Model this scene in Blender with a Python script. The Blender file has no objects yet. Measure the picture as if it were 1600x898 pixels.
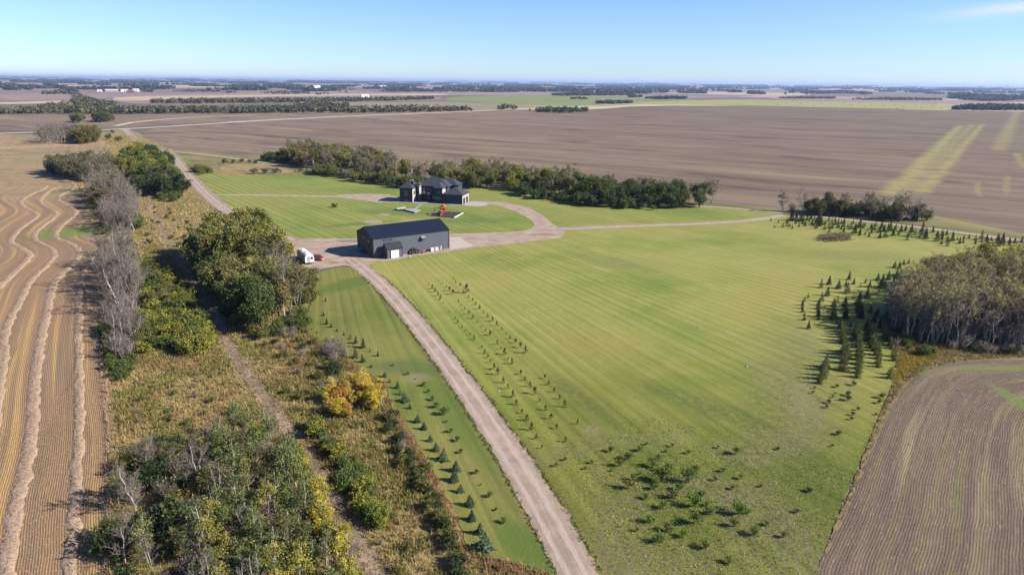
import bpy, math, random
import numpy as np
from mathutils import Vector, Matrix
from mathutils.geometry import tessellate_polygon
from mathutils import noise as mnoise

sc = bpy.context.scene
COL = sc.collection
R_ = math.radians

# ------------------------------------------------------------------ camera
CAM_H = 50.0
FPX = 1067.0                      # focal length in pixels of a 1600 wide photograph
PITCH = math.atan((449 - 129) / FPX)
ROLL = math.atan(16 / 1600)
_f = np.array([0, math.cos(PITCH), -math.sin(PITCH)])
_r = np.array([1.0, 0, 0]); _u = np.cross(_r, _f)
RGT = _r * math.cos(ROLL) + _u * math.sin(ROLL)
UPV = -_r * math.sin(ROLL) + _u * math.cos(ROLL)
cam = bpy.data.cameras.new("camera")
cam.sensor_width = 36.0
cam.lens = FPX / 1600 * 36.0
cam.clip_start = 0.5
cam.clip_end = 120000
camo = bpy.data.objects.new("camera", cam)
COL.objects.link(camo)
m3 = Matrix((RGT.tolist(), UPV.tolist(), (-_f).tolist())).transposed()
camo.matrix_world = Matrix.Translation((0, 0, CAM_H)) @ m3.to_4x4()
sc.camera = camo

# ------------------------------------------------------------------ sky, sun, exposure
SUN_EL = R_(32.0)
SUN_AZ = math.atan2(0.98, -0.19)            # clockwise from +Y
sun_dir = Vector((math.sin(SUN_AZ) * math.cos(SUN_EL), math.cos(SUN_AZ) * math.cos(SUN_EL), math.sin(SUN_EL)))
w = bpy.data.worlds.new("World"); sc.world = w; w.use_nodes = True
wt = w.node_tree; wt.nodes.clear()
wo = wt.nodes.new("ShaderNodeOutputWorld"); bg = wt.nodes.new("ShaderNodeBackground")
sky = wt.nodes.new("ShaderNodeTexSky"); sky.sky_type = 'NISHITA'; sky.sun_disc = False
sky.sun_elevation = SUN_EL; sky.sun_rotation = SUN_AZ
sky.altitude = 500; sky.air_density = 1.0; sky.dust_density = 0.0; sky.ozone_density = 3.0
bg.inputs[1].default_value = 0.050
# a wisp of high cloud: soft noise streaks near one direction of the sky
tc = wt.nodes.new("ShaderNodeTexCoord")
def wn(t, **k):
    n = wt.nodes.new(t)
    for a, b in k.items(): setattr(n, a, b)
    return n
def wmath(op, a, b=None):
    n = wn("ShaderNodeMath", operation=op)
    for i, v in enumerate((a, b)):
        if v is None: continue
        if isinstance(v, (int, float)): n.inputs[i].default_value = v
        else: wt.links.new(v, n.inputs[i])
    return n.outputs[0]
sep = wn("ShaderNodeSeparateXYZ"); wt.links.new(tc.outputs["Generated"], sep.inputs[0])
az = wmath('ARCTAN2', sep.outputs[0], sep.outputs[1])
el = wmath('ARCSINE', sep.outputs[2])
mp = wn("ShaderNodeCombineXYZ")
wt.links.new(wmath('MULTIPLY', az, 9.0), mp.inputs[0]); wt.links.new(wmath('MULTIPLY', el, 60.0), mp.inputs[1])
nz = wn("ShaderNodeTexNoise"); nz.inputs["Scale"].default_value = 1.0; nz.inputs["Detail"].default_value = 6
wt.links.new(mp.outputs[0], nz.inputs["Vector"])
def wisp(a0, a_w, e0, slope, e_w, amt):
    da = wmath('SUBTRACT', az, a0)
    ec = wmath('ADD', wmath('MULTIPLY', da, slope), e0)
    de = wmath('SUBTRACT', el, ec)
    ea = wmath('POWER', wmath('DIVIDE', wmath('ABSOLUTE', da), a_w), 2.0)
    ee = wmath('POWER', wmath('DIVIDE', wmath('ABSOLUTE', de), e_w), 2.0)
    g = wmath('EXPONENT', wmath('MULTIPLY', wmath('ADD', ea, ee), -1.0))
    return wmath('MULTIPLY', wmath('MULTIPLY', g, wmath('ADD', nz.outputs[0], 0.25)), amt)
cl = wmath('ADD', wisp(0.600, 0.075, 0.0855, 0.085, 0.0062, 0.85), wisp(0.62, 0.05, 0.021, 0.02, 0.0020, 0.35))
cl = wmath('ADD', cl, wisp(0.50, 0.035, 0.0235, 0.0, 0.0012, 0.22))
mixc = wn("ShaderNodeMix", data_type='RGBA')
tint = wn("ShaderNodeMix", data_type='RGBA', blend_type='MULTIPLY'); tint.inputs[0].default_value = 1.0
wt.links.new(sky.outputs[0], tint.inputs[6]); tint.inputs[7].default_value = (.84, 1.03, 1.40, 1)
wt.links.new(cl, mixc.inputs[0]); wt.links.new(tint.outputs[2], mixc.inputs[6])
mixc.inputs[7].default_value = (7.0, 7.2, 7.6, 1)
wt.links.new(mixc.outputs[2], bg.inputs[0]); wt.links.new(bg.outputs[0], wo.inputs[0])

sl = bpy.data.lights.new("sun", 'SUN'); sl.energy = 5.0; sl.angle = R_(0.5); sl.color = (1.0, 0.905, 0.775)
so = bpy.data.objects.new("sun", sl); COL.objects.link(so)
so.rotation_euler = (-sun_dir).to_track_quat('-Z', 'Y').to_euler(); so.location = (0, 0, 200)
sc.view_settings.view_transform = 'Standard'; sc.view_settings.look = 'None'
sc.view_settings.gamma = 1.0; sc.view_settings.use_curve_mapping = False
sc.view_settings.exposure = 1.335
sc.render.engine = 'CYCLES'
sc.cycles.max_bounces = 5; sc.cycles.diffuse_bounces = 2; sc.cycles.glossy_bounces = 2
sc.cycles.transmission_bounces = 3; sc.cycles.transparent_max_bounces = 4; sc.cycles.volume_bounces = 0
sc.cycles.use_denoising = True
sc.cycles.caustics_reflective = False; sc.cycles.caustics_refractive = False

# ------------------------------------------------------------------ helpers
def G(x, y, z=0.0):
    """ground point seen at pixel (x, y) of the 1600x898 photograph"""
    d = _f + RGT * (x - 800) / FPX + UPV * (449 - y) / FPX
    t = (z - CAM_H) / d[2]
    return np.array([d[0] * t, d[1] * t])
def PX(P):
    v = np.array([P[0], P[1], (P[2] if len(P) > 2 else 0) - CAM_H]); q = v @ _f
    return 800 + FPX * (v @ RGT) / q, 449 - FPX * (v @ UPV) / q
def Gs(pts): return np.array([G(*p) for p in pts])

def tag(o, label=None, cat=None, group=None, kind=None):
    if label: o["label"] = label
    if cat: o["category"] = cat
    if group: o["group"] = group
    if kind: o["kind"] = kind
    return o
def obj(name, me, parent=None, loc=None):
    o = bpy.data.objects.new(name, me); COL.objects.link(o)
    if parent: o.parent = parent
    if loc is not None: o.location = loc
    return o
def empty(name, loc, rz=0.0):
    o = bpy.data.objects.new(name, None); COL.objects.link(o)
    o.empty_display_size = 0.3
    o.location = loc; o.rotation_euler = (0, 0, rz); return o

def tri_mesh(name, V, T, mat=None, tint=None, uv=None, smooth=False):
    V = np.asarray(V, dtype=np.float32).reshape(-1, 3); T = np.asarray(T, dtype=np.int32).reshape(-1, 3)
    me = bpy.data.meshes.new(name)
    me.vertices.add(len(V)); me.vertices.foreach_set("co", V.ravel())
    me.loops.add(len(T) * 3); me.loops.foreach_set("vertex_index", T.ravel())
    me.polygons.add(len(T))
    me.polygons.foreach_set("loop_start", np.arange(0, len(T) * 3, 3, dtype=np.int32))
    me.polygons.foreach_set("loop_total", np.full(len(T), 3, dtype=np.int32))
    if smooth: me.polygons.foreach_set("use_smooth", np.ones(len(T), dtype=bool))
    if tint is not None:
        a = me.attributes.new("tint", 'FLOAT', 'FACE'); a.data.foreach_set("value", np.asarray(tint, dtype=np.float32))
    if uv is not None:
        a = me.attributes.new("row", 'FLOAT2', 'POINT'); a.data.foreach_set("vector", np.asarray(uv, dtype=np.float32).ravel())
    me.update(calc_edges=True)
    if mat: me.materials.append(mat)
    return me
def poly_mesh(name, V, F, mats=None, midx=None):
    me = bpy.data.meshes.new(name); me.from_pydata([tuple(map(float, v)) for v in V], [], F)
    for m in (mats if isinstance(mats, (list, tuple)) else [mats] if mats else []): me.materials.append(m)
    if midx: me.polygons.foreach_set("material_index", midx)
    me.update(); return me

class MB:
    """collects boxes, prisms, tubes into one mesh"""
    def __init__(s): s.V = []; s.F = []
    def add(s, V, F):
        b = len(s.V); s.V += [tuple(v) for v in V]; s.F += [tuple(i + b for i in f) for f in F]; return s
    def box(s, x0, y0, z0, x1, y1, z1):
        return s.add([(x0,y0,z0),(x1,y0,z0),(x1,y1,z0),(x0,y1,z0),(x0,y0,z1),(x1,y0,z1),(x1,y1,z1),(x0,y1,z1)],
                     [(0,3,2,1),(4,5,6,7),(0,1,5,4),(1,2,6,5),(2,3,7,6),(3,0,4,7)])
    def hull(s, bot, top):
        n = len(bot)
        return s.add(list(bot) + list(top), [tuple(reversed(range(n))), tuple(range(n, 2 * n))] + [(i, (i+1)%n, n+(i+1)%n, n+i) for i in range(n)])
    def tube(s, pts, rad, n=8, cap=True):
        pts = [Vector(p) for p in pts]
        if not isinstance(rad, (list, tuple)): rad = [rad] * len(pts)
        V = []
        for i, p in enumerate(pts):
            d = (pts[min(i+1, len(pts)-1)] - pts[max(i-1, 0)]).normalized()
            a = d.cross(Vector((0, 0, 1)) if abs(d.z) < 0.9 else Vector((1, 0, 0))).normalized(); b = d.cross(a)
            V += [p + (a * math.cos(2*math.pi*k/n) + b * math.sin(2*math.pi*k/n)) * rad[i] for k in range(n)]
        F = [(i*n+k, i*n+(k+1)%n, (i+1)*n+(k+1)%n, (i+1)*n+k) for i in range(len(pts)-1) for k in range(n)]
        if cap: F += [tuple(reversed(range(n))), tuple(range((len(pts)-1)*n, len(pts)*n))]
        return s.add(V, F)
    def lathe(s, prof, cx=0, cy=0, z=0, n=16):
        V = [(cx + r*math.cos(2*math.pi*k/n), cy + r*math.sin(2*math.pi*k/n), z + h) for r, h in prof for k in range(n)]
        F = [(i*n+k, i*n+(k+1)%n, (i+1)*n+(k+1)%n, (i+1)*n+k) for i in range(len(prof)-1) for k in range(n)]
        F += [tuple(reversed(range(n))), tuple(range((len(prof)-1)*n, len(prof)*n))]
        return s.add(V, F)
    def build(s, name, mat, parent=None, loc=None):
        return obj(name, poly_mesh(name, s.V, s.F, mat), parent, loc)

# ------------------------------------------------------------------ material helpers
ALB = 0.66        # one common scale on all base colours, set against the exposure above
class NT:
    def __init__(s, name):
        s.m = bpy.data.materials.new(name); s.m.use_nodes = True
        s.t = s.m.node_tree; s.t.nodes.clear()
        s.out = s.n("ShaderNodeOutputMaterial"); s.p = s.n("ShaderNodeBsdfPrincipled")
        s.t.links.new(s.p.outputs[0], s.out.inputs[0]); s.p.inputs["Roughness"].default_value = 0.9
        s.p.inputs["Specular IOR Level"].default_value = 0.15
    def n(s, t, **k):
        q = s.t.nodes.new(t)
        for a, b in k.items(): setattr(q, a, b)
        return q
    def lk(s, v, i):
        if isinstance(v, (int, float)): i.default_value = v
        elif isinstance(v, (tuple, list)): i.default_value = tuple(v) if len(v) != 3 or i.type == 'VECTOR' else (*v, 1)
        else: s.t.links.new(v, i)
    def math(s, op, a, b=0.0, c=0.0):
        q = s.n("ShaderNodeMath", operation=op)
        for i, v in enumerate((a, b, c)): s.lk(v, q.inputs[i])
        return q.outputs[0]
    def pos(s):
        return s.n("ShaderNodeNewGeometry").outputs["Position"]
    def attr(s, nm, o=2): return s.n("ShaderNodeAttribute", attribute_name=nm).outputs[o]
    def sep(s, v):
        q = s.n("ShaderNodeSeparateXYZ"); s.lk(v, q.inputs[0]); return q.outputs
    def comb(s, x, y, z=0.0):
        q = s.n("ShaderNodeCombineXYZ")
        for i, v in enumerate((x, y, z)): s.lk(v, q.inputs[i])
        return q.outputs[0]
    def mapv(s, v, scale=(1, 1, 1), rz=0.0, loc=(0, 0, 0)):
        q = s.n("ShaderNodeMapping", vector_type='POINT'); s.lk(v, q.inputs[0])
        q.inputs["Scale"].default_value = scale; q.inputs["Rotation"].default_value = (0, 0, rz); q.inputs["Location"].default_value = loc
        return q.outputs[0]
    def noise(s, v, sc_, det=3, rough=0.55, dist=0.0):
        q = s.n("ShaderNodeTexNoise"); s.lk(v, q.inputs["Vector"]); q.inputs["Scale"].default_value = sc_
        q.inputs["Detail"].default_value = det; q.inputs["Roughness"].default_value = rough; q.inputs["Distortion"].default_value = dist
        return q.outputs[0]
    def vor(s, v, sc_, out="Distance"):
        q = s.n("ShaderNodeTexVoronoi"); s.lk(v, q.inputs["Vector"]); q.inputs["Scale"].default_value = sc_; return q.outputs[out]
    def step(s, v, lo, hi, a=0.0, b=1.0):
        q = s.n("ShaderNodeMapRange", interpolation_type='SMOOTHSTEP'); s.lk(v, q.inputs[0])
        for i, x in enumerate((lo, hi, a, b)): s.lk(x, q.inputs[i + 1])
        return q.outputs[0]
    def mix(s, f, a, b, mode='MIX'):
        q = s.n("ShaderNodeMix", data_type='RGBA', blend_type=mode)
        s.lk(f, q.inputs[0]); s.lk(a, q.inputs[6]); s.lk(b, q.inputs[7]); return q.outputs[2]
    def ramp(s, f, stops, interp='LINEAR'):
        q = s.n("ShaderNodeValToRGB"); q.color_ramp.interpolation = interp; s.lk(f, q.inputs[0])
        e = q.color_ramp.elements
        while len(e) < len(stops): e.new(0.5)
        for i, (p, c) in enumerate(stops): e[i].position = p; e[i].color = (*c, 1)
        return q.outputs[0]
    def gain(s, col, f):
        q = s.n("ShaderNodeVectorMath", operation='SCALE'); s.lk(col, q.inputs[0]); s.lk(f, q.inputs["Scale"]); return q.outputs[0]
    def blob(s, cx, cy, rx, ry, ang=0.0, soft=0.5, wob=0.5, wsc=0.2):
        """soft ragged patch at a world place: 1 inside, 0 outside"""
        if not hasattr(s, "_pos"): s._pos = s.pos()
        v = s.mapv(s._pos, loc=(-cx, -cy, 0))
        v = s.mapv(v, rz=-ang); v = s.mapv(v, scale=(1/rx, 1/ry, 0))
        q = s.n("ShaderNodeVectorMath", operation='LENGTH'); s.lk(v, q.inputs[0])
        nn = s.noise(s._pos, wsc, 4, 0.6)
        d = s.math('ADD', q.outputs["Value"], s.math('MULTIPLY', s.math('SUBTRACT', nn, 0.5), wob * 2))
        return s.step(d, 1 + soft/2, 1 - soft/2)
    def fin(s, col, bump=None, dist=0.1, strength=1.0, rough=None):
        s.lk(s.gain(col, ALB), s.p.inputs["Base Color"])
        if bump is not None:
            q = s.n("ShaderNodeBump"); q.inputs["Strength"].default_value = strength; q.inputs["Distance"].default_value = dist
            s.lk(bump, q.inputs["Height"]); s.t.links.new(q.outputs[0], s.p.inputs["Normal"])
        if rough is not None: s.p.inputs["Roughness"].default_value = rough
        return s.m
def flat(name, c, rough=0.7, spec=0.3, metal=0.0, var=0.12, vs=0.8):
    t = NT(name); v = t.noise(t.n("ShaderNodeTexCoord").outputs["Object"], vs, 4)
    t.p.inputs["Specular IOR Level"].default_value = spec; t.p.inputs["Metallic"].default_value = metal
    return t.fin(t.gain(c, t.math('ADD', t.math('MULTIPLY', v, 2 * var), 1 - var)), rough=rough)

def in_poly(P, poly):
    x, y = P[:, 0], P[:, 1]; c = np.zeros(len(P), bool); n = len(poly); j = n - 1
    for i in range(n):
        xi, yi = poly[i]; xj, yj = poly[j]
        m = ((yi > y) != (yj > y)) & (x < (xj - xi) * (y - yi) / (yj - yi + 1e-12) + xi)
        c ^= m; j = i
    return c
def resample(P, step, closed=False):
    P = np.asarray(P, float)
    if closed: P = np.vstack([P, P[:1]])
    d = np.r_[0, np.cumsum(np.linalg.norm(np.diff(P, axis=0), axis=1))]
    n = max(2, int(d[-1] / step) + 1); t = np.linspace(0, d[-1], n)
    if closed: t = t[:-1]
    return np.stack([np.interp(t, d, P[:, k]) for k in range(P.shape[1])], 1)
def smooth(P, it=2, closed=False):
    P = np.asarray(P, float)
    for _ in range(it):                     # Chaikin corner cutting
        A, B = P[:-1], P[1:]
        if closed: A, B = P, np.roll(P, -1, 0)
        Q = np.empty((len(A) * 2, P.shape[1])); Q[0::2] = A * .75 + B * .25; Q[1::2] = A * .25 + B * .75
        P = Q if closed else np.vstack([P[:1], Q, P[-1:]])
    return P
def ragged(P, amp, freq=0.6, seed=0):
    out = []
    n = len(P)
    for i in range(n):
        t = P[(i + 1) % n] - P[i - 1]; L = np.linalg.norm(t) + 1e-9; nn = np.array([-t[1], t[0]]) / L
        q = mnoise.fractal(Vector((P[i][0] * freq, P[i][1] * freq, seed * 3.7)), 0.9, 2.0, 3)
        out.append(P[i] + nn * q * amp)
    return np.array(out)
def sheet(name, pts, mat, z, amp=0.0, step=2.0, sm=2, world=False, freq=0.6, seed=0, kind="structure"):
    """flat piece of ground from an outline"""
    P = np.asarray(pts, float) if world else Gs(pts)
    if sm: P = smooth(P, sm, True)
    if step: P = resample(P, step, True)
    if amp: P = ragged(P, amp, freq, seed)
    tr = tessellate_polygon([[Vector((p[0], p[1], 0)) for p in P]])
    V = np.c_[P, np.full(len(P), 0.0)]
    T = []
    for a, b, c in tr:
        cr = (P[b][0]-P[a][0])*(P[c][1]-P[a][1]) - (P[b][1]-P[a][1])*(P[c][0]-P[a][0])
        T.append((a, b, c) if cr > 0 else (a, c, b))
    o = obj(name, tri_mesh(name, V, T, mat), loc=(0, 0, z)); o["kind"] = kind
    return o
def ribbon_pts(C, wid):
    """outline of a road round a world centreline"""
    C = np.asarray(C, float); t = np.gradient(C, axis=0); t /= np.linalg.norm(t, axis=1)[:, None]
    n = np.c_[-t[:, 1], t[:, 0]]; wv = np.asarray(wid if np.ndim(wid) else np.full(len(C), wid))[:, None] / 2
    return np.vstack([C + n * wv, (C - n * wv)[::-1]])
def ordn(i):
    w = "first second third fourth fifth sixth seventh eighth ninth tenth eleventh twelfth".split()
    return w[i] if i < 12 else f"{i+1}{'th' if 10 <= (i+1) % 100 <= 20 else {1:'st',2:'nd',3:'rd'}.get((i+1) % 10, 'th')}"
# ------------------------------------------------------------------ ground materials
def m_prairie():
    t = NT("prairie_patchwork"); p = t.pos()
    q = t.mapv(p, rz=R_(34)); s = t.sep(q)
    wob = t.math('MULTIPLY', t.noise(t.mapv(p, scale=(1, 1, 0)), 0.0006, 2), 300)
    a = t.math('FLOOR', t.math('DIVIDE', t.math('ADD', s[0], wob), 810.0)); b = t.math('FLOOR', t.math('DIVIDE', t.math('ADD', s[1], wob), 640.0))
    wn_ = t.n("ShaderNodeTexWhiteNoise", noise_dimensions='2D'); t.lk(t.comb(a, b), wn_.inputs["Vector"])
    f = t.ramp(wn_.outputs["Value"], [(0, (.155, .118, .108)), (.16, (.23, .172, .145)), (.30, (.12, .10, .09)), (.42, (.33, .26, .19)), (.52, (.185, .14, .125)),
                (.66, (.10, .115, .05)), (.74, (.21, .16, .14)), (.86, (.42, .33, .24)), (.94, (.14, .14, .075))], 'CONSTANT')
    st = t.noise(t.mapv(q, scale=(.02, .003, 0)), 1.0, 4)
    patch = t.step(t.noise(t.mapv(p, scale=(1, 1, 0)), 0.0016, 5, 0.65), .62, .68)
    c = t.gain(f, t.math('ADD', .95, t.math('MULTIPLY', st, .6)))
    c = t.mix(t.math('MULTIPLY', patch, .75), c, (.055, .06, .035))
    return t.fin(c)
def m_rough():
    t = NT("wild_grassland"); p = t.pos(); t._pos = p
    a = t.noise(p, .09, 5, .6); b = t.noise(p, .55, 4, .65); c_ = t.noise(p, 4.0, 3, .7)
    c = t.ramp(t.math('ADD', t.math('MULTIPLY', a, .6), t.math('MULTIPLY', b, .4)),
               [(.30, (.12, .115, .04)), (.43, (.21, .175, .062)), (.52, (.31, .235, .10)), (.62, (.36, .24, .13)), (.75, (.18, .175, .06))])
    c = t.gain(c, t.math('ADD', .62, t.math('MULTIPLY', c_, .8)))
    return t.fin(c, t.math('ADD', b, c_), .35, .8)
STC = (-119.0, 415.0)
def m_lawn(name="mown_lawn", base=0):
    t = NT(name); p = t.pos(); t._pos = p; s = t.sep(p)
    ang = t.math('ARCTAN2', t.math('SUBTRACT', s[0], STC[0]), t.math('SUBTRACT', s[1], STC[1]))
    big = t.noise(p, .022, 4, .55); mid = t.noise(p, .11, 4, .6); fine = t.noise(p, 2.2, 3, .7)
    if base == 2:
        u0 = t.math('ADD', t.math('MULTIPLY', s[0], math.cos(R_(142))), t.math('MULTIPLY', s[1], -math.sin(R_(142))))
    else: u0 = t.math('MULTIPLY', ang, 270.0)
    u = t.math('ADD', u0, t.math('MULTIPLY', mid, .5))
    PER = 3.3 if base == 2 else 2.35
    wav = t.math('SINE', t.math('MULTIPLY', u, 2*math.pi/PER))
    track = t.math('POWER', t.math('ABSOLUTE', t.math('SINE', t.math('MULTIPLY', u, math.pi/PER))), 14.0)
    amp = t.step(t.noise(p, .018, 3), .35, .62, .35, 1.0)
    lng = t.noise(t.comb(t.math('MULTIPLY', u, .33), t.math('MULTIPLY', s[1], .018)), 1.0, 3)
    c = t.ramp(big, [(.30, (.115, .168, .030)), (.42, (.178, .215, .042)), (.52, (.232, .242, .060)), (.60, (.252, .240, .066)), (.72, (.165, .210, .040))])
    c = t.mix(t.step(mid, .50, .72, 0, .45), c, (.30, .27, .10))
    c = t.mix(t.step(lng, .5, .75, 0, .45), c, (.27, .26, .095))
    if base == 2: c = t.mix(.35, c, (.15, .20, .045))
    grit = t.noise(t.comb(t.math('MULTIPLY', u, 1.6), t.math('MULTIPLY', s[1], .45)), 1.0, 4, .72)
    clump = t.noise(p, .9, 4, .75)
    g = t.math('ADD', t.math('ADD', .66, t.math('MULTIPLY', fine, .26)), t.math('ADD', t.math('MULTIPLY', grit, .40), t.math('MULTIPLY', clump, .28)))
    ran = t.noise(t.comb(t.math('MULTIPLY', u, 2.4 / PER), t.math('MULTIPLY', s[1], .006)), 1.0, 3, .6)
    g = t.math('SUBTRACT', g, t.math('MULTIPLY', t.math('SUBTRACT', t.step(ran, .36, .64), .5), .22))
    g = t.math('SUBTRACT', g, t.math('MULTIPLY', t.math('MULTIPLY', wav, amp), .16 if base == 2 else .075))
    g = t.math('SUBTRACT', g, t.math('MULTIPLY', t.math('MULTIPLY', track, amp), .22))
    c = t.gain(c, g)
    if base == 0:
        c = t.mix(t.math('MULTIPLY', t.step(s[1], 150.0, 85.0), .45), c, t.mix(1.0, c, (1.0, 1.06, .62), 'MULTIPLY'))
        # greener and bald, scruffy places
        for (x, y, rx, ry, an, f_, col) in [
            (*G(975, 540), 10, 5, .5, .55, (.29, .27, .055)), (*G(960, 590), 14, 7, .4, .35, (.27, .25, .05)),
            (*G(905, 620), 9, 2.2, -1.1, .6, (.085, .115, .04)), (*G(1090, 630), 12, 3, -.8, .6, (.09, .13, .035)),
            (*G(1330, 400), 28, 7, -.2, .55, (.12, .155, .045)), (*G(1250, 560), 6, 20, -.15, .5, (.11, .15, .05)),
            (*G(1225, 640), 7, 16, -.15, .65, (.095, .14, .035)), (*G(1290, 790), 8, 18, .2, .55, (.12, .16, .03)),
            (*G(1080, 800), 12, 9, .2, .5, (.12, .165, .03)), (*G(960, 410), 12, 6, -.6, .5, (.10, .15, .055))]:
            c = t.mix(t.math('MULTIPLY', t.math('MULTIPLY', t.blob(x, y, rx, ry, an, 1.3, .8, .10), t.step(clump, .30, .62)), f_), c, col)
        scr = t.step(t.noise(p, 1.1, 6, .8), .44, .55)
        for (x, y, rx, ry, an, col) in [
            (*G(1232, 610), 4, 13, -.12, (.24, .215, .115)), (*G(1262, 650), 2.5, 9, -.3, (.29, .25, .15)), (*G(1262, 530), 3, 12, -.1, (.19, .195, .09)),
            (*G(1215, 690), 5, 4, 0, (.26, .235, .13)), (*G(872, 712), 3.2, 2.2, .4, (.27, .20, .135)), (*G(925, 672), 1.3, 1.6, 0, (.38, .29, .22)),
            (*G(1160, 710), 5, 2.6, -.5, (.32, .27, .16)), (*G(975, 800), 3.5, 4, .1, (.25, .215, .13)), (*G(960, 860), 4, 5, .2, (.24, .21, .13)),
            (*G(1120, 765), 7, 3, 0, (.28, .235, .15)), (*G(1240, 860), 5, 6, .1, (.26, .23, .15)), (*G(1000, 690), 8, 2.5, .1, (.27, .25, .12)),
            (*G(1040, 880), 8, 3, .1, (.25, .22, .13)), (*G(1180, 800), 5, 5, .1, (.26, .23, .14))]:
            c = t.mix(t.math('MULTIPLY', t.math('MULTIPLY', t.blob(x, y, rx, ry, an, 1.1, 1.0, .25), scr), .6), c, tuple(k*1.05 for k in col))
        lo = t.step(s[1], 112.0, 78.0); c = t.gain(c, t.step(s[1], 160.0, 80.0, 1.04, .76))              # the unmown, coarse low end of the paddock
        c = t.gain(c, t.math('SUBTRACT', 1.0, t.math('MULTIPLY', t.math('MULTIPLY', lo, t.step(t.noise(p, 2.6, 4, .8), .42, .62)), .38)))
    if base == 1:
        c = t.gain(c, .72); gr = (.085, .15, .025)
        for (x, y, rx, ry, an, f_, col) in [(*G(560, 440), 14, 4, .9, .75, gr), (*G(500, 545), 3.5, 3, 0, .7, (.09, .17, .03)),
                (*G(640, 575), 7, 3.5, -.2, .6, (.085, .12, .05)), (*G(820, 855), 6, 2.2, -1.1, .8, gr), (*G(700, 640), 2, 22, .4, .5, gr), (*G(650, 590), 2.2, 2, 0, .6, (.26, .21, .13))]:
            c = t.mix(t.math('MULTIPLY', t.blob(x, y, rx, ry, an, .9, .5, .2), f_), c, col)
    if base == 2:
        for (x, y, rx, ry, an, f_, col) in [(*G(640, 330), 22, 9, .1, .6, (.105, .165, .035)), (*G(560, 350), 14, 2.5, .5, .65, (.085, .155, .03)),
                (*G(740, 345), 16, 5, .2, .5, (.11, .17, .035)), (*G(310, 262), 12, 30, .5, .7, (.11, .17, .035)), (*G(430, 285), 30, 9, .1, .4, (.20, .26, .06))]:
            c = t.mix(t.math('MULTIPLY', t.blob(x, y, rx, ry, an, .9, .4, .08), f_), c, col)
    return t.fin(c, t.math('ADD', fine, t.noise(p, 7.0, 2)), .12, .5)
def m_gravel(name="gravel", base=(.39, .305, .245)):
    t = NT(name); p = t.pos(); t._pos = p
    a = t.noise(p, .25, 4, .6); b = t.noise(p, 2.5, 4, .75); v = t.vor(p, 7.0, "Color")
    c = t.mix(t.step(a, .35, .65), tuple(k * .86 for k in base), tuple(min(1, k * 1.12) for k in base))
    c = t.mix(t.step(b, .55, .75, 0, .6), c, tuple(k * .62 for k in base))
    c = t.mix(.10, c, v, 'MULTIPLY')
    return t, c, b
def m_drive():
    t, c, b = m_gravel("drive_gravel")
    r = t.sep(t.attr("row", 1)); u = r[0]
    au = t.math('ABSOLUTE', t.math('ADD', u, t.math('MULTIPLY', t.noise(t._pos, .4, 2), .5)))
    tr = t.math('MULTIPLY', t.step(t.math('ABSOLUTE', t.math('SUBTRACT', au, .95)), .5, .1), .75)
    st = t.noise(t.comb(t.math('MULTIPLY', u, 2.2), t.math('MULTIPLY', r[1], .12)), 1.0, 4, .7)
    c = t.mix(tr, c, (.50, .41, .355)); c = t.gain(c, t.math('ADD', .66, t.math('MULTIPLY', st, .62)))
    ed = t.math('MULTIPLY', t.step(au, 1.5, 2.5), t.step(t.noise(t._pos, 1.1, 4, .7), .38, .6))
    c = t.mix(t.math('MULTIPLY', ed, .55), c, (.19, .16, .11))
    return t.fin(c, b, .08, .8)
def m_yard():
    t, c, b = m_gravel("yard_gravel", (.40, .31, .245))
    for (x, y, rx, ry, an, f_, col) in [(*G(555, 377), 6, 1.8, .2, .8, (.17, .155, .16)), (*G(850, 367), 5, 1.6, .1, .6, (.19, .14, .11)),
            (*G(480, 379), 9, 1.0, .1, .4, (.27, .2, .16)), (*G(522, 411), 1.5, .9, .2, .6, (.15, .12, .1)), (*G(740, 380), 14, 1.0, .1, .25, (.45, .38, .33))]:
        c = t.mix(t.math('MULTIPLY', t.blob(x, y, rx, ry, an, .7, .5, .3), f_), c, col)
    st = t.noise(t.mapv(t._pos, scale=(.12, .9, 1), rz=.15), 1.0, 4, .65)
    return t.fin(t.gain(c, t.math('ADD', .84, t.math('MULTIPLY', st, .34))), b, .08, .6)
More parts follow.
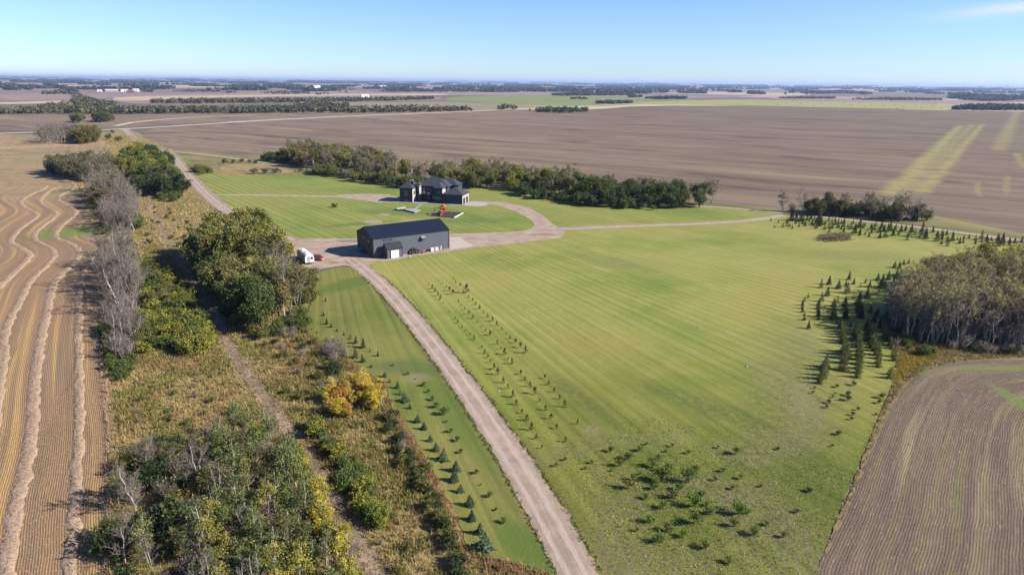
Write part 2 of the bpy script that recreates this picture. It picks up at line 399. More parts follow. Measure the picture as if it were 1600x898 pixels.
def m_stubble():
    t = NT("cereal_stubble"); p = t.pos(); t._pos = p; r = t.sep(t.attr("row", 1)); u, v = r[0], r[1]
    jit = t.math('MULTIPLY', t.noise(p, .35, 2), .35)
    uu = t.math('ADD', u, jit)
    row = t.math('SINE', t.math('MULTIPLY', uu, 2*math.pi/.31))
    bands = t.noise(t.comb(t.math('MULTIPLY', u, .36), t.math('MULTIPLY', v, .006)), 1.0, 4, .62)
    fine = t.noise(t.comb(t.math('MULTIPLY', u, 4.0), t.math('MULTIPLY', v, .8)), 1.0, 4, .75)
    big = t.noise(p, .02, 3)
    c = t.ramp(bands, [(.32, (.22, .15, .098)), (.46, (.285, .195, .12)), (.55, (.33, .215, .12)), (.63, (.50, .33, .14)), (.72, (.30, .205, .125))])
    far = t.step(v, 240, 330)
    c = t.mix(t.math('MULTIPLY', far, .65), c, t.ramp(t.noise(t.mapv(p, scale=(.02, .05, 1)), 1.0, 4), [(.35, (.25, .22, .11)), (.5, (.40, .30, .17)), (.65, (.30, .22, .13))]))
    c = t.mix(t.math('MULTIPLY', t.step(fine, .52, .75), .45), c, (.52, .38, .22))
    gm = t.math('MULTIPLY', t.step(bands, .25, .55, .4, 1.0), .8)
    c = t.gain(c, t.math('ADD', .90, t.math('MULTIPLY', row, t.math('MULTIPLY', gm, .22))))
    for (x, y, rx, ry, an, f_, col) in [(*G(120, 362), 13, 8, .3, .9, (.17, .22, .05)), (*G(60, 372), 9, 4, .1, .5, (.17, .19, .06)), (*G(100, 250), 60, 14, .6, .35, (.20, .22, .09)),
            (*G(60, 240), 70, 9, .8, .45, (.17, .2, .075)), (*G(70, 700), 2, 9, .4, .35, (.15, .14, .07)), (*G(90, 300), 25, 5, .5, .45, (.17, .17, .075)), (*G(30, 230), 60, 10, .8, .45, (.46, .36, .22))]:
        c = t.mix(t.math('MULTIPLY', t.blob(x, y, rx, ry, an, .9, .6, .12), f_), c, col)
    wn2 = t.noise(t.comb(t.math('MULTIPLY', t.math('ADD', u, t.math('MULTIPLY', t.noise(p, .05, 2), 3)), .5), t.math('MULTIPLY', v, .03)), 1.0, 2)
    c = t.mix(t.math('MULTIPLY', t.step(wn2, .60, .70), .35), c, (.13, .095, .065))
    return t.fin(c, t.math('ADD', row, fine), .03, .6)
def m_brown():
    t = NT("harvested_field_soil"); p = t.pos(); t._pos = p
    q = t.mapv(p, rz=R_(34))                                  # local x along (124 deg) rows
    s = t.noise(t.mapv(q, scale=(.0045, .13, 1)), 1.0, 6, .68)
    s2 = t.noise(t.mapv(q, scale=(.012, .035, 1)), 1.0, 4, .6)
    s3 = t.noise(t.mapv(q, scale=(.03, .8, 1)), 1.0, 3, .6)
    big = t.noise(t.mapv(q, scale=(.0025, .006, 1)), 1.0, 4)
    c = t.ramp(big, [(.35, (.205, .158, .128)), (.5, (.235, .178, .145)), (.65, (.175, .132, .118))])
    c = t.mix(t.step(s, .49, .64, 0, .85), c, (.275, .225, .125))
    c = t.mix(t.step(s2, .53, .70, 0, .75), c, (.115, .085, .080))
    c = t.mix(t.step(s3, .45, .72, 0, .5), c, (.125, .095, .085))
    s4 = t.noise(t.mapv(q, scale=(.0035, .050, 1)), 1.0, 6, .72); s5 = t.noise(t.mapv(q, scale=(.006, .022, 1)), 1.0, 5, .7)
    c = t.gain(c, t.math('ADD', t.step(s4, .38, .62, .86, 1.13), t.step(s5, .40, .62, -.08, .07)))
    c = t.gain(c, t.math('SUBTRACT', t.step(t.sep(p)[0], -150.0, 230.0, 1.06, .90), t.math('MULTIPLY', t.step(t.noise(t.mapv(q, scale=(.015, .30, 1)), 1.0, 5, .7), .40, .65), .16)))
    c = t.mix(1.0, c, (1.0, .97, .86), 'MULTIPLY')
    def lin(a, b, wd, f_, col, wob=3.0, nz_=.1):
        nonlocal c
        A, B = G(*a), G(*b); d = B - A; L = np.linalg.norm(d); d = d / L
        ss = t.sep(p)
        al = t.math('ADD', t.math('MULTIPLY', t.math('SUBTRACT', ss[0], A[0]), d[0]), t.math('MULTIPLY', t.math('SUBTRACT', ss[1], A[1]), d[1]))
        ac = t.math('ADD', t.math('MULTIPLY', t.math('SUBTRACT', ss[0], A[0]), -d[1]), t.math('MULTIPLY', t.math('SUBTRACT', ss[1], A[1]), d[0]))
        ac = t.math('ADD', ac, t.math('MULTIPLY', t.math('SUBTRACT', t.noise(p, .03, 3), .5), wob * 2))
        m = t.math('MULTIPLY', t.step(t.math('ABSOLUTE', ac), wd * 1.5, wd * .1), t.math('MULTIPLY', t.step(al, -15, 5), t.step(al, L + 15, L - 10)))
        m = t.math('MULTIPLY', m, t.step(t.noise(t.mapv(q, scale=(.03, .16, 1)), 1.0, 5, .75), .36, .54))
        c = t.mix(t.math('MULTIPLY', m, f_), c, col)
    yg = (.31, .29, .105)
    lin((1392, 302), (1500, 197), 5.5, .95, yg, 5); lin((1418, 300), (1520, 195), 5, .6, yg, 7); lin((1442, 300), (1535, 195), 4.0, .9, yg, 4); lin((1560, 235), (1590, 175), 7, .55, yg, 6)
    lin((1530, 305), (1528, 285), 1.5, .5, yg); lin((1515, 286), (1400, 268), 2, .4, yg); lin((1590, 240), (1598, 262), 3, .6, yg); lin((1572, 300), (1575, 275), 1.5, .5, yg)
    lin((1420, 331), (1610, 370), 3.0, .9, (.27, .28, .06), 1)
    for (x, y, rx, ry, an, f_, col) in [(*G(1075, 206), 60, 8, -.5, .5, (.30, .27, .13)), (*G(1095, 208), 34, 6, -.5, .7, (.14, .13, .06)), (*G(1300, 175), 130, 9, -.5, .55, (.10, .085, .085)),
            (*G(1100, 222), 60, 5, -.6, .6, (.115, .09, .085)), (*G(1430, 203), 50, 8, -.5, .5, (.11, .09, .085)), (*G(1250, 235), 30, 5, -.6, .5, (.12, .095, .09)), (*G(245, 208), 35, 8, .6, .8, (.11, .08, .08)),
            (*G(1170, 174), 60, 7, -.4, .5, (.12, .10, .09)), (*G(960, 232), 24, 4, -.6, .5, (.12, .095, .09)), (*G(270, 222), 3, 22, .4, .4, (.3, .24, .19))]:
        c = t.mix(t.math('MULTIPLY', t.blob(x, y, rx, ry, an, .9, .5, .02), f_), c, col)
    return t.fin(c, s3, .3, .4)
def m_rows():
    t = NT("harrowed_soil"); p = t.pos(); t._pos = p; r = t.sep(t.attr("row", 1)); u, v = r[0], r[1]
    uu = t.math('ADD', u, t.math('MULTIPLY', t.noise(p, .12, 1), .8))
    row = t.math('SINE', t.math('MULTIPLY', uu, 2*math.pi/.31))
    bands = t.noise(t.comb(t.math('MULTIPLY', u, .24), t.math('MULTIPLY', v, .010)), 1.0, 5, .62)
    fine = t.noise(p, 3.2, 5, .78)
    brk = t.noise(t.comb(t.math('MULTIPLY', u, 2.4), t.math('MULTIPLY', v, .5)), 1.0, 3, .7)
    c = t.ramp(bands, [(.30, (.120, .088, .066)), (.42, (.190, .142, .102)), (.50, (.135, .100, .076)), (.58, (.225, .175, .115)), (.66, (.31, .255, .145)), (.75, (.155, .12, .09))])
    c = t.mix(t.step(brk, .55, .72, 0, .5), c, (.36, .29, .22))
    gb = t.math('MULTIPLY', t.step(t.noise(t.comb(t.math('MULTIPLY', u, .6), t.math('MULTIPLY', v, .012)), 1.0, 3), .52, .62), t.step(t.noise(p, .5, 4, .7), .36, .6))
    c = t.mix(t.math('MULTIPLY', gb, .6), c, (.19, .20, .07))
    g1 = t.math('MULTIPLY', t.step(t.math('ABSOLUTE', t.math('SUBTRACT', u, 20.0)), .7, .35), t.step(fine, .38, .55))
    c = t.mix(t.math('MULTIPLY', g1, .8), c, (.17, .22, .05))
    g1 = t.step(t.math('ABSOLUTE', t.math('SUBTRACT', u, 18.9)), .25, .1)
    c = t.mix(t.math('MULTIPLY', g1, .6), c, (.09, .065, .06))
    for (x, y, rx, ry, an, f_) in [(*G(1560, 576), 11, .9, 0, .6), (*G(1610, 640), 1.4, 10, .0, .8), (*G(1450, 580), 4, .8, .5, .4)]:
        c = t.mix(t.math('MULTIPLY', t.blob(x, y, rx, ry, an, .8, .5, .4), f_), c, (.16, .22, .05))
    c = t.gain(c, t.math('ADD', t.math('ADD', .70, t.math('MULTIPLY', fine, .62)), t.math('MULTIPLY', t.math('MULTIPLY', row, t.step(t.noise(p, .35, 4, .7), .35, .65, .15, 1.3)), .085)))
    return t.fin(c, t.math('ADD', t.math('MULTIPLY', row, .16), fine), .10, .8)
def m_plain(name, stops, sc_=.02, rz=R_(34), st=(.003, .04), bump=False, fine=.3):
    t = NT(name); p = t.pos(); q = t.mapv(p, rz=rz)
    n_ = t.noise(t.mapv(q, scale=(st[0], st[1], 1)), 1.0, 5, .62)
    c = t.ramp(n_, stops); f = t.noise(p, sc_ * 20, 4, .65)
    c = t.gain(c, t.math('ADD', 1 - fine / 2, t.math('MULTIPLY', f, fine)))
    return t.fin(c, f if bump else None, .2, .6)

# ------------------------------------------------------------------ the base ground, hills
def grid_ground():
    xs = np.r_[np.linspace(-60000, -3000, 26), np.linspace(-2600, 2600, 27), np.linspace(3000, 60000, 26)]
    ys = np.r_[np.linspace(-1500, 3000, 24), np.linspace(3500, 52000, 30)]
    X, Y = np.meshgrid(xs, ys); V = np.c_[X.ravel(), Y.ravel(), np.zeros(X.size)]
    nx = len(xs); T = []
    for j in range(len(ys) - 1):
        for i in range(nx - 1):
            a = j*nx+i; T += [(a, a+1, a+nx+1), (a, a+nx+1, a+nx)]
    o = obj("ground", tri_mesh("ground", V, T, m_prairie()), loc=(0, 0, -.05)); o["kind"] = "structure"
grid_ground()
def hill_z(R0, th):
    """gentle rise of the plain with distance and bearing"""
    z = 0.0
    for rc, wd, hm, sd in ((9500, 2600, 7, 1), (14500, 3600, 15, 2), (21500, 5000, 30, 3), (33000, 8000, 52, 4)):
        b = math.exp(-((R0 - rc - 900 * math.sin(th * 5 + sd)) / wd) ** 2)
        z += hm * b * (.30 + max(0, mnoise.fractal(Vector((th * 9, sd * 9.1, 0)), .8, 2.0, 4) + .5))
    return z * min(1, max(0, (R0 - 5000) / 3000))
def hills():
    V = []; T = []; n = 320; rr = np.r_[np.linspace(4900, 24000, 64), np.linspace(24600, 50000, 40)]
    for i in range(n + 1):
        th = R_(-58 + 116 * i / n)
        for r in rr: V.append((r * math.sin(th), r * math.cos(th), hill_z(r, th) - (0 if r > 5000 and r < 49000 else 2)))
    m = len(rr)
    for i in range(n):
        for j in range(m - 1):
            a = i*m+j; T += [(a, a+m, a+m+1), (a, a+m+1, a+1)]
    o = obj("hills", tri_mesh("hills", V, T, bpy.data.materials["prairie_patchwork"], smooth=True), loc=(0, 0, .6)); o["kind"] = "structure"
hills()

# ------------------------------------------------------------------ field and lawn sheets
Z = .02
BROWN = m_brown(); ROUGH = m_rough()
sheet("field", [(213, 209), (250, 198.5), (400, 190.5), (560, 182.5), (740, 175), (830, 170.5), (925, 172), (1000, 165), (1200, 166), (1490, 173), (1600, 174.5), (2300, 190), (2300, 480),
      (1610, 374), (1500, 361), (1440, 350), (1300, 338), (1150, 322), (1000, 315), (800, 290), (650, 270), (480, 262), (300, 238), (262, 233)], BROWN, .03, 1.5, 8, 1)
sheet("field", [(-900, 235), (-300, 218), (0, 205), (100, 203), (200, 199), (300, 193), (400, 187), (560, 179.5), (740, 173), (745, 170), (700, 168), (560, 175), (400, 177), (180, 178.5), (0, 178.5), (-500, 180), (-1200, 190)], BROWN, .03, 1.5, 10, 0)
GREENF = m_plain("green_pasture", [(.35, (.15, .19, .07)), (.5, (.20, .24, .085)), (.65, (.27, .28, .11))])
TANF = m_plain("pale_stubble", [(.35, (.42, .34, .24)), (.5, (.50, .40, .28)), (.65, (.38, .29, .22))])
TANG = m_plain("dry_pasture", [(.35, (.24, .215, .13)), (.5, (.29, .25, .16)), (.65, (.20, .19, .10))])
PINKF = m_plain("far_soil", [(.35, (.27, .20, .17)), (.5, (.32, .235, .20)), (.65, (.23, .175, .155))])
sheet("pasture", [(695, 158), (700, 151), (800, 149), (862, 148), (930, 149.5), (1000, 153), (1100, 156), (1080, 160), (1000, 163), (925, 167), (860, 166), (800, 164), (740, 160)], GREENF, .04, 6, 40, 1)
sheet("pasture", [(980, 163), (1040, 158), (1150, 155.5), (1300, 158.5), (1490, 163), (1495, 171.5), (1300, 168.5), (1150, 164.5)], m_plain("yellow_pasture", [(.35, (.26, .28, .10)), (.5, (.33, .33, .125)), (.65, (.28, .29, .12))]), .05, 4, 30, 1)
sheet("pasture", [(525, 160), (600, 160), (700, 159), (760, 162), (860, 167), (920, 168), (830, 168.5), (745, 172), (640, 172), (540, 165)], TANG, .045, 6, 30, 1)
sheet("stubble_field", [(170, 157.5), (180, 151.5), (262, 150), (400, 148.3), (560, 146.5), (700, 146.5), (700, 149.5), (560, 149.5), (400, 151), (262, 155), (215, 158)], TANF, .06, 8, 60, 1)
sheet("stubble_field", [(0, 160.5), (90, 157), (150, 158), (150, 160), (60, 162), (0, 163.5), (-400, 165), (-400, 162)], TANF, .06, 8, 60, 1)
sheet("stubble_field", [(1020, 145.5), (1100, 143.5), (1200, 145), (1265, 146), (1265, 149.5), (1200, 149.5), (1100, 147.5)], TANF, .06, 8, 60, 1)
sheet("far_field", [(590, 147), (640, 143), (800, 142), (862, 144), (862, 149), (760, 149), (650, 148.5)], PINKF, .055, 8, 60, 1)
sheet("far_field", [(0, 157), (0, 146), (100, 147), (215, 150), (560, 141), (560, 146), (262, 150), (160, 153), (90, 156)], PINKF, .05, 8, 60, 1)
sheet("far_field", [(180, 157), (290, 155), (560, 149.5), (690, 151), (690, 158), (400, 162), (300, 165), (200, 162)], m_plain("far_dull_soil", [(.35, (.22, .175, .145)), (.5, (.27, .21, .17)), (.65, (.20, .16, .135))]), .045, 8, 60, 1)
sheet("far_field", [(1200, 151), (1490, 157), (1600, 160), (1600, 170), (1490, 163), (1300, 158), (1200, 155)], PINKF, .052, 8, 60, 1)

# rough strip, house lawns
sheet("grassland", [(120, 1500), (160, 898), (168, 700), (150, 470), (140, 300), (100, 280), (120, 213), (190, 202), (215, 205), (262, 236), (450, 262), (480, 275), (300, 300), (345, 325), (460, 372), (500, 420),
      (530, 500), (640, 600), (780, 860), (900, 880), (960, 960), (1200, 1500)], ROUGH, .02, .3, 2)
VERGE = m_plain("weedy_verge", [(.35, (.12, .13, .04)), (.5, (.20, .18, .07)), (.65, (.26, .20, .10))], .05, st=(.02, .08), bump=True)
sheet("grassland", [(262, 230), (400, 246), (520, 262), (640, 276), (740, 288), (860, 292), (1000, 306), (1120, 318), (1220, 326), (1340, 336), (1440, 340), (1520, 352), (1620, 370), (1620, 384), (1400, 356), (1200, 336), (1000, 330),
      (740, 300), (600, 295), (480, 280), (300, 262)], VERGE, .045, 1.0, 3, 1)
L2 = m_lawn("house_lawn", 2)
sheet("lawn", [(258, 236), (276, 239), (310, 262), (330, 273), (400, 274), (520, 275.5), (570, 282), (620, 291), (680, 290), (740, 291), (800, 301), (900, 316), (1000, 327), (1090, 323.5), (1140, 325), (1225, 334), (1195, 345), (1050, 356),
      (900, 360), (860, 375), (700, 385), (560, 395), (452, 380), (430, 372), (350, 330), (320, 303), (290, 270)], L2, .06, .4, 2, 1)
sheet("lawn", [(880, 352), (1050, 348), (1150, 343), (1196, 338), (1240, 337), (1300, 343), (1400, 354), (1500, 367), (1620, 384), (1900, 420), (2000, 620), (1600, 540), (1500, 545), (1420, 560), (1398, 590), (1368, 660), (1352, 700), (1327, 760), (1302, 820),
      (1276, 898), (1230, 1500), (1150, 1500), (950, 930), (900, 850), (800, 680), (700, 540), (590, 430), (560, 405), (700, 380)], m_lawn("paddock_lawn", 0), .07, .2, 2, 1)
sheet("lawn", [(470, 470), (480, 440), (503, 423), (545, 415), (590, 430), (660, 510), (740, 630), (840, 810), (905, 930), (885, 915), (850, 893), (800, 878), (745, 868), (726, 850), (715, 810), (690, 760), (662, 712), (637, 667), (612, 627), (598, 600),
      (570, 580), (540, 560), (505, 540), (482, 520), (472, 497)], m_lawn("drive_side_lawn", 1), .08, .25, 1.2, 1)

# ---- gravel
def band(name, C, wid, mat, z, amp=.25, stp=1.0, sm=2, seed=0):
    """road with a row attribute: u across, v along"""
    P = resample(smooth(Gs(C), sm), stp); wv = np.interp(np.linspace(0, 1, len(P)), np.linspace(0, 1, len(np.atleast_1d(wid))), np.atleast_1d(wid).astype(float)) / 2
    t = np.gradient(P, axis=0); t /= np.linalg.norm(t, axis=1)[:, None]; n = np.c_[-t[:, 1], t[:, 0]]
    K = np.array([-1, -.66, -.33, 0, .33, .66, 1.]); V = []; UV = []; T = []
    for i in range(len(P)):
        el = amp * mnoise.fractal(Vector((i * stp * .55, seed, 1.3)), .9, 2.0, 3); er = amp * mnoise.fractal(Vector((i * stp * .55, seed, 9.3)), .9, 2.0, 3)
        for k in K:
            u = k * wv[i] + (el if k < 0 else er) * abs(k) ** 2
            q = P[i] + n[i] * u; V.append((q[0], q[1], 0.05 * (1 - k * k))); UV.append((u, i * stp))
    m = len(K)
    for i in range(len(P) - 1):
        for j in range(m - 1):
            a = i*m+j; T += [(a, a+m+1, a+1), (a, a+m, a+m+1)]
    o = obj(name, tri_mesh(name, V, T, mat, uv=UV), loc=(0, 0, z)); o["kind"] = "structure"; return o
DRIVE = m_drive(); YARD = m_yard()
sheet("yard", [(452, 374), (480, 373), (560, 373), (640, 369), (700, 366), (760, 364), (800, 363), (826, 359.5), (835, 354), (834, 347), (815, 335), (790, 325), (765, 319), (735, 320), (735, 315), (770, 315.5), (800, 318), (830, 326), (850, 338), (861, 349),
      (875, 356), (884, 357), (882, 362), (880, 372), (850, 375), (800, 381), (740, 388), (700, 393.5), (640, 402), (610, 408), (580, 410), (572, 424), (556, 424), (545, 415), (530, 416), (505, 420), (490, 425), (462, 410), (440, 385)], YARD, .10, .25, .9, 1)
band("gravel_drive", [(548, 405), (562, 415), (592, 440), (630, 480), (677, 538), (735, 615), (790, 697), (845, 785), (905, 898), (960, 1020), (1080, 1400)], [4.6, 5.0, 4.7, 4.6, 4.6, 4.6], DRIVE, .12, .50, .5)
band("gravel_track", [(872, 358), (900, 357.5), (960, 354.3), (1050, 352), (1150, 347), (1195, 342), (1222, 336.5)], [7, 4.5, 4, 3.6], DRIVE, .115, .3, 1.2, seed=3)
band("gravel_track", [(1085, 322.5), (1140, 325), (1200, 331.5), (1300, 341), (1400, 351.5), (1500, 363.5), (1600, 377.5), (1800, 405)], [3.2, 3.6, 4, 4.2], DRIVE, .118, .3, 1.5, seed=5)
band("gravel_road", [(194, 201.5), (206, 213), (216, 225), (240, 233), (262, 237), (276, 250), (292, 271), (312, 294), (345, 324), (400, 356), (458, 377)], [9, 7.5, 7.5, 7, 6.5, 6], DRIVE, .11, .35, 2.0, seed=7)
band("farm_track", [(258, 236.3), (300, 239.5), (350, 245.5), (400, 252.5), (450, 260), (482, 264)], [4, 4, 3.5], DRIVE, .09, .4, 2.5, seed=8)
band("farm_track", [(328, 304.5), (400, 305), (480, 306.8), (540, 307.5), (625, 314)], [3.4, 3.4, 4, 5], DRIVE, .095, .3, 1.5, seed=9)
sheet("gravel_pad", [(520, 306), (545, 303.5), (590, 303.5), (615, 305), (628, 312), (628, 317), (600, 317), (570, 314.5), (540, 310)], YARD, .10, .3, 1, 1)
band("gravel_road", [(-300, 220), (0, 209), (100, 205.5), (200, 201.8), (300, 195.7), (400, 189), (560, 181), (740, 174), (830, 169.5), (925, 165.5), (1010, 161)], [9, 10, 12, 13, 14, 13], m_plain("road_gravel", [(.3, (.52, .45, .31)), (.5, (.60, .52, .37)), (.7, (.56, .48, .34))], .05), .22, .5, 8, 1, seed=11)
band("farm_track", [(180, 197), (215, 190), (300, 183.5), (400, 180)], [7, 7, 6], bpy.data.materials["road_gravel"], .15, .5, 8, 1, seed=12)
RAIL = m_plain("old_rail_bed", [(.35, (.16, .13, .07)), (.5, (.27, .20, .13)), (.65, (.42, .31, .23))], .15, rz=R_(62), st=(.15, .5), bump=True, fine=.6)
band("dirt_path", [(170, 205), (195, 240), (225, 300), (262, 380), (300, 440), (335, 490), (352, 530), (375, 572), (405, 610), (440, 655), (480, 710), (520, 780), (560, 850), (592, 898), (680, 1050)], [2.4, 2.4, 2.4, 2.8, 3.4, 3.4, 2.8, 2.6], RAIL, .05, .8, .9, seed=13)
sheet("bare_patch", [(565, 347), (575, 343.5), (590, 343.5), (600, 346.5), (596, 349.5), (578, 350.5)], m_plain("bare_earth", [(.35, (.27, .23, .13)), (.5, (.36, .29, .20)), (.65, (.25, .23, .11))], .2, st=(.3, .3)), .085, .5, .6, 1)
sheet("bare_patch", [(588, 336), (598, 333.8), (610, 334.5), (611, 337), (600, 338.5)], bpy.data.materials["bare_earth"], .085, .5, .6, 1)
sheet("bare_patch", [(622, 345), (650, 342.5), (672, 342), (650, 344), (630, 346.5)], bpy.data.materials["bare_earth"], .085, .5, .6, 1)
sheet("marsh", [(340, 262), (370, 256), (430, 255), (475, 262), (480, 268), (440, 272), (380, 271), (350, 269)], m_plain("dry_marsh_grass", [(.35, (.22, .17, .075)), (.5, (.34, .25, .13)), (.65, (.17, .15, .055))], .1, st=(.05, .1), bump=True), .075, .6, 2, 1)
sheet("slough_water", [(398, 264.5), (412, 262.8), (430, 263.5), (436, 265.5), (415, 267)], flat("pond_water", (.09, .10, .12), .35, .3), .09, .2, 1.5, 1)
sheet("flowering_weeds", [(1395, 600), (1400, 570), (1405, 552), (1440, 548), (1470, 556), (1440, 568), (1415, 588)], m_plain("golden_weeds", [(.35, (.22, .19, .03)), (.5, (.36, .27, .03)), (.65, (.20, .14, .05))], .2, st=(.2, .3), bump=True), .09, .3, .7, 1)
sheet("grassland", [(1380, 500), (1390, 540), (1402, 560), (1396, 600), (1368, 665), (1350, 712), (1330, 765), (1300, 835), (1275, 898), (1265, 960), (1285, 960), (1292, 898), (1330, 810), (1360, 735), (1378, 680), (1405, 615), (1440, 578), (1500, 560), (1620, 566), (1900, 600), (1900, 540), (1600, 520), (1450, 500)],
      m_plain("field_margin", [(.35, (.16, .15, .05)), (.5, (.27, .19, .10)), (.65, (.20, .20, .07))], .2, st=(.2, .3), bump=True), .082, .35, 1, 1)

LIT = m_plain("leaf_litter", [(.35, (.10, .085, .045)), (.5, (.15, .12, .07)), (.65, (.09, .08, .035))], .3, st=(.3, .3), bump=True)
sheet("forest_floor", [(1385, 525), (1375, 500), (1392, 455), (1425, 425), (1480, 412), (1560, 408), (1680, 410), (1720, 560), (1600, 554), (1500, 549), (1430, 541)], LIT, .10, .8, 1.5, 1)
# ---- stubble field with rows that follow the swaths
def xz(poly): Q = resample(smooth(Gs(poly), 2), 1.0); return Q
WA = [(-40, 1100), (11, 898), (25, 785), (41, 730), (51, 673), (52, 640), (53, 600), (64, 530), (75, 480), (70, 505), (76, 475), (81, 450), (90, 435), (106, 420), (118, 410), (125, 400), (123, 390), (110, 380), (91, 375), (85, 368), (90, 360), (99, 350), (110, 342), (119, 335),
      (118, 328), (108, 322), (93, 315), (89, 310), (97, 303), (108, 300), (119, 290), (110, 284), (88, 279), (45, 275), (10, 272)]
WA = [p for i, p in enumerate(WA) if p != (70, 505)]
WB = [(95, 1100), (111, 898), (118, 785), (125, 673), (124, 600), (124, 530), (122, 480), (124, 460), (127, 440), (133, 420), (143, 405), (156, 395)]
WC = [(-30, 470), (0, 448), (25, 423), (44, 405), (48, 398), (38, 390), (23, 383), (16, 380), (18, 373), (28, 360), (45, 348), (59, 339), (58, 333), (43, 328), (33, 320), (31, 315), (38, 310), (50, 303), (66, 297), (73, 291)]
WD = [(-20, 600), (0, 560), (8, 525), (15, 498), (33, 470), (40, 450), (53, 433), (70, 418), (85, 403), (86, 396), (80, 388), (68, 383), (54, 376), (53, 368), (60, 358), (75, 348), (88, 338), (86, 330), (70, 323), (61, 316), (65, 309), (73, 301), (85, 294)]
WE = [(135, 373), (150, 376), (160, 386)]
FR = [(150, 1500), (160, 1000), (165, 898), (168, 800), (170, 720), (166, 650), (158, 580), (153, 520), (151, 470), (152, 430), (157, 395), (160, 376), (150, 350), (153, 330), (142, 318), (134, 300), (128, 284), (150, 270), (172, 255), (176, 240), (170, 225), (150, 213)]
def stubble():
    A = smooth(Gs(WA[:-2]), 1); o_ = np.argsort(A[:, 1]); ay, ax = A[o_, 1], A[o_, 0]
    B = smooth(Gs(FR), 1); ob = np.argsort(B[:, 1]); by, bx = B[ob, 1], B[ob, 0]
    ys = np.r_[np.arange(25, 300, 1.0), np.arange(300, 640, 4.0)]; ncol = 46
    K = np.ones(7) / 7
    V = []; UV = []; T = []
    far = max(ay)
    for j, y in enumerate(ys):
        xr = np.interp(y, by, bx) + .35 * mnoise.noise(Vector((y * .5, 3, 1))); xl = -1.0 * y - 60
        if y <= far: x0 = np.interp(y, ay, ax)
        else: x0 = ax[-1] - (y - far) * .577
        for k in range(ncol):
            f = (k / (ncol - 1)) ** .6; x = xl + (xr - xl) * f
            V.append((x, y, 0)); UV.append((x - x0, y))
    for j in range(len(ys) - 1):
        for k in range(ncol - 1):
            a = j*ncol+k; T += [(a, a+1, a+ncol+1), (a, a+ncol+1, a+ncol)]
    o = obj("stubble_field", tri_mesh("stubble_field", V, T, m_stubble(), uv=UV), loc=(0, 0, .06)); o["kind"] = "structure"
stubble()

STRAW = None
def windrow(pts, wid, label):
    global STRAW
    if STRAW is None:
        t = NT("cut_straw"); p = t.pos(); n1 = t.noise(p, 2.5, 5, .8); n2 = t.noise(p, .12, 3)
        c = t.ramp(n1, [(.3, (.24, .17, .115)), (.5, (.40, .295, .205)), (.7, (.52, .40, .285))]); STRAW = t.fin(t.gain(c, t.math('ADD', .8, t.math('MULTIPLY', n2, .35))), n1, .08, .8)
    P = resample(smooth(Gs(pts), 2), .4); t = np.gradient(P, axis=0); t /= np.linalg.norm(t, axis=1)[:, None]; n = np.c_[-t[:, 1], t[:, 0]]
    K = np.linspace(-1, 1, 11); V = []; T = []
    for i in range(len(P)):
        e = 1 + .32 * mnoise.fractal(Vector((i * .16, wid, 4)), .8, 2, 4)
        off = .5 * mnoise.noise(Vector((i * .12, wid, 8)))
        for k in K:
            q = P[i] + n[i] * (k * wid / 2 * e + off)
            h = max(0, (1 - abs(k) ** 2.2)) * (.20 + .13 * mnoise.fractal(Vector((q[0] * 1.8, q[1] * 1.8, 2)), .7, 2, 3))
            V.append((q[0], q[1], h if abs(k) < 1 else -.05))
    m = len(K)
    for i in range(len(P) - 1):
        for j in range(m - 1):
            a = i*m+j; T += [(a, a+m+1, a+1), (a, a+m, a+m+1)]
    rg = np.random.default_rng(int(wid * 10) + len(P)); V = np.array(V); nb = min(16000, len(P) * 16)
    idx = rg.integers(0, len(P), nb); kk = rg.normal(0, .55, nb)
    c = P[idx] + n[idx] * (kk * wid / 2)[:, None]; a = rg.uniform(0, 6.28, nb); L = rg.uniform(.1, .28, nb)
    z = np.maximum(0, 1 - np.abs(kk) ** 2) * .28 + .03
    d = np.c_[np.cos(a), np.sin(a)] * L[:, None]; w_ = np.c_[-np.sin(a), np.cos(a)] * .03
    S = np.stack([np.c_[c - d, z], np.c_[c + d, z + rg.uniform(-.02, .14, nb)], np.c_[c + w_, z + .05]], 1).reshape(-1, 3)
    b = len(V); V = np.vstack([V, S]); T = np.vstack([np.array(T), np.arange(b, b + 3 * nb).reshape(-1, 3)])
    o = obj("straw_windrow", tri_mesh("straw_windrow", V, T, STRAW), loc=(0, 0, .07)); tag(o, label, "windrow", "windrows of cut straw on the stubble field")
windrow(WA, 1.9, "long winding pale straw windrow, second in from the tree-side edge of the stubble")
windrow(WB, 1.5, "straw windrow closest to the tree strip, nearly straight on the stubble")
windrow(WC, 2.0, "straw windrow with double hook bends at the photo's left edge, beyond the others")
windrow(WD, 1.8, "straw windrow winding between the long one and the hooked one at the edge")
windrow([(135, 373), (146, 375), (156, 382), (162, 390)], 1.4, "short straw windrow curving round below the bare bushes")
windrow([(-30, 960), (-22, 800), (-12, 700), (-4, 640), (0, 600), (10, 540)], 1.6, "straw windrow running along the very left edge of the photo")

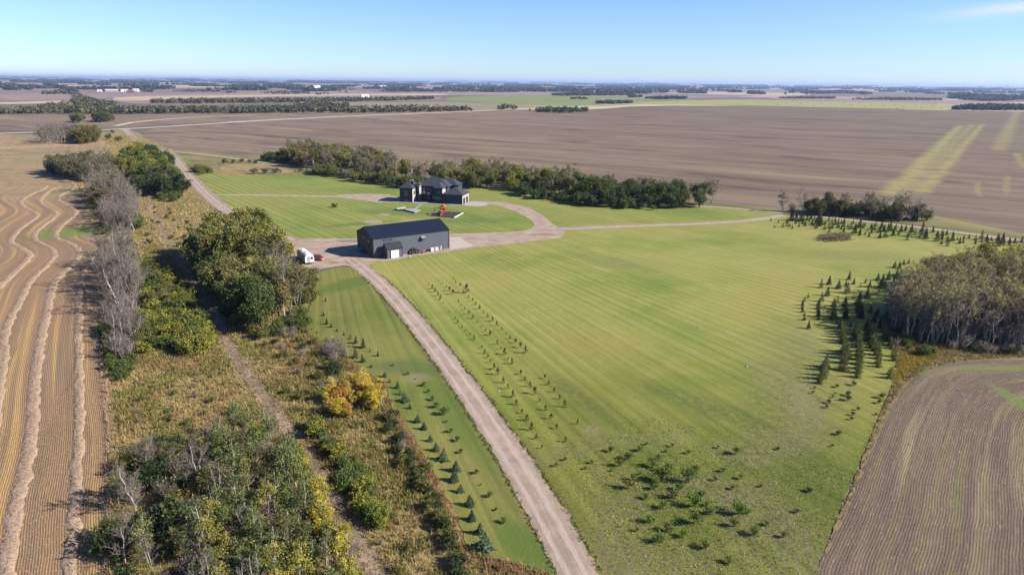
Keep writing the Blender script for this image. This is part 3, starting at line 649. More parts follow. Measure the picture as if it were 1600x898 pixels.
# ---- curved-row field, bottom right
def rows_field():
    E = Gs([(1230, 1500), (1268, 930), (1278, 880), (1303, 830), (1330, 775), (1350, 720), (1366, 682), (1382, 650), (1402, 615), (1432, 584), (1470, 569), (1530, 561), (1600, 559), (1800, 566), (2200, 580)])
    E = resample(smooth(E, 4), .25)
    xs = np.arange(20, 190, 1.0); ys = np.arange(15, 150, 1.0); X, Y = np.meshgrid(xs, ys); P = np.c_[X.ravel(), Y.ravel()]
    D = np.full(len(P), 1e9); S = np.zeros(len(P))
    for i, e in enumerate(E):
        d = np.hypot(P[:, 0] - e[0], P[:, 1] - e[1]); m = d < D; D[m] = d[m]; S[m] = i * .25
    poly = np.vstack([E, [[E[-1][0], 10], [E[0][0], 10]]]); ins = in_poly(P, poly); D = np.where(ins, D, -D)
    nx = len(xs); T = []
    for j in range(len(ys) - 1):
        for i in range(nx - 1):
            a = j*nx+i
            if (D[[a, a+1, a+nx, a+nx+1]] > -1.0).all(): T += [(a, a+1, a+nx+1), (a, a+nx+1, a+nx)]
    V = np.c_[P, np.where(D < 0, -.12, 0)]
    o = obj("cultivated_field", tri_mesh("cultivated_field", V, T, m_rows(), uv=np.c_[D, S]), loc=(0, 0, .12)); o["kind"] = "structure"
    return E
EDGE = rows_field()
# ------------------------------------------------------------------ building materials
def m_metal(name, c, rough=.45, seam=0.0):
    t = NT(name); oc = t.n("ShaderNodeTexCoord").outputs["Object"]
    v = t.noise(oc, .35, 4); st = t.noise(t.mapv(oc, scale=(3, 3, .15)), 1.0, 3)
    col = t.gain(c, t.math('ADD', .86, t.math('ADD', t.math('MULTIPLY', v, .16), t.math('MULTIPLY', st, .12))))
    t.p.inputs["Specular IOR Level"].default_value = .15
    return t.fin(col, rough=rough)
WALLG = m_metal("grey_steel_cladding", (.135, .147, .185)); END_SHADED = m_metal("shaded_end_cladding", (.12, .105, .10))  # left end wall's shade is put into its own darker cladding colour
ROOFN = m_metal("navy_steel_roof", (.008, .016, .040), .75); TRIM = m_metal("dark_trim", (.03, .033, .04))
WHITE = flat("white_paint", (.78, .79, .80), .5); CONC = flat("concrete", (.46, .40, .35), .9, vs=.6)
GLASS = flat("dark_window_glass", (.02, .028, .035), .08, .6, var=.02); BLACK = flat("black_rubber", (.022, .022, .024), .8)
SHING = m_metal("charcoal_shingles", (.052, .057, .078), .9); SIDING = m_metal("slate_blue_siding", (.045, .070, .105), .7)
STONE_SUNWALL = flat("pale_stone_and_sunlit_wall", (.40, .39, .40), .85, vs=2.5); ORANGE = flat("orange_paint", (.50, .085, .035), .6); RED = flat("red_plastic", (.60, .045, .05), .45)  # pale tone serves rocks, and painted-in sunlight on the house walls
CARRED = flat("dark_red_car_paint", (.30, .012, .03), .25, .5, var=.04); STEEL = flat("galvanised_steel", (.42, .43, .44), .4, .5, .4)
WOOD = flat("weathered_wood", (.26, .21, .165), .9, vs=3); BLUEP = flat("blue_plastic", (.10, .26, .50), .5); CYAN = flat("pale_blue_tarp", (.25, .42, .52), .6)
DARKG = flat("black_rubber_mulch", (.040, .032, .042), .95, var=.3, vs=5); PATIO = flat("grey_patio_paving", (.34, .34, .37), .85, vs=2); TAN = flat("tan_wood", (.45, .32, .22), .8)

def corr_wall(x0, y0, x1, y1, z0, zt0, zt1, mat, name, parent, pitch=.30, dep=.045):
    """ribbed steel wall between two ground points; top may slope or peak"""
    L = math.hypot(x1-x0, y1-y0); n = max(2, int(L / pitch)); ux, uy = (x1-x0)/L, (y1-y0)/L; nx, ny = uy, -ux
    V = []; F = []
    tops = zt0 if callable(zt0) else (lambda s: zt0 + (zt1 - zt0) * s)
    pts = []
    for i in range(n):
        a = i / n; 
        for f, d in ((0, 0), (.62, 0), (.72, dep), (.90, dep)): pts.append((a + f / n, d))
    pts.append((1.0, 0))
    for s_, d in pts:
        x = x0 + ux*L*s_ + nx*d; y = y0 + uy*L*s_ + ny*d; V += [(x, y, z0), (x, y, tops(s_))]
    F = [(2*i, 2*i+2, 2*i+3, 2*i+1) for i in range(len(pts) - 1)]
    return obj(name, poly_mesh(name, V, F, mat), parent)

# ------------------------------------------------------------------ the workshop
A0 = G(584, 404); SA = np.array([.8341, .5516]); SHOP_RZ = math.atan2(SA[1], SA[0]); SL, SW, SE, SR = 25.0, 12.4, 5.95, 8.25
def shop():
    t = empty("steel_workshop", (*A0, .1), SHOP_RZ)
    tag(t, "long grey steel workshop with navy roof on the gravel yard", "workshop")
    fr = MB().box(.05, .05, 0, SL-.05, SW-.05, .25).build("foundation", CONC, t)
    corr_wall(0, 0, SL, 0, .0, SE, SE, WALLG, "wall", t)
    corr_wall(SL, SW, 0, SW, .0, SE, SE, WALLG, "wall", t)
    gab = lambda s: SE + (SR - SE) * (1 - abs(2*s - 1))
    corr_wall(0, SW, 0, 0, .0, gab, 0, END_SHADED, "end_wall", t)
    corr_wall(SL, 0, SL, SW, .0, gab, 0, WALLG, "end_wall", t)
    def roof(x0, x1, y0, y1, ze, zr, ov, name, mat, th=.10):
        ym = (y0+y1)/2; sl = (zr-ze)/(ym-y0)
        for s_ in (-1, 1):
            ye = (y0 - ov) if s_ < 0 else (y1 + ov); zz = ze - ov*sl + .06; n = int((x1-x0+2*ov)/.9); V = []; F = []
            for i in range(n + 1):
                x = x0 - ov + (x1-x0+2*ov)*i/n
                for dx, dz in ((-.05, 0), (0, .045), (.05, 0)):
                    xx = min(max(x+dx, x0-ov), x1+ov); V += [(xx, ye, zz+dz), (xx, ym, zr+.06+dz)]
            m = len(V)//2
            F = [(2*i, 2*i+2, 2*i+3, 2*i+1) if s_ < 0 else (2*i+1, 2*i+3, 2*i+2, 2*i) for i in range(m-1)]
            obj(name, poly_mesh(name, V, F, mat), t)
    roof(0, SL, 0, SW, SE, SR, .25, "roof", ROOFN)
    MB().box(-.3, SW/2-.2, SR+.05, SL+.3, SW/2+.2, SR+.14).build("ridge_cap", ROOFN, t)
    for (x, y) in ((0, 0), (SL, 0), (0, SW), (SL, SW)):
        MB().box(x-.09, y-.09, 0, x+.09, y+.09, SE).build("corner_trim", TRIM, t)
    MB().box(-.25, -.36, SE-.16, SL+.25, -.26, SE-.02).build("gutter", TRIM, t)
    MB().box(-.25, SW+.26, SE-.16, SL+.25, SW+.36, SE-.02).build("gutter", TRIM, t)
    for s_ in (0, 1):                                       # barge boards on the left gable
        V0 = (-.29, -.3, SE-.1) if s_ == 0 else (-.29, SW+.3, SE-.1)
        MB().tube([V0, (-.29, SW/2, SR+.02)], .07, 4).build("barge_board", TRIM, t)
    # low door in the dark end
    MB().box(-.10, SW-2.0, 0, -.05, SW-.6, 2.4).build("end_door", TRIM, t)
    for y in (3.2, 7.2): 
        l = MB().box(-.22, y-.25, 4.3 if y < 5 else 4.7, -.06, y+.25, 4.55 if y < 5 else 4.95).build("wall_lamp", WHITE, t)
    MB().box(-.2, 1.4, 5.9, -.06, 1.7, 6.1).build("wall_lamp", WHITE, t)
    for k, x in enumerate((3.35, 4.05, 5.15, 5.85)):
        w_ = MB().box(x-.17, -.10, 4.75, x+.17, -.055, 5.25).build("window", TRIM, t)
        MB().box(x-.12, -.125, 4.8, x+.12, -.103, 5.2).build("pane", GLASS, w_)
    h = MB(); h.hull([(15.3, -.06, 4.35), (16.6, -.06, 4.35), (16.6, -1.0, 4.35), (15.3, -1.0, 4.35)][::-1], [(15.3, -.06, 4.95), (16.6, -.06, 4.95), (16.6, -1.0, 4.55), (15.3, -1.0, 4.55)][::-1])
    hd = h.build("vent_hood", STEEL, t); MB().box(15.45, -.9, 3.95, 16.45, -.1, 4.34).build("vent_duct", TRIM, hd)
    # annex, built on to the long wall
    x0, x1, y0, ae, ar = 3.0, 7.8, -3.0, 3.1, 4.5
    AN = MB().box(x0, y0, 0, x1, -.06, .12).build("annex_slab", CONC, t)
    f = corr_wall(x0, y0, x1, y0, .1, ae, ae, WALLG, "annex_wall", t)
    gl = lambda s: ae + (ar-ae) * (1-abs(2*s-1))
    ANW = m_metal("annex_grey", (.125, .13, .145))
    corr_wall(x0, -.06, x0, y0, .1, gl, 0, ANW, "annex_wall", t); corr_wall(x1, y0, x1, -.06, .1, gl, 0, ANW, "annex_wall", t)
    ym = (y0-.06)/2
    ANR = m_metal("annex_dark_roof", (.030, .034, .045), .5)
    for s_, ye in ((-1, y0-.25), (1, -.06)):
        zz = ae - (.25*(ar-ae)/(ym-y0) if s_ < 0 else 0)
        MB().hull([(x0-.2, ye, zz), (x1+.2, ye, zz), (x1+.2, ym, ar), (x0-.2, ym, ar)] if s_ < 0 else [(x0-.2, ym, ar), (x1+.2, ym, ar), (x1+.2, ye, zz), (x0-.2, ye, zz)],
                  [(x0-.2, ye, zz+.1), (x1+.2, ye, zz+.1), (x1+.2, ym, ar+.1), (x0-.2, ym, ar+.1)] if s_ < 0 else [(x0-.2, ym, ar+.1), (x1+.2, ym, ar+.1), (x1+.2, ye, zz+.1), (x0-.2, ye, zz+.1)]).build("annex_roof", ANR, t)
    for x in (x0, x1): MB().box(x-.07, y0-.07, 0.1, x+.07, y0+.03, ae-.02).build("corner_trim", TRIM, t)
    d = MB().box(4.15, y0-.10, .1, 6.75, y0-.05, 2.45).build("overhead_door", WHITE, t)
    for k in range(4):
        MB().box(4.2, y0-.135, .14 + k*.58, 6.7, y0-.103, .66 + k*.58).build("door_panel", WHITE, d)
    fm = MB(); fm.box(4.0, y0-.13, .1, 4.145, y0-.052, 2.6); fm.box(6.755, y0-.13, .1, 6.9, y0-.052, 2.6); fm.box(4.15, y0-.13, 2.455, 6.75, y0-.052, 2.6); fm.build("door_frame", TRIM, t)
    return t
SHOP = shop()
sheet("concrete_apron", [(703, 371), (716, 370.5), (741, 385.5), (703, 390.5)], CONC, .13, 0, None, 0)
def SP(u, v, z=0.0):
    """point in the workshop's frame: u along its long wall, v out from it (negative = towards the lens)"""
    return (A0[0] + SA[0]*u - SA[1]*v, A0[1] + SA[1]*u + SA[0]*v, z + .105)

# things standing along the long wall
def tyre(name, R, r, w_, loc, rot, label, n=24):
    prof = [(R-.02, -w_/2*.7), (R, -w_/2*.4), (R, w_/2*.4), (R-.02, w_/2*.7), (R*.85, w_/2), (r, w_/2*.8), (r, -w_/2*.8), (R*.85, -w_/2), (R-.02, -w_/2*.7)]
    V = [(a*math.cos(2*math.pi*k/n), b, a*math.sin(2*math.pi*k/n)) for a, b in prof for k in range(n)]
    F = [(i*n+k, i*n+(k+1)%n, (i+1)*n+(k+1)%n, (i+1)*n+k) for i in range(len(prof)-1) for k in range(n)]
    o = obj(name, poly_mesh(name, V, F, BLACK), None, loc); o.rotation_euler = rot
    return tag(o, label, "tyre", "big black tyres leaning on the workshop wall")
tyre("tractor_tyre", .95, .45, .5, (SP(12.6, -.75)[0], SP(12.6, -.75)[1], 1.0), (R_(-22), 0, SHOP_RZ+.12), "largest black tractor tyre leaning against the grey workshop wall")
tyre("tractor_tyre", .72, .36, .4, (SP(13.5, -1.25)[0], SP(13.5, -1.25)[1], .78), (R_(-28), 0, SHOP_RZ-.2), "smaller black tyre leaning just right of the largest one")
tyre("tractor_tyre", .6, .3, .35, (*SP(11.3, -1.2)[:2], .3), (R_(88), 0, SHOP_RZ), "black tyre lying flat left of the leaning tyres")
def implement():
    t = empty("garden_implement", SP(15.6, -1.5), SHOP_RZ+.3); tag(t, "small orange implement with tines between the black tyres and white tanks", "implement")
    m = MB(); m.box(-.7, -.12, .45, .7, .12, .6); m.box(-.12, -.5, .42, .12, .7, .56); m.tube([(0, .6, .5), (0, 1.0, 1.05)], .06, 6); m.tube([(-.5, 0, .6), (0, .5, 1.15), (.5, 0, .6)], .05, 6); m.build("frame", ORANGE, t)
    for x in (-.6, -.2, .2, .6): MB().tube([(x, -.1, .5), (x, -.32, .25), (x, -.18, 0)], .035, 5).build("tine", ORANGE, t)
    for x in (-.75, .75):
        q = MB(); q.V = [(x + b, a*math.cos(2*math.pi*k/12), .28 + a*math.sin(2*math.pi*k/12)) for a, b in ((.28, -.07), (.28, .07)) for k in range(12)]
        q.F = [(k, (k+1)%12, 12+(k+1)%12, 12+k) for k in range(12)] + [tuple(range(12)), tuple(range(23, 11, -1))]; q.build("wheel", BLACK, t)
implement()
def tote(loc, rz, label):
    t = empty("tank_tote", loc, rz); tag(t, label, "tank", "white tanks beside the workshop wall")
    MB().box(-.6, -.5, 0, .6, .5, .12).build("pallet", WOOD, t)
    b = MB(); b.hull([(-.52, -.44, .13), (.52, -.44, .13), (.52, .44, .13), (-.52, .44, .13)], [(-.50, -.42, 1.1), (.50, -.42, 1.1), (.50, .42, 1.1), (-.50, .42, 1.1)]); b.lathe([(.16, 0), (.16, .1)], 0, 0, 1.1, 10); b.build("bottle", WHITE, t)
    c = MB()
    for z in (.3, .55, .8, 1.05): c.tube([(-.58, -.48, z), (.58, -.48, z), (.58, .48, z), (-.58, .48, z), (-.58, -.48, z)], .018, 4)
    for x in (-.58, -.2, .2, .58):
        for y in (-.48, .48): c.tube([(x, y, .12), (x, y, 1.06)], .018, 4)
    c.build("cage", STEEL, t)
tote(SP(18.5, -1.2), SHOP_RZ, "white tank tote nearest the orange implement by the workshop wall")
tote(SP(20.0, -1.15), SHOP_RZ+.06, "white tank tote farther from the orange implement by the wall")
def post_tank():
    t = empty("gas_cylinder", SP(21.8, -.7), 0); tag(t, "slim white upright gas cylinder near the right end of the workshop wall", "gas cylinder")
    MB().lathe([(.19, 0), (.2, .1), (.2, 1.0), (.16, 1.14), (.06, 1.2)], n=14).build("shell", WHITE, t); MB().lathe([(.1, 0), (.1, .14), (.05, .2)], z=1.2, n=10).build("valve_cap", STEEL, t)
post_tank()
def pallet(loc, rz, label, mat=TAN):
    t = empty("wooden_pallet", loc, rz); tag(t, label, "pallet", "pallets along the workshop wall")
    for y in (-.5, 0, .5): MB().box(-.6, y-.05, 0, .6, y+.05, .1).build("bearer", mat, t)
    for k in range(7): MB().box(-.6 + k*.18, -.55, .102, -.48 + k*.18, .55, .125).build("board", mat, t)
pallet(SP(22.8, -1.3), SHOP_RZ, "tan wooden pallet near the right end of the workshop wall"); pallet(SP(24.0, -1.2), SHOP_RZ+.2, "tan wooden pallet right at the workshop's right corner")
def firewood(loc, rz):
    t = empty("lumber_stack", loc, rz); tag(t, "little stack of dark boards and a pale block on the gravel before the wall", "lumber")
    for k in range(4): MB().box(-.55, -.3 + k*.15, 0, .55, -.18 + k*.15, .12).build("board", WOOD, t)
    MB().box(-.2, -.15, .121, .15, .12, .4).build("block", WHITE, t)
firewood(SP(9.9, -3.6), SHOP_RZ)
def fuel_tank():
    t = empty("fuel_tank", (*G(567, 394), .1), SHOP_RZ+.1); tag(t, "blue horizontal fuel tank on a stand in the workshop's shadow", "fuel tank")
    m = MB(); n = 16; prof = [(.35, -1.15), (.62, -1.05), (.62, 1.05), (.35, 1.15)]
    m.V = [(b, a*math.cos(2*math.pi*k/n), 1.05 + a*math.sin(2*math.pi*k/n)) for a, b in prof for k in range(n)]
    m.F = [(i*n+k, i*n+(k+1)%n, (i+1)*n+(k+1)%n, (i+1)*n+k) for i in range(3) for k in range(n)] + [tuple(range(n)), tuple(range(4*n-1, 3*n-1, -1))]
    m.build("shell", BLUEP, t)
    for x in (-.8, .8):
        for y in (-.4, .4): MB().tube([(x, y, 0), (x, y*.7, .6)], .05, 5).build("leg", TRIM, t)
    MB().lathe([(.1, 0), (.1, .18)], z=1.66, n=8).build("filler_cap", STEEL, t)
fuel_tank()
def trough(loc, rz, label, nm, L=1.6, mat=CYAN):
    t = empty(nm, loc, rz); tag(t, label, "trough" if nm == "stock_trough" else "crate")
    if nm == "stock_trough":
        m = MB(); n = 16
        m.V = [(L/2*a*math.cos(2*math.pi*k/n), .45*a*math.sin(2*math.pi*k/n), z) for a, z in ((.92, 0), (1, .5), (.94, .5), (.88, .06)) for k in range(n)]
        m.F = [(i*n+k, i*n+(k+1)%n, (i+1)*n+(k+1)%n, (i+1)*n+k) for i in range(3) for k in range(n)] + [tuple(range(3*n, 4*n)), tuple(reversed(range(n)))]
        m.build("tub", mat, t)
    else:
        MB().box(-.45, -.35, 0, .45, .35, .08).build("base", WOOD, t)
        for y in (-.35, .32): MB().box(-.45, y, .081, .45, y+.03, .55).build("side_panel", mat, t)
        for x in (-.45, .42): MB().box(x, -.318, .081, x+.03, .318, .55).build("side_panel", mat, t)
trough((*G(560, 398.5), .1), .5, "pale blue oval stock trough in the shade left of the workshop", "stock_trough", 1.9)
trough((*G(577, 399.5), .1), .9, "small pale crate in the shade at the workshop's near corner", "open_crate", mat=STEEL)

# ------------------------------------------------------------------ white trailer, red car
def trailer():
    P0 = G(484.5, 413.5); P1 = G(467, 399.5); d = P1-P0; d /= np.linalg.norm(d); rz = math.atan2(d[1], d[0]) ; L = 9.6
    t = empty("camper_trailer", (*P0, .1), rz); tag(t, "long round-roofed white camper trailer parked beside the trees at the yard edge", "trailer")
    W = 1.25; NS = 13
    def arch(top, low, w_):
        pts = [(-w_, low), (-w_, top - .75)]
        pts += [(-w_ * math.cos(math.pi * k / 8), top - .75 + .75 * math.sin(math.pi * k / 8)) for k in range(1, 8)]
        return pts + [(w_, top - .75), (w_, low)]
    secs = [(0, arch(2.75, .6, W)), (.25, arch(2.95, .55, W)), (L-1.2, arch(2.98, .55, W)), (L-.35, arch(2.6, .6, W*.97)), (L, arch(2.0, .75, W*.9))]
    V = [(x, y, z) for x, pr in secs for y, z in pr]; n = len(secs[0][1])
    F = [(i*n+k, i*n+(k+1)%n, (i+1)*n+(k+1)%n, (i+1)*n+k) for i in range(4) for k in range(n)] + [tuple(reversed(range(n))), tuple(range(4*n, 5*n))]
    obj("body", poly_mesh("body", V, F, WHITE), t)
    GS = flat("grey_stripe_paint", (.33, .37, .43), .4)
    for s_ in (-1, 1):
        y0 = W+.004 if s_ > 0 else -W-.02
        MB().box(.3, y0, 1.0, L-.7, y0+.016, 1.2).build("stripe", GS, t)
        for x in (1.6, 3.8, 6.6): 
            w_ = MB().box(x, y0, 1.6, x+1.0, y0+.02, 2.2).build("window", TRIM, t); MB().box(x+.07, y0 + (.021 if s_ > 0 else -.006), 1.67, x+.93, y0 + (.027 if s_ > 0 else -.001), 2.13).build("pane", GLASS, w_)
    dr = MB().box(-.075, -.1, .8, -.055, .6, 2.35).build("rear_door", GS, t)
    rw = MB().box(-.08, -.95, 1.5, -.055, -.3, 2.1).build("window", TRIM, t); MB().box(-.1, -.9, 1.55, -.083, -.35, 2.05).build("pane", GLASS, rw)
    for x in (2.5, 6.0): MB().box(x, -.3, 2.93, x+.7, .3, 3.16).build("roof_vent", WHITE, t)
    for x in (4.2, 5.1):
        for s_ in (-1, 1):
            q = MB(); q.V = [(x + .36*math.cos(2*math.pi*k/16), s_*(W-.02) + b, .37 + .36*math.sin(2*math.pi*k/16)) for b in (-.12, .1) for k in range(16)]
            q.F = [(k, (k+1)%16, 16+(k+1)%16, 16+k) for k in range(16)] + [tuple(range(16)), tuple(range(31, 15, -1))]; wh = q.build("wheel", BLACK, t)
    h = MB(); h.tube([(L-.3, -.8, .6), (L+1.1, 0, .55), (L-.3, .8, .6)], .06, 6); h.build("hitch", TRIM, t)
    MB().box(.1, -1.1, .35, L-.3, 1.1, .545).build("chassis", TRIM, t)
trailer()
def car():
    P = G(496.5, 406.5); t = empty("red_car", (*P, .1), R_(-28)); tag(t, "dark red hatchback car parked behind the white trailer", "car")
    def loft(secs, mat, nm):
        V = []; F = []
        for x, prof in secs: V += [(x, y, z) for y, z in prof]
        n = len(secs[0][1])
        for i in range(len(secs)-1): F += [(i*n+k, i*n+(k+1)%n, (i+1)*n+(k+1)%n, (i+1)*n+k) for k in range(n)]
        F += [tuple(reversed(range(n))), tuple(range((len(secs)-1)*n, len(secs)*n))]
        return obj(nm, poly_mesh(nm, V, F, mat), t)
    b = lambda w_, z0, z1: [(-w_, z0), (w_, z0), (w_+.04, (z0+z1)/2), (w_-.06, z1), (-w_+.06, z1), (-w_-.04, (z0+z1)/2)]
    loft([(-2.1, b(.72, .4, .82)), (-2.0, b(.84, .3, .95)), (-.6, b(.88, .25, 1.0)), (.8, b(.88, .25, .98)), (1.8, b(.84, .28, .85)), (2.15, b(.68, .38, .68))], CARRED, "body")
    c = lambda w_, z1: [(-.8, .96), (.8, .96), (w_, z1), (-w_, z1)]
    loft([(-1.95, c(.78, .99)), (-1.5, c(.62, 1.46)), (.35, c(.62, 1.52)), (1.15, c(.78, .99))], GLASS, "cabin_glass")
    loft([(-1.52, [(-.64, 1.44), (.64, 1.44), (.6, 1.5), (-.6, 1.5)]), (.38, [(-.64, 1.5), (.64, 1.5), (.6, 1.56), (-.6, 1.56)])], CARRED, "roof")
    for x in (-1.35, 1.35):
        for y in (-.82, .82):
            q = MB(); q.V = [(x + .33*math.cos(2*math.pi*k/16), y + d, .33 + .33*math.sin(2*math.pi*k/16)) for d in (-.11, .11) for k in range(16)]
            q.F = [(k, (k+1)%16, 16+(k+1)%16, 16+k) for k in range(16)] + [tuple(range(16)), tuple(range(31, 15, -1))]; wh = q.build("wheel", BLACK, t)
            s_ = 1 if y > 0 else -1; MB().box(x-.16, y+.112*s_-.004, .17, x+.16, y+.112*s_+.004, .49).build("rim", STEEL, wh)
    for y in (-.55, .55):
        MB().box(1.98, y-.17, .62, 2.12, y+.17, .78).build("headlight", WHITE, t); MB().box(-2.1, y-.2, .68, -2.0, y+.2, .86).build("tail_light", RED, t)
    MB().box(2.02, -.35, .42, 2.17, .35, .56).build("licence_plate", WHITE, t)
car()

# ------------------------------------------------------------------ the house
H0 = G(625, 315.5); HRZ = R_(-14)
def house():
    t = empty("farm_house", (*H0, .1), HRZ); tag(t, "large dark slate-blue two-storey house with hipped roofs and attached garage", "house")
    def block(x0, y0, x1, y1, h, right=SIDING, nm="wall"):
        MB().box(x0, y0, 0, x1, y1, h).build(nm, SIDING, t)
        if right is not SIDING: MB().box(x1+.003, y0+.05, .02, x1+.06, y1-.05, h-.05).build("sunlit_wall_skin", right, t)  # paler skin: sunlight on the right-hand walls put into the colour
    def hip(x0, y0, x1, y1, z, rise, ov=.5, nm="roof"):
        x0 -= ov; y0 -= ov; x1 += ov; y1 += ov; w_, d = x1-x0, y1-y0; k = min(w_, d) / 2
        if w_ >= d: r0, r1 = (x0+k, (y0+y1)/2), (x1-k, (y0+y1)/2)
        else: r0, r1 = ((x0+x1)/2, y0+k), ((x0+x1)/2, y1-k)
        V = [(x0, y0, z), (x1, y0, z), (x1, y1, z), (x0, y1, z), (x0, y0, z+.18), (x1, y0, z+.18), (x1, y1, z+.18), (x0, y1, z+.18), (*r0, z+.18+rise), (*r1, z+.18+rise)]
        F = [(0, 3, 2, 1), (0, 1, 5, 4), (1, 2, 6, 5), (2, 3, 7, 6), (3, 0, 4, 7)]
        if w_ >= d: F += [(4, 5, 9, 8), (5, 6, 9), (6, 7, 8, 9), (7, 4, 8)]
        else: F += [(4, 5, 8), (5, 6, 9, 8), (6, 7, 9), (7, 4, 8, 9)]
        r = obj(nm, poly_mesh(nm, V, F, SHING), t)
        g = MB(); g.box(x0-.05, y0-.09, z+.02, x1+.05, y0-.005, z+.17); g.box(x1+.005, y0, z+.02, x1+.09, y1, z+.17); g.build("gutter", TRIM, t)
        return r
    def win(x0, z0, x1, z1, y, cols=2, mat=None, side=None):
        """window in a front wall at depth y (front faces -y) or in a right wall at x=side"""
        mt = mat or TRIM
        if side is None:
            f = MB().box(x0, y-.07, z0, x1, y-.003, z1).build("window", mt, t)
            cw = (x1-x0-.08) / cols
            for c_ in range(cols): MB().box(x0+.08+c_*cw, y-.10, z0+.08, x0+c_*cw+cw, y-.073, z1-.08).build("pane", GLASSL, f)
        else:
            f = MB().box(side+.063, x0, z0, side+.12, x1, z1).build("window", mt, t); MB().box(side+.123, x0+.1, z0+.1, side+.15, x1-.1, z1-.1).build("pane", GLASS, f)
    GLASSL = flat("reflecting_glass", (.10, .11, .09), .12, .8, var=.2)
    block(0, 0, 5.8, 9.5, 5.9, STONE_SUNWALL)                    # left wing
    hip(0, 0, 5.8, 9.5, 5.9, 2.5)
    block(5.9, 6.6, 19.0, 16, 6.2)                       # main body
    hip(5.2, 6.6, 19.4, 16, 6.25, 3.0)
    block(6.6, 3.4, 7.6, 6.5, 6.0, STONE_SUNWALL); hip(5.85, 3.6, 7.7, 7.2, 6.95, 1.0, .35)
    MB().box(5.86, 3.7, 6.2, 7.6, 7.0, 6.94).build("dormer_wall", STONE_SUNWALL, t)
    block(15.0, 2.2, 18.6, 6.5, 6.2, STONE_SUNWALL); hip(15.0, 2.2, 18.6, 7.5, 6.2, 2.0)
    block(12.5, 13.8, 22.0, 19, 6.1); hip(12.5, 12.0, 22.0, 18.5, 6.3, 2.4, .5)
    block(19.3, 1.0, 28.0, 10.0, 3.9, STONE_SUNWALL); hip(19.3, 1.0, 28.0, 10.0, 3.9, 2.7)
    # windows of the left wing: three tall lights over three basement lights
    for x in (2.0, 2.65, 3.3): win(x, 2.5, x+.58, 5.1, 0, 1, GOLD)
    for x in (2.0, 2.65, 3.3): win(x, .35, x+.58, .95, 0, 1, GOLD)
    win(1.5, 3.2, 2.7, 4.6, None, side=5.8); win(3.6, 3.2, 4.6, 4.6, None, side=5.8); win(2.0, .6, 3.2, 2.0, None, side=5.8)
    win(16.4, 3.9, 17.9, 5.2, 2.2, 2); 
    for x in (15.3, 16.1, 16.9, 17.7): win(x, 1.7, x+.62, 2.4, 2.2, 1, STEEL)
    for x in (8.2, 9.6, 11.0): win(x, 3.4, x+1.1, 5.6, 6.6, 1)
    for x in (8.2, 10.2, 12.4): win(x, .3, x+1.4, 2.3, 6.6, 1)
    win(13.2, 3.5, 14.4, 5.0, 6.6, 1)
    dr = MB().box(20.2, .93, .05, 21.2, .997, 2.15).build("door", TRIM, t); MB().box(21.0, .90, 1.0, 21.08, .928, 1.1).build("handle", STEEL, dr)
    for y in (2.0, 6.0): 
        g = MB().box(28.064, y, .05, 28.12, y+2.6, 2.5).build("garage_door", TRIM, t)
        for k in range(4): MB().box(28.123, y+.06, .1+k*.6, 28.15, y+2.54, .62+k*.6).build("door_panel", TRIM, g)
    # deck in the recess
    MB().box(7.7, 3.4, 2.85, 14.95, 6.55, 3.05).build("deck", TRIM, t)
    for x in (7.9, 10.3, 12.6, 14.8): MB().box(x-.12, 3.45, 0, x+.12, 3.7, 2.84).build("post", TRIM, t)
    rl = MB()
    rl.tube([(7.7, 3.45, 4.0), (14.9, 3.45, 4.0)], .04, 4); rl.tube([(7.7, 3.45, 3.2), (14.9, 3.45, 3.2)], .03, 4)
    rr = rl.build("railing", STEEL, t)
    for k in range(25): MB().box(7.75 + k*.295, 3.43, 3.06, 7.78 + k*.295, 3.46, 3.98).build("baluster", STEEL, rr)
    MB().box(8.6, 5.6, 3.06, 9.3, 6.2, 3.9).build("deck_chair", WHITE, t)
    MB().box(10.8, 4.6, 3.06, 12.0, 5.3, 3.7).build("deck_table", WHITE, t)
    MB().box(4.3, 2.6, 7.2, 5.1, 3.4, 9.0).build("chimney", TRIM, t)
    MB().box(4.25, 2.55, 9.003, 5.15, 3.45, 9.15).build("chimney_cap", WHITE, t)
GOLD = flat("pale_gold_frame", (.30, .27, .11), .6)
house()
hp = lambda u, v: (H0[0] + math.cos(HRZ)*u - math.sin(HRZ)*v, H0[1] + math.sin(HRZ)*u + math.cos(HRZ)*v)
sheet("paving", [hp(-.5, -.2), hp(-.5, -1.6), hp(8, -1.4), hp(19, -1.4), hp(28.5, -1.2), hp(28.5, .8), hp(19, .8), hp(19, 2.0), hp(6.2, 3.0), hp(6.0, -.2)], PATIO, .115, 0, None, 0, world=True)
sheet("paving", [hp(28.2, -.5), hp(28.2, 11), hp(37, 9), hp(39, 2), hp(36, -1.2), hp(31, -1.4)], flat("pale_apron", (.40, .37, .36), .9, vs=.8), .112, .1, 1, 1, world=True)
sheet("paving", [(646.5, 327.2), (657.8, 319.3), (660.2, 319.3), (650.5, 327.5)], PATIO, .09, 0, None, 0)

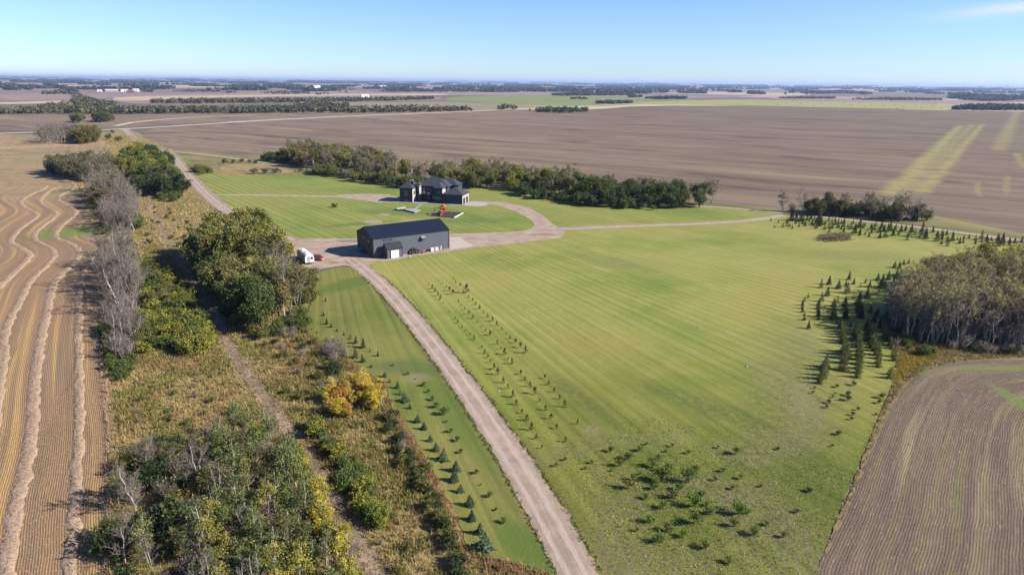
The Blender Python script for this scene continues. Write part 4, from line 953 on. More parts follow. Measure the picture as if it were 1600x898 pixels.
def slab_patio():
    o_ = [(633, 330), (634.5, 326.5), (645, 326.8), (657.5, 329), (648, 333.3), (640, 331.2)]
    t = empty("stone_patio", (*G(645, 330), .08), 0); tag(t, "pale grey paved patio with low wall on the lawn before the house", "patio")
    P = Gs(o_) - G(645, 330); b = [(p[0], p[1], 0) for p in P]; tp = [(p[0], p[1], .18) for p in P]
    MB().hull(b[::-1], tp[::-1]).build("paving_slab", PATIO, t)
    Q = Gs([(616.5, 329.2), (633, 330.2), (647.5, 333.8)]) - G(645, 330)
    for i in range(2):
        n_ = 6
        for k in range(n_):
            a, c = Q[i] + (Q[i+1]-Q[i])*(k/n_), Q[i] + (Q[i+1]-Q[i])*((k+.94)/n_); d = (c-a)/np.linalg.norm(c-a)*.0; nn = np.array([-(c-a)[1], (c-a)[0]])/np.linalg.norm(c-a)*.3
            MB().hull([(*a, 0), (*c, 0), (*(c+nn), 0), (*(a+nn), 0)], [(*a, .5), (*c, .5), (*(c+nn), .5), (*(a+nn), .5)]).build("wall_block", TRIM if i == 0 else SIDING, t)
slab_patio()
rng = np.random.default_rng(5)
def rock(name, x, y, s, mat, label, cat="rock", group=None):
    n = 10; V = []; 
    for k in range(4):
        for j in range(n):
            a = 2*math.pi*j/n; r = s*[.95, 1, .75, .3][k]*(1+.22*mnoise.noise(Vector((math.cos(a)*2+x, math.sin(a)*2, k*1.3+y)))); V.append((r*math.cos(a), r*math.sin(a)*.8, s*[0, .35, .65, .85][k]))
    F = [(i*n+k, i*n+(k+1)%n, (i+1)*n+(k+1)%n, (i+1)*n+k) for i in range(3) for k in range(n)] + [tuple(range(3*n, 4*n))]
    return tag(obj(name, poly_mesh(name, V, F, mat), None, (x, y, .07)), label, cat, group)
for k, (px, py) in enumerate([(621, 328), (625.5, 327), (630, 326.4)]):
    rock("stone_block", *G(px, py), 1.0, STONE_SUNWALL, f"pale stone block left of the patio, {ordn(k)} from the left of three", group="pale stone blocks by the patio")
rock("white_stone", *G(1091.5, 511.5), .26, STONE_SUNWALL, "small white stone alone on the paddock lawn, nearer the middle", group="white stones on the paddock lawn")
rock("white_stone", *G(1166.5, 573), .25, STONE_SUNWALL, "small white stone alone on the paddock lawn, nearer the spruce rows", group="white stones on the paddock lawn")
rock("white_stone", *G(779, 612), .2, STONE_SUNWALL, "small white stone beside the driveway's edge", group="white stones on the paddock lawn")

def playground():
    o_ = [(669, 337), (683, 331.6), (723.5, 333.3), (709.5, 341)]
    O = G(696, 336); P = Gs(o_) - O; t = empty("play_mat", (*O, .075), 0); tag(t, "black rubber-mulch play area edged with pale timbers on the lawn", "play area")
    MB().hull([(*p, 0) for p in P][::-1], [(*p, .14) for p in P][::-1]).build("mulch_bed", DARKG, t)
    for i, (a, b) in enumerate(((0, 1), (2, 3), (1, 2), (3, 0))):
        A, B = P[a], P[b]; d = (B-A)/np.linalg.norm(B-A); n_ = np.array([-d[1], d[0]])*.18
        mt = WHITE if i == 1 else STEEL if i == 0 else DARKG
        MB().hull([(*(A-n_), 0), (*(A+n_), 0), (*(B+n_), 0), (*(B-n_), 0)], [(*(A-n_), .3-.02*i), (*(A+n_), .3-.02*i), (*(B+n_), .3-.02*i), (*(B-n_), .3-.02*i)]).build("border_timber", mt, t)
    L = G(692, 335.5); s = empty("play_tower", (*L, .21), R_(-10)); tag(s, "orange and red play tower with canopy roof, slide and climbing ramp", "playset")
    for x in (-.9, .9):
        for y in (-.9, .9): MB().box(x-.08, y-.08, 0, x+.08, y+.08, 3.0).build("post", ORANGE, s)
    MB().box(-.98, -.98, 1.35, .98, .98, 1.47).build("platform", TAN, s)
    MB().hull([(-1.15, -1.15, 3.0), (1.15, -1.15, 3.0), (1.15, 1.15, 3.0), (-1.15, 1.15, 3.0)], [(-.1, -.9, 4.0), (.1, -.9, 4.0), (.1, .9, 4.0), (-.1, .9, 4.0)]).build("canopy", ORANGE, s)
    for x0, y0, x1, y1 in ((-.98, -.98, -.9, .98), (.9, -.1, .98, .98), (-.8, .9, .9, .98)): MB().box(x0, y0, 1.475, x1, y1, 2.1).build("side_panel", RED, s)
    sl_ = MB()
    for k in range(6):
        y = -.98 - k*.5; z = 1.45 - k*.26; y2 = y-.5; z2 = z-.26
        sl_.hull([(.1, y2, z2), (.9, y2, z2), (.9, y, z), (.1, y, z)], [(.1, y2, z2+.05), (.9, y2, z2+.05), (.9, y, z+.05), (.1, y, z+.05)])
        for x in (.05, .87): sl_.hull([(x, y2, z2+.06), (x+.08, y2, z2+.06), (x+.08, y, z+.06), (x, y, z+.06)], [(x, y2, z2+.3), (x+.08, y2, z2+.3), (x+.08, y, z+.3), (x, y, z+.3)])
    sl_.build("slide", flat("pink_red_plastic", (.52, .07, .11), .5), s)
    for k in range(5): MB().box(-1.9 + k*.18, -.45, .1 + k*.27, -1.7 + k*.18, .45, .22 + k*.27).build("step", ORANGE, s)
    MB().tube([(-.9, 0, 2.6), (-3.4, 0, 2.6)], .09, 6).build("swing_beam", RED, s)
    for y in (-1, 1): MB().tube([(-3.3, 0, 2.6), (-3.6, y, 0)], .07, 6).build("swing_leg", ORANGE, s)
    for x in (-1.9, -2.8):
        q = MB().box(x-.22, -.1, .5, x+.22, .1, .55).build("swing_seat", BLACK, s)
        for dx in (-.2, .2): MB().tube([(x+dx, 0, .56), (x+dx, 0, 2.52)], .02, 4).build("chain", STEEL, q)
    P2 = G(704.5, 337.5); pp = empty("tether_post", (*P2, .21), 0); tag(pp, "thin red tether post standing on the play mat", "post")
    MB().tube([(0, 0, 0), (0, 0, 2.2)], .06, 8).build("pole", RED, pp); MB().lathe([(.03, 0), (.15, .1), (.15, .2), (.03, .3)], .25, 0, 1.1, 8).build("ball", RED, pp)
playground()

# ------------------------------------------------------------------ poles, far farms, pivot, bales
def pole(px, py, h, label):
    t = empty("power_pole", (*G(px, py), .05), R_(34)); tag(t, label, "power pole", "power poles at the farmstead and roads")
    MB().tube([(0, 0, 0), (0, 0, h)], [.17, .11], 8).build("pole", WOOD, t); MB().box(-1.2, -.06, h-1.1, 1.2, .06, h-.95).build("crossarm", WOOD, t)
    for x in (-1.05, 0.35, 1.05): MB().lathe([(.06, 0), (.08, .12), (.03, .2)], x, 0, h-.948, 6).build("insulator", WHITE, t)
    MB().lathe([(.25, 0), (.25, .8), (.1, .9)], .45, 0, h-2.3, 8).build("transformer", STEEL, t)
pole(619.5, 288, 12.0, "pale wooden power pole rising above the trees behind the house lawn")
pole(643.5, 288, 8.5, "shorter pale power pole just behind the dark house")
def shed(nm, px, py, L, W, h, rise, rz, wall, roof, label, cat, group=None):
    t = empty(nm, (*G(px, py), 0), rz); tag(t, label, cat, group)
    MB().box(-L/2, -W/2, 0, L/2, W/2, h).build("wall", wall, t)
    V = [(-L/2, -W/2, h), (L/2, -W/2, h), (L/2, W/2, h), (-L/2, W/2, h), (-L/2, 0, h+rise), (L/2, 0, h+rise)]
    obj("gable", poly_mesh("gable", V, [(0, 4, 3), (1, 2, 5)], wall), t)
    for s_ in (-1, 1): MB().hull([(-L/2-.4, s_*(W/2+.4), h-.1), (L/2+.4, s_*(W/2+.4), h-.1), (L/2+.4, 0, h+rise), (-L/2-.4, 0, h+rise)][::-s_], [(-L/2-.4, s_*(W/2+.4), h+.1), (L/2+.4, s_*(W/2+.4), h+.1), (L/2+.4, 0, h+rise+.2), (-L/2-.4, 0, h+rise+.2)][::-s_]).build("roof", roof, t)
    MB().box(-2.2, -W/2-.08, 0, 2.2, -W/2-.02, min(h-.4, 4)).build("door", TRIM, t)
    for x in (-L*.35, L*.35): 
        f = MB().box(x-.8, -W/2-.07, 1.2, x+.8, -W/2-.02, 2.4).build("window", WHITE, t); MB().box(x-.7, -W/2-.1, 1.3, x+.7, -W/2-.073, 2.3).build("pane", GLASS, f)
def bin_(px, py, r, h, label, grp="grain bins of the far farmyard"):
    t = empty("grain_bin", (*G(px, py), 0), 0); tag(t, label, "grain bin", grp)
    MB().lathe([(r, 0), (r, h)], n=16).build("shell", STEEL, t); MB().lathe([(r*1.04, h+.003), (r*.2, h+r*.55), (.2, h+r*.6)], n=16).build("roof", WHITE, t)
REDB = flat("barn_red", (.22, .06, .05)); BARNR = flat("barn_roof_white", (.52, .52, .54))
for k, x in enumerate((165.5, 168.4, 171.3, 174.2, 177.1, 180, 183)): bin_(x, 143.6, 4.6, 7.5, f"{ordn(k)} from the left of seven pale grain bins in the far farmyard")
shed("farm_shed", 156, 143.8, 16, 12, 6, 3, .5, WHITE, BARNR, "small white shed left of the grain bins, far away", "shed")
shed("farm_shed", 195, 143.8, 26, 14, 7, 3.5, .5, WHITE, BARNR, "white shed between the grain bins and the red barn, far away", "shed")
shed("red_barn", 204, 144.6, 26, 12, 5, 3, .3, REDB, flat("barn_roof_red", (.30, .17, .16)), "long low red barn in the far farmyard", "barn")
shed("farm_shed", 213, 143.6, 22, 14, 8, 4, .4, WHITE, BARNR, "white shed just right of the red barn, far away", "shed")
for k, (x, y, L) in enumerate(((1345, 140.8, 40), (1369, 141.5, 46), (1379, 141.2, 34))): shed("farm_shed", x, y, L, 24, 12, 7, .6, WHITE, BARNR, f"white building near the horizon on the right, {ordn(k)} from the left of three", "shed")
shed("farm_shed", 598, 138.6, 50, 26, 14, 8, .4, WHITE, BARNR, "white building near the horizon above the house", "shed")
shed("farm_shed", 495, 138.4, 44, 26, 12, 8, .7, WHITE, BARNR, "white building near the horizon, above the distant shelterbelts", "shed")
shed("farm_shed", 570, 152.7, 26, 13, 6, 4, .5, WHITE, BARNR, "pale shed half hidden in the nearer far tree belt", "shed")
# irrigation pivot arching over the far field
def pivot():
    t = empty("irrigation_pivot", (*G(533, 175), 0), 0); tag(t, "long silver irrigation pivot standing in the far field beside the tree belt", "irrigation machine")
    a = np.array(G(533, 175)); b = np.array(G(690, 171.5)); n_ = 6
    for i in range(n_):
        p, q = (b-a)*i/n_, (b-a)*(i+1)/n_; m = MB(); pts = [(*(p+(q-p)*k/8), 4.2 + 3.0*math.sin(math.pi*k/8)) for k in range(9)]
        m.tube(pts, .30, 5); m.tube([(*(p+(q-p)*k/8), 4.2 + 1.2*math.sin(math.pi*k/8)) for k in range(9)], .16, 4); m.build("span", STEEL, t)
    d = (b-a)/np.linalg.norm(b-a); n2 = np.array([-d[1], d[0]])
    for i in range(n_+1):
        p = (b-a)*i/n_; m = MB(); m.tube([(*(p-d*2), 0), (*p, 4.2), (*(p+d*2), 0)], .12, 4); m.tube([(*(p-d*2), .4), (*(p+d*2), .4)], .12, 4); m.build("tower", STEEL, t)
pivot()
BALE = flat("hay_bale", (.30, .23, .11), .95, vs=4)
bm_ = MB(); n = 14
bm_.V = [(y, .8*a*math.cos(2*math.pi*k/n), .78 + .8*a*math.sin(2*math.pi*k/n)) for a, y in ((.85, -.75), (1, -.66), (1, .66), (.85, .75)) for k in range(n)]
bm_.F = [(i*n+k, i*n+(k+1)%n, (i+1)*n+(k+1)%n, (i+1)*n+k) for i in range(3) for k in range(n)] + [tuple(range(n)), tuple(range(4*n-1, 3*n-1, -1))]
bme = poly_mesh("round_bale", bm_.V, bm_.F, BALE)
bp = [(1208, 157.6), (1222, 160), (1229, 162), (1238, 159.4), (1252, 163), (1262, 161), (1271, 166), (1284, 161.6), (1297, 163), (1305, 167.6), (1318, 162.4), (1330, 165), (1342, 162), (1351, 167), (1362, 164), (1381, 166), (1399, 164.4), (1412, 168), (1430, 165.6), (1440, 169.4), (1457, 166.5), (1471, 169.7), (1215, 163.4), (1290, 158.6), (1321, 159.6), (1402, 170), (1184, 160.4), (1168, 158.8)]
bp.sort()
for k, (x, y) in enumerate(bp):
    o = obj("round_bale", bme, None, (*G(x, y), .1)); o.rotation_euler = (0, 0, k*1.3); o.scale = (1.25, 1.25, 1.25)
    tag(o, f"dark round bale in the far yellow pasture, {ordn(k)} from the left", "bale", "round bales in the far pasture")
# ------------------------------------------------------------------ plant materials
def m_leaf(name, trans=.25):
    t = NT(name); oi = t.n("ShaderNodeObjectInfo"); tn = t.attr("tint", 2)
    f = t.math('MULTIPLY', t.math('ADD', .38, t.math('MULTIPLY', tn, 1.35)), .77)
    c = t.gain(oi.outputs["Color"], f)
    warm = t.mix(t.math('MULTIPLY', t.step(tn, .72, 1.0), .45), c, (.30, .25, .06))
    t.lk(warm, t.p.inputs["Base Color"]); t.p.inputs["Roughness"].default_value = .75
    tr = t.n("ShaderNodeBsdfTranslucent"); t.lk(warm, tr.inputs["Color"])
    mx = t.n("ShaderNodeMixShader"); mx.inputs[0].default_value = trans
    t.t.links.new(t.p.outputs[0], mx.inputs[1]); t.t.links.new(tr.outputs[0], mx.inputs[2]); t.t.links.new(mx.outputs[0], t.out.inputs[0])
    return t.m
LEAF = m_leaf("foliage"); NEEDLE = m_leaf("needles", .1); GRASSB = m_leaf("dry_grass_blades", .3)
def m_bark(name, c, band=False):
    t = NT(name); p = t.n("ShaderNodeTexCoord").outputs["Object"]; oi = t.n("ShaderNodeObjectInfo")
    a = t.noise(t.mapv(p, scale=(3, 3, .8)), 2.0, 4)
    col = t.gain(c, t.math('ADD', .6, t.math('MULTIPLY', a, .8)))
    if band:
        b = t.step(t.noise(t.mapv(p, scale=(1, 1, 4)), 1.6, 3, .7), .56, .66); col = t.mix(t.math('MULTIPLY', b, .7), col, (.07, .06, .055))
    return t.fin(col)
BARK_W = m_bark("white_aspen_bark", (.46, .43, .39), True); BARK_G = m_bark("grey_bark", (.24, .215, .195)); BARK_D = m_bark("brown_bark", (.12, .095, .075))
TWIG = m_bark("grey_twigs", (.20, .17, .155)); TWIGB = m_bark("brown_twigs", (.20, .145, .11))

# ------------------------------------------------------------------ plant meshes
def rot_frame(d):
    d = d / (np.linalg.norm(d) + 1e-9); a = np.cross(d, [0, 0, 1.0]) if abs(d[2]) < .95 else np.cross(d, [1.0, 0, 0])
    a /= np.linalg.norm(a); return a, np.cross(d, a)
def add_tube(V, T, pts, rad, n=3):
    b = len(V); pts = np.asarray(pts)
    for i in range(len(pts)):
        d = pts[min(i+1, len(pts)-1)] - pts[max(i-1, 0)]; a, c = rot_frame(d)
        for k in range(n):
            th = 2*math.pi*k/n; V.append(pts[i] + (a*math.cos(th) + c*math.sin(th)) * rad[i])
    for i in range(len(pts)-1):
        for k in range(n):
            q = b+i*n+k; r = b+i*n+(k+1)%n; T += [(q, r, r+n), (q, r+n, q+n)]
def add_spike(V, T, p, q, r):
    b = len(V); a, c = rot_frame(q - p)
    V += [p + a*r, p - a*r*.5 + c*r*.87, p - a*r*.5 - c*r*.87, q]; T += [(b, b+1, b+3), (b+1, b+2, b+3), (b+2, b, b+3)]
def leaves(rg, centres, per, spread, size, droop=.3, up=.35):
    """small leaf triangles clustered round given centres"""
    n = len(centres) * per; c = np.repeat(centres, per, 0) + rg.normal(0, 1, (n, 3)) * spread
    nn = rg.normal(0, 1, (n, 3)); nn[:, 2] += up * 2; nn /= np.linalg.norm(nn, axis=1)[:, None]
    a = np.cross(nn, rg.normal(0, 1, (n, 3))); a /= np.linalg.norm(a, axis=1)[:, None]; b = np.cross(nn, a)
    s = (size * rg.uniform(.6, 1.35, n))[:, None]
    V = np.stack([c - a*s*.5, c + a*s*.5, c + b*s*.85, ], 1)
    t = np.repeat(rg.uniform(0, 1, len(centres)), per) * .7 + rg.uniform(0, .3, n)
    return V.reshape(-1, 3), np.arange(n*3).reshape(-1, 3), t
def crown_pts(rg, lobes, dens):
    """cluster centres in the outer shells of overlapping lobes"""
    out = []
    for (c, r) in lobes:
        n = max(3, int(dens * (r[0] * r[1] + r[0] * r[2] + r[1] * r[2]) / 3 * 4))
        d = rg.normal(0, 1, (n, 3)); d /= np.linalg.norm(d, axis=1)[:, None]
        out.append(np.asarray(c) + d * np.asarray(r) * rg.uniform(.45, 1.22, n)[:, None] + rg.normal(0, .12, (n, 3)))
    P = np.vstack(out); return P[P[:, 2] > .15]
def leafy(seed, H=10.0, W=3.0, base=.22, nlobe=14, dens=9, per=7, size=.30, trunk_r=.18, bark=None, multi=1, lean=.0, cone=0.0):
    rg = np.random.default_rng(seed); V = []; T = []; lobes = []
    for m in range(multi):
        a0 = rg.uniform(0, 6.28); off = np.array([math.cos(a0), math.sin(a0), 0]) * (W*.35 if multi > 1 else 0)
        top = np.array([off[0]*1.5 + rg.normal(0, .3), off[1]*1.5 + rg.normal(0, .3), H*rg.uniform(.78, .92)])
        pts = [off*.4 + (top-off*.4)*f + np.r_[rg.normal(0, .1*H/10, 2), 0]*(f > 0) for f in (0, .25, .5, .75, 1)]
        add_tube(V, T, pts, [trunk_r*1.2, trunk_r, trunk_r*.7, trunk_r*.42, trunk_r*.15], 6)
        for _ in range(nlobe // multi):
            f = rg.uniform(base + .05, .95); p0 = pts[0] + (pts[-1]-pts[0]) * f * .85
            an = rg.uniform(0, 6.28); wr = W * math.sin(math.pi * min(1, max(0, (f-base)/(1-base))) ** (.75+cone)) ** .7 * rg.uniform(.45, .95) * (1 - cone*f*.6)
            c = p0 + np.array([math.cos(an)*wr, math.sin(an)*wr, H*.06 + wr*.3]); c[2] = min(c[2], H*.96)
            add_tube(V, T, [p0, (p0+c)/2 + np.r_[0, 0, -.1], c], [trunk_r*.42, trunk_r*.26, trunk_r*.08], 4)
            r = W * rg.uniform(.18, .46); lobes.append((c, (r, r, r*rg.uniform(.75, 1.1))))
            for _ in range(4):
                d = rg.normal(0, 1, 3); d[2] = abs(d[2]); q = c + d/np.linalg.norm(d)*r*1.05; add_spike(V, T, c, q, trunk_r*.08)
    C = crown_pts(rg, lobes, dens); LV, LT, tt = leaves(rg, C, per, size*.75, size)
    return tri_mesh("trunk", V, T, bark or BARK_G), tri_mesh("crown", LV, LT, LEAF, tt)
def bare(seed, H=9.0, W=2.4, ntw=260, leaf=0.0, bark=None, tr=.12, first=.30, multi=1, size=.2, up=.75):
    """leafless or thinly leaved tree: pale stem, rising limbs, a haze of twigs"""
    rg = np.random.default_rng(seed); V = []; T = []; TV = []; TT = []; ends = []
    for m in range(multi):
        a0 = rg.uniform(0, 6.28); lean = (.22 if multi > 1 else .04) * H; top = np.array([math.cos(a0)*lean, math.sin(a0)*lean, H*rg.uniform(.8, 1)])
        K = 6; pts = [top * (k/K) * np.array([1, 1, 1]) + np.r_[rg.normal(0, .012*H, 2), 0]*(k > 0) for k in range(K+1)]
        add_tube(V, T, pts, [tr*(1.15 - .98*k/K) for k in range(K+1)], 5)
        nl = max(5, int(13/multi**.5))
        for i in range(nl):
            f = first + (1-first) * (i + rg.uniform(0, 1))/nl * .97; x = f*K; k = min(K-1, int(x)); p0 = pts[k] + (pts[k+1]-pts[k])*(x-k)
            an = rg.uniform(0, 6.28); L = W * (1.25 - .75*f) * rg.uniform(.6, 1.1); d = np.array([math.cos(an), math.sin(an), up*rg.uniform(.7, 1.4)]); d /= np.linalg.norm(d)
            p1 = p0 + d*L*.5; p2 = p1 + (d + np.r_[rg.normal(0, .15, 2), .28])*L*.5
            add_tube(TV, TT, [p0, p1, p2], [tr*(1-.75*f)*.5, tr*.22*(1.2-f), tr*.06], 3)
            for j in range(max(4, int(ntw/nl/multi))):
                g = rg.uniform(.2, 1); q = p0 + (p1-p0)*min(1, g*2) + (p2-p1)*max(0, g*2-1); dd = d*.6 + rg.normal(0, .55, 3) + np.r_[0, 0, .35]; q2 = q + dd/np.linalg.norm(dd)*L*rg.uniform(.25, .6)
                add_spike(TV, TT, q, q2, .022 + .006*rg.random()); ends.append(q2)
                for _ in range(2):
                    e = (q+q2)/2 + (q2-q)*rg.uniform(-.2, .4); d3 = (q2-q)/np.linalg.norm(q2-q) + rg.normal(0, .6, 3); add_spike(TV, TT, e, e + d3*L*.16, .014); ends.append(e + d3*L*.16)
    tm = tri_mesh("trunk", V, T, bark or BARK_G); cm = tri_mesh("branches", TV, TT, TWIG); lm = None
    if leaf > 0:
        E = np.array(ends); E = E[rg.random(len(E)) < leaf]; a, b, c = leaves(rg, E, 4, .16, size); lm = tri_mesh("crown", a, b, LEAF, c)
    return tm, cm, lm
def shrub(seed, H=2.2, W=1.6, dens=16, per=8, size=.20, nl=9, stems=9, bark=None, twig=0):
    rg = np.random.default_rng(seed); V = []; T = []; lobes = []
    for _ in range(stems + twig):
        an = rg.uniform(0, 6.28); r = W*rg.uniform(.2, .9); q = np.array([math.cos(an)*r, math.sin(an)*r, H*rg.uniform(.6, 1.05)]); add_spike(V, T, np.array([q[0]*.15, q[1]*.15, 0]), q, .03)
        for _ in range(5 if twig else 2): 
            s = rg.uniform(.3, .8); e = q*s; d = rg.normal(0, .5, 3); d[2] = abs(d[2]); add_spike(V, T, e, e + d*H*.35, .014)
    for _ in range(nl):
        an = rg.uniform(0, 6.28); r = W*rg.uniform(0, .75); rr = W*rg.uniform(.28, .45); lobes.append((np.array([math.cos(an)*r, math.sin(an)*r, H*rg.uniform(.3, .8)]), (rr, rr, rr*.9)))
    lm = None
    if dens: C = crown_pts(rg, lobes, dens); a, b, c = leaves(rg, C, per, size*.7, size); lm = tri_mesh("crown", a, b, LEAF, c)
    return tri_mesh("stem", V, T, bark or TWIG), lm
def spruce(seed, H=3.0, W=.86, tiers=11, mat=None, blade=.055, fill=1.0):
    rg = np.random.default_rng(seed); V = []; T = []; add_tube(V, T, [np.zeros(3), np.array([0, 0, H*.5]), np.array([0, 0, H*.98])], [.06*H/3, .035*H/3, .008], 5)
    B = []; n = 0
    for k in range(tiers):
        f = k/(tiers-1); z = H*(.06 + .86*f); r = W*(1-f)**.85 + .05; m = int((9 - 4*f)*fill) + 2
        for j in range(m):
            an = 2*math.pi*(j + rg.uniform(-.25, .25))/m + k*1.1; rr = r*rg.uniform(.75, 1.12); d = np.array([math.cos(an), math.sin(an), 0]); s = np.array([-d[1], d[0], 0])
            p0 = np.array([0, 0, z + .06*H]); tip = d*rr + np.array([0, 0, z - .05*rr + rg.normal(0, .02)])
            for q in range(4):
                g0 = .15 + .2*q; c = p0 + (tip-p0)*g0; w_ = blade*H*(.55 + 1.3*g0 if q < 3 else .8); c2 = c + d*rr*.30 + np.array([0, 0, -.04*rr + rg.normal(0, .012*H)])
                tl = c - s*w_ + np.array([0, 0, rg.normal(-.02, .02)*H]); tr_ = c + s*w_ + np.array([0, 0, rg.normal(-.02, .02)*H])
                B += [tl, tr_, c2]; t0 = c + np.array([0, 0, .022*H]); B += [c - d*.02, c2, t0 + d*rr*.12]
            B += [tip - s*.02*H, tip + s*.02*H, tip + d*.06*H + np.array([0, 0, .03*H])]
    B += [np.array([-.03*H, 0, H*.9]), np.array([.03*H, 0, H*.9]), np.array([0, 0, H*1.04]), np.array([0, -.03*H, H*.9]), np.array([0, .03*H, H*.9]), np.array([0, 0, H*1.04])]
    B = np.array(B); nt = len(B)//3
    return tri_mesh("trunk", V, T, BARK_D), tri_mesh("crown", B, np.arange(nt*3).reshape(-1, 3), mat or NEEDLE, rg.uniform(0, .7, nt))
def seedling(seed, H=1.0, n=110, size=.13):
    rg = np.random.default_rng(seed); V = []; T = []; add_tube(V, T, [np.zeros(3), np.array([.02, 0, H*.5]), np.array([0, .03, H])], [.035, .02, .008], 4); E = []
    for k in range(16):
        z = H*rg.uniform(.10, .95); an = rg.uniform(0, 6.28); r = H*.34*(1.12-z/H); e = np.array([math.cos(an)*r, math.sin(an)*r, z + H*.10]); add_spike(V, T, np.array([0, 0, z]), e, .012); E.append(e)
        E.append((e*.6 + np.array([0, 0, z])*.4))
    a, b, c = leaves(rg, np.array(E), max(2, n//26), H*.05, size); return tri_mesh("trunk", V, T, BARK_D), tri_mesh("crown", a, b, LEAF, c)

PROTO = {}
for i in range(4): PROTO[f"poplar{i}"] = leafy(10+i, 12, 3.4, .16, 26, 9, 8, .34, .20, BARK_G)
for i in range(4): PROTO[f"ash{i}"] = leafy(30+i, 8, 3.0, .10, 20, 10, 8, .28, .15, BARK_D, multi=3)
for i in range(4): PROTO[f"aspen{i}"] = leafy(50+i, 7, 1.45, .28, 15, 15, 7, .17, .085, BARK_W, cone=.2)
for i in range(5): PROTO[f"bare{i}"] = bare(70+i, 8, 2.6, 260, 0, BARK_W if i % 2 else BARK_G, .12, .22, multi=1 + (i % 3))
for i in range(4): PROTO[f"grove{i}"] = bare(90+i, 11.5, 2.3, 210, .27, BARK_W, .13, .48, size=.20)
for i in range(3): PROTO[f"thin{i}"] = bare(110+i, 7.5, 2.0, 230, .38, BARK_G, .09, .22, multi=2, size=.19)
for i in range(4): PROTO[f"shrub{i}"] = shrub(130+i)
for i in range(3): PROTO[f"twiggy{i}"] = shrub(150+i, 2.4, 1.7, 3, 5, .16, 6, 16, TWIG, 26)
for i, (a_, b_, c_) in enumerate(((.86, 11, 1.0), (1.0, 9, .75), (.72, 12, .9), (.95, 10, 1.1), (.80, 8, .6))): PROTO[f"spruce{i}"] = spruce(170+i, 3.0, a_, b_, fill=c_)
for i, (a_, b_, c_) in enumerate(((1.25, 8, .8), (1.45, 7, .7), (1.1, 9, .9))): PROTO[f"fluffy{i}"] = spruce(220+i, 2.6, a_, b_, blade=.085, fill=c_)
for i in range(2): PROTO[f"pine{i}"] = spruce(180+i, 3.0, 1.0, 8, blade=.075, fill=.8)
for i in range(3): PROTO[f"seedling{i}"] = seedling(190+i)
for i in range(2): PROTO[f"bushy{i}"] = shrub(200+i, 1.5, .72, 34, 8, .13, 10, 4, BARK_D)
NAMES = dict(poplar="poplar_tree", ash="broadleaf_tree", aspen="aspen_tree", bare="bare_tree", grove="grove_aspen", thin="thinning_tree", shrub="shrub", twiggy="twiggy_shrub", spruce="young_spruce", fluffy="young_blue_spruce", pine="young_pine", seedling="tree_seedling", bushy="bushy_sapling")
CATS = dict(poplar="tree", ash="tree", aspen="tree", bare="tree", grove="tree", thin="tree", shrub="shrub", twiggy="shrub", spruce="spruce tree", fluffy="spruce tree", pine="pine tree", seedling="sapling", bushy="sapling")
prng = np.random.default_rng(77)
PLANTS = []
def plant(kind, x, y, s=1.0, col=(.08, .10, .03), group=None, look="", var=None, sz=None, z=.07, lean=.04):
    ks = [k for k in PROTO if k.rstrip("0123456789") == kind]; k = ks[int(prng.integers(len(ks)))] if var is None else f"{kind}{var}"
    nm = "willow_bush" if "willow" in look else "hedge_bush" if "hedge" in look else "low_bush" if "low " in look or "in the grass" in look else "large_bush" if kind == "shrub" and s > 1.55 else NAMES[kind]
    t = empty(nm, (x, y, z), prng.uniform(0, 6.28)); t.rotation_euler = (prng.normal(0, lean), prng.normal(0, lean), t.rotation_euler[2])
    t.scale = (s*(sz or prng.uniform(.88, 1.12)), s*(sz or prng.uniform(.88, 1.12)), s*prng.uniform(.92, 1.08))
    for me in PROTO[k]:
        if me is None: continue
        o = obj(me.name.split(".")[0], me, t); j = prng.uniform(.86, 1.14); o.color = (col[0]*j*prng.uniform(.93, 1.07), col[1]*j, col[2]*j, 1)
    PLANTS.append((t, kind, group, look)); t["category"] = CATS[kind]
    if group: t["group"] = group
    return t
def fill(poly, sp, mix, hs, group, seed, world=False, z=.07, jit=.42):
    """irregular planting inside an outline; mix = [(weight, kind, colour, look, scale)]"""
    rg = np.random.default_rng(seed); P = np.asarray(poly, float) if world else Gs(poly); x0, y0 = P.min(0); x1, y1 = P.max(0)
    X, Y = np.meshgrid(np.arange(x0, x1, sp), np.arange(y0, y1, sp)); Q = np.c_[X.ravel(), Y.ravel()]; Q += rg.uniform(-jit, jit, Q.shape)*sp; Q = Q[in_poly(Q, P)]
    w_ = np.array([m[0] for m in mix], float); w_ /= w_.sum()
    for q in Q:
        a_, b_ = PX(q)
        if a_ < -45 or a_ > 1645 or b_ > 1010: continue
        m = mix[int(rg.choice(len(mix), p=w_))]; plant(m[1], q[0], q[1], m[4]*rg.uniform(*hs), m[2], group, m[3], z=z)
    return len(Q)
def alongp(line, sp, mix, hs, group, seed, amp=.6, z=.07):
    rg = np.random.default_rng(seed); P = resample(smooth(Gs(line), 1), sp); w_ = np.array([m[0] for m in mix], float); w_ /= w_.sum()
    for q in P:
        m = mix[int(rg.choice(len(mix), p=w_))]; plant(m[1], q[0]+rg.normal(0, amp), q[1]+rg.normal(0, amp), m[4]*rg.uniform(*hs), m[2], group, m[3], z=z)

GRN = (.085, .115, .030); OLV = (.13, .135, .04); YGR = (.21, .22, .035); DGR = (.045, .07, .025); YEL = (.42, .29, .03); ORG = (.46, .22, .04); GRY = (.19, .175, .12); BLUG = (.075, .125, .075); PGR = (.075, .12, .03); RUS = (.24, .12, .05)

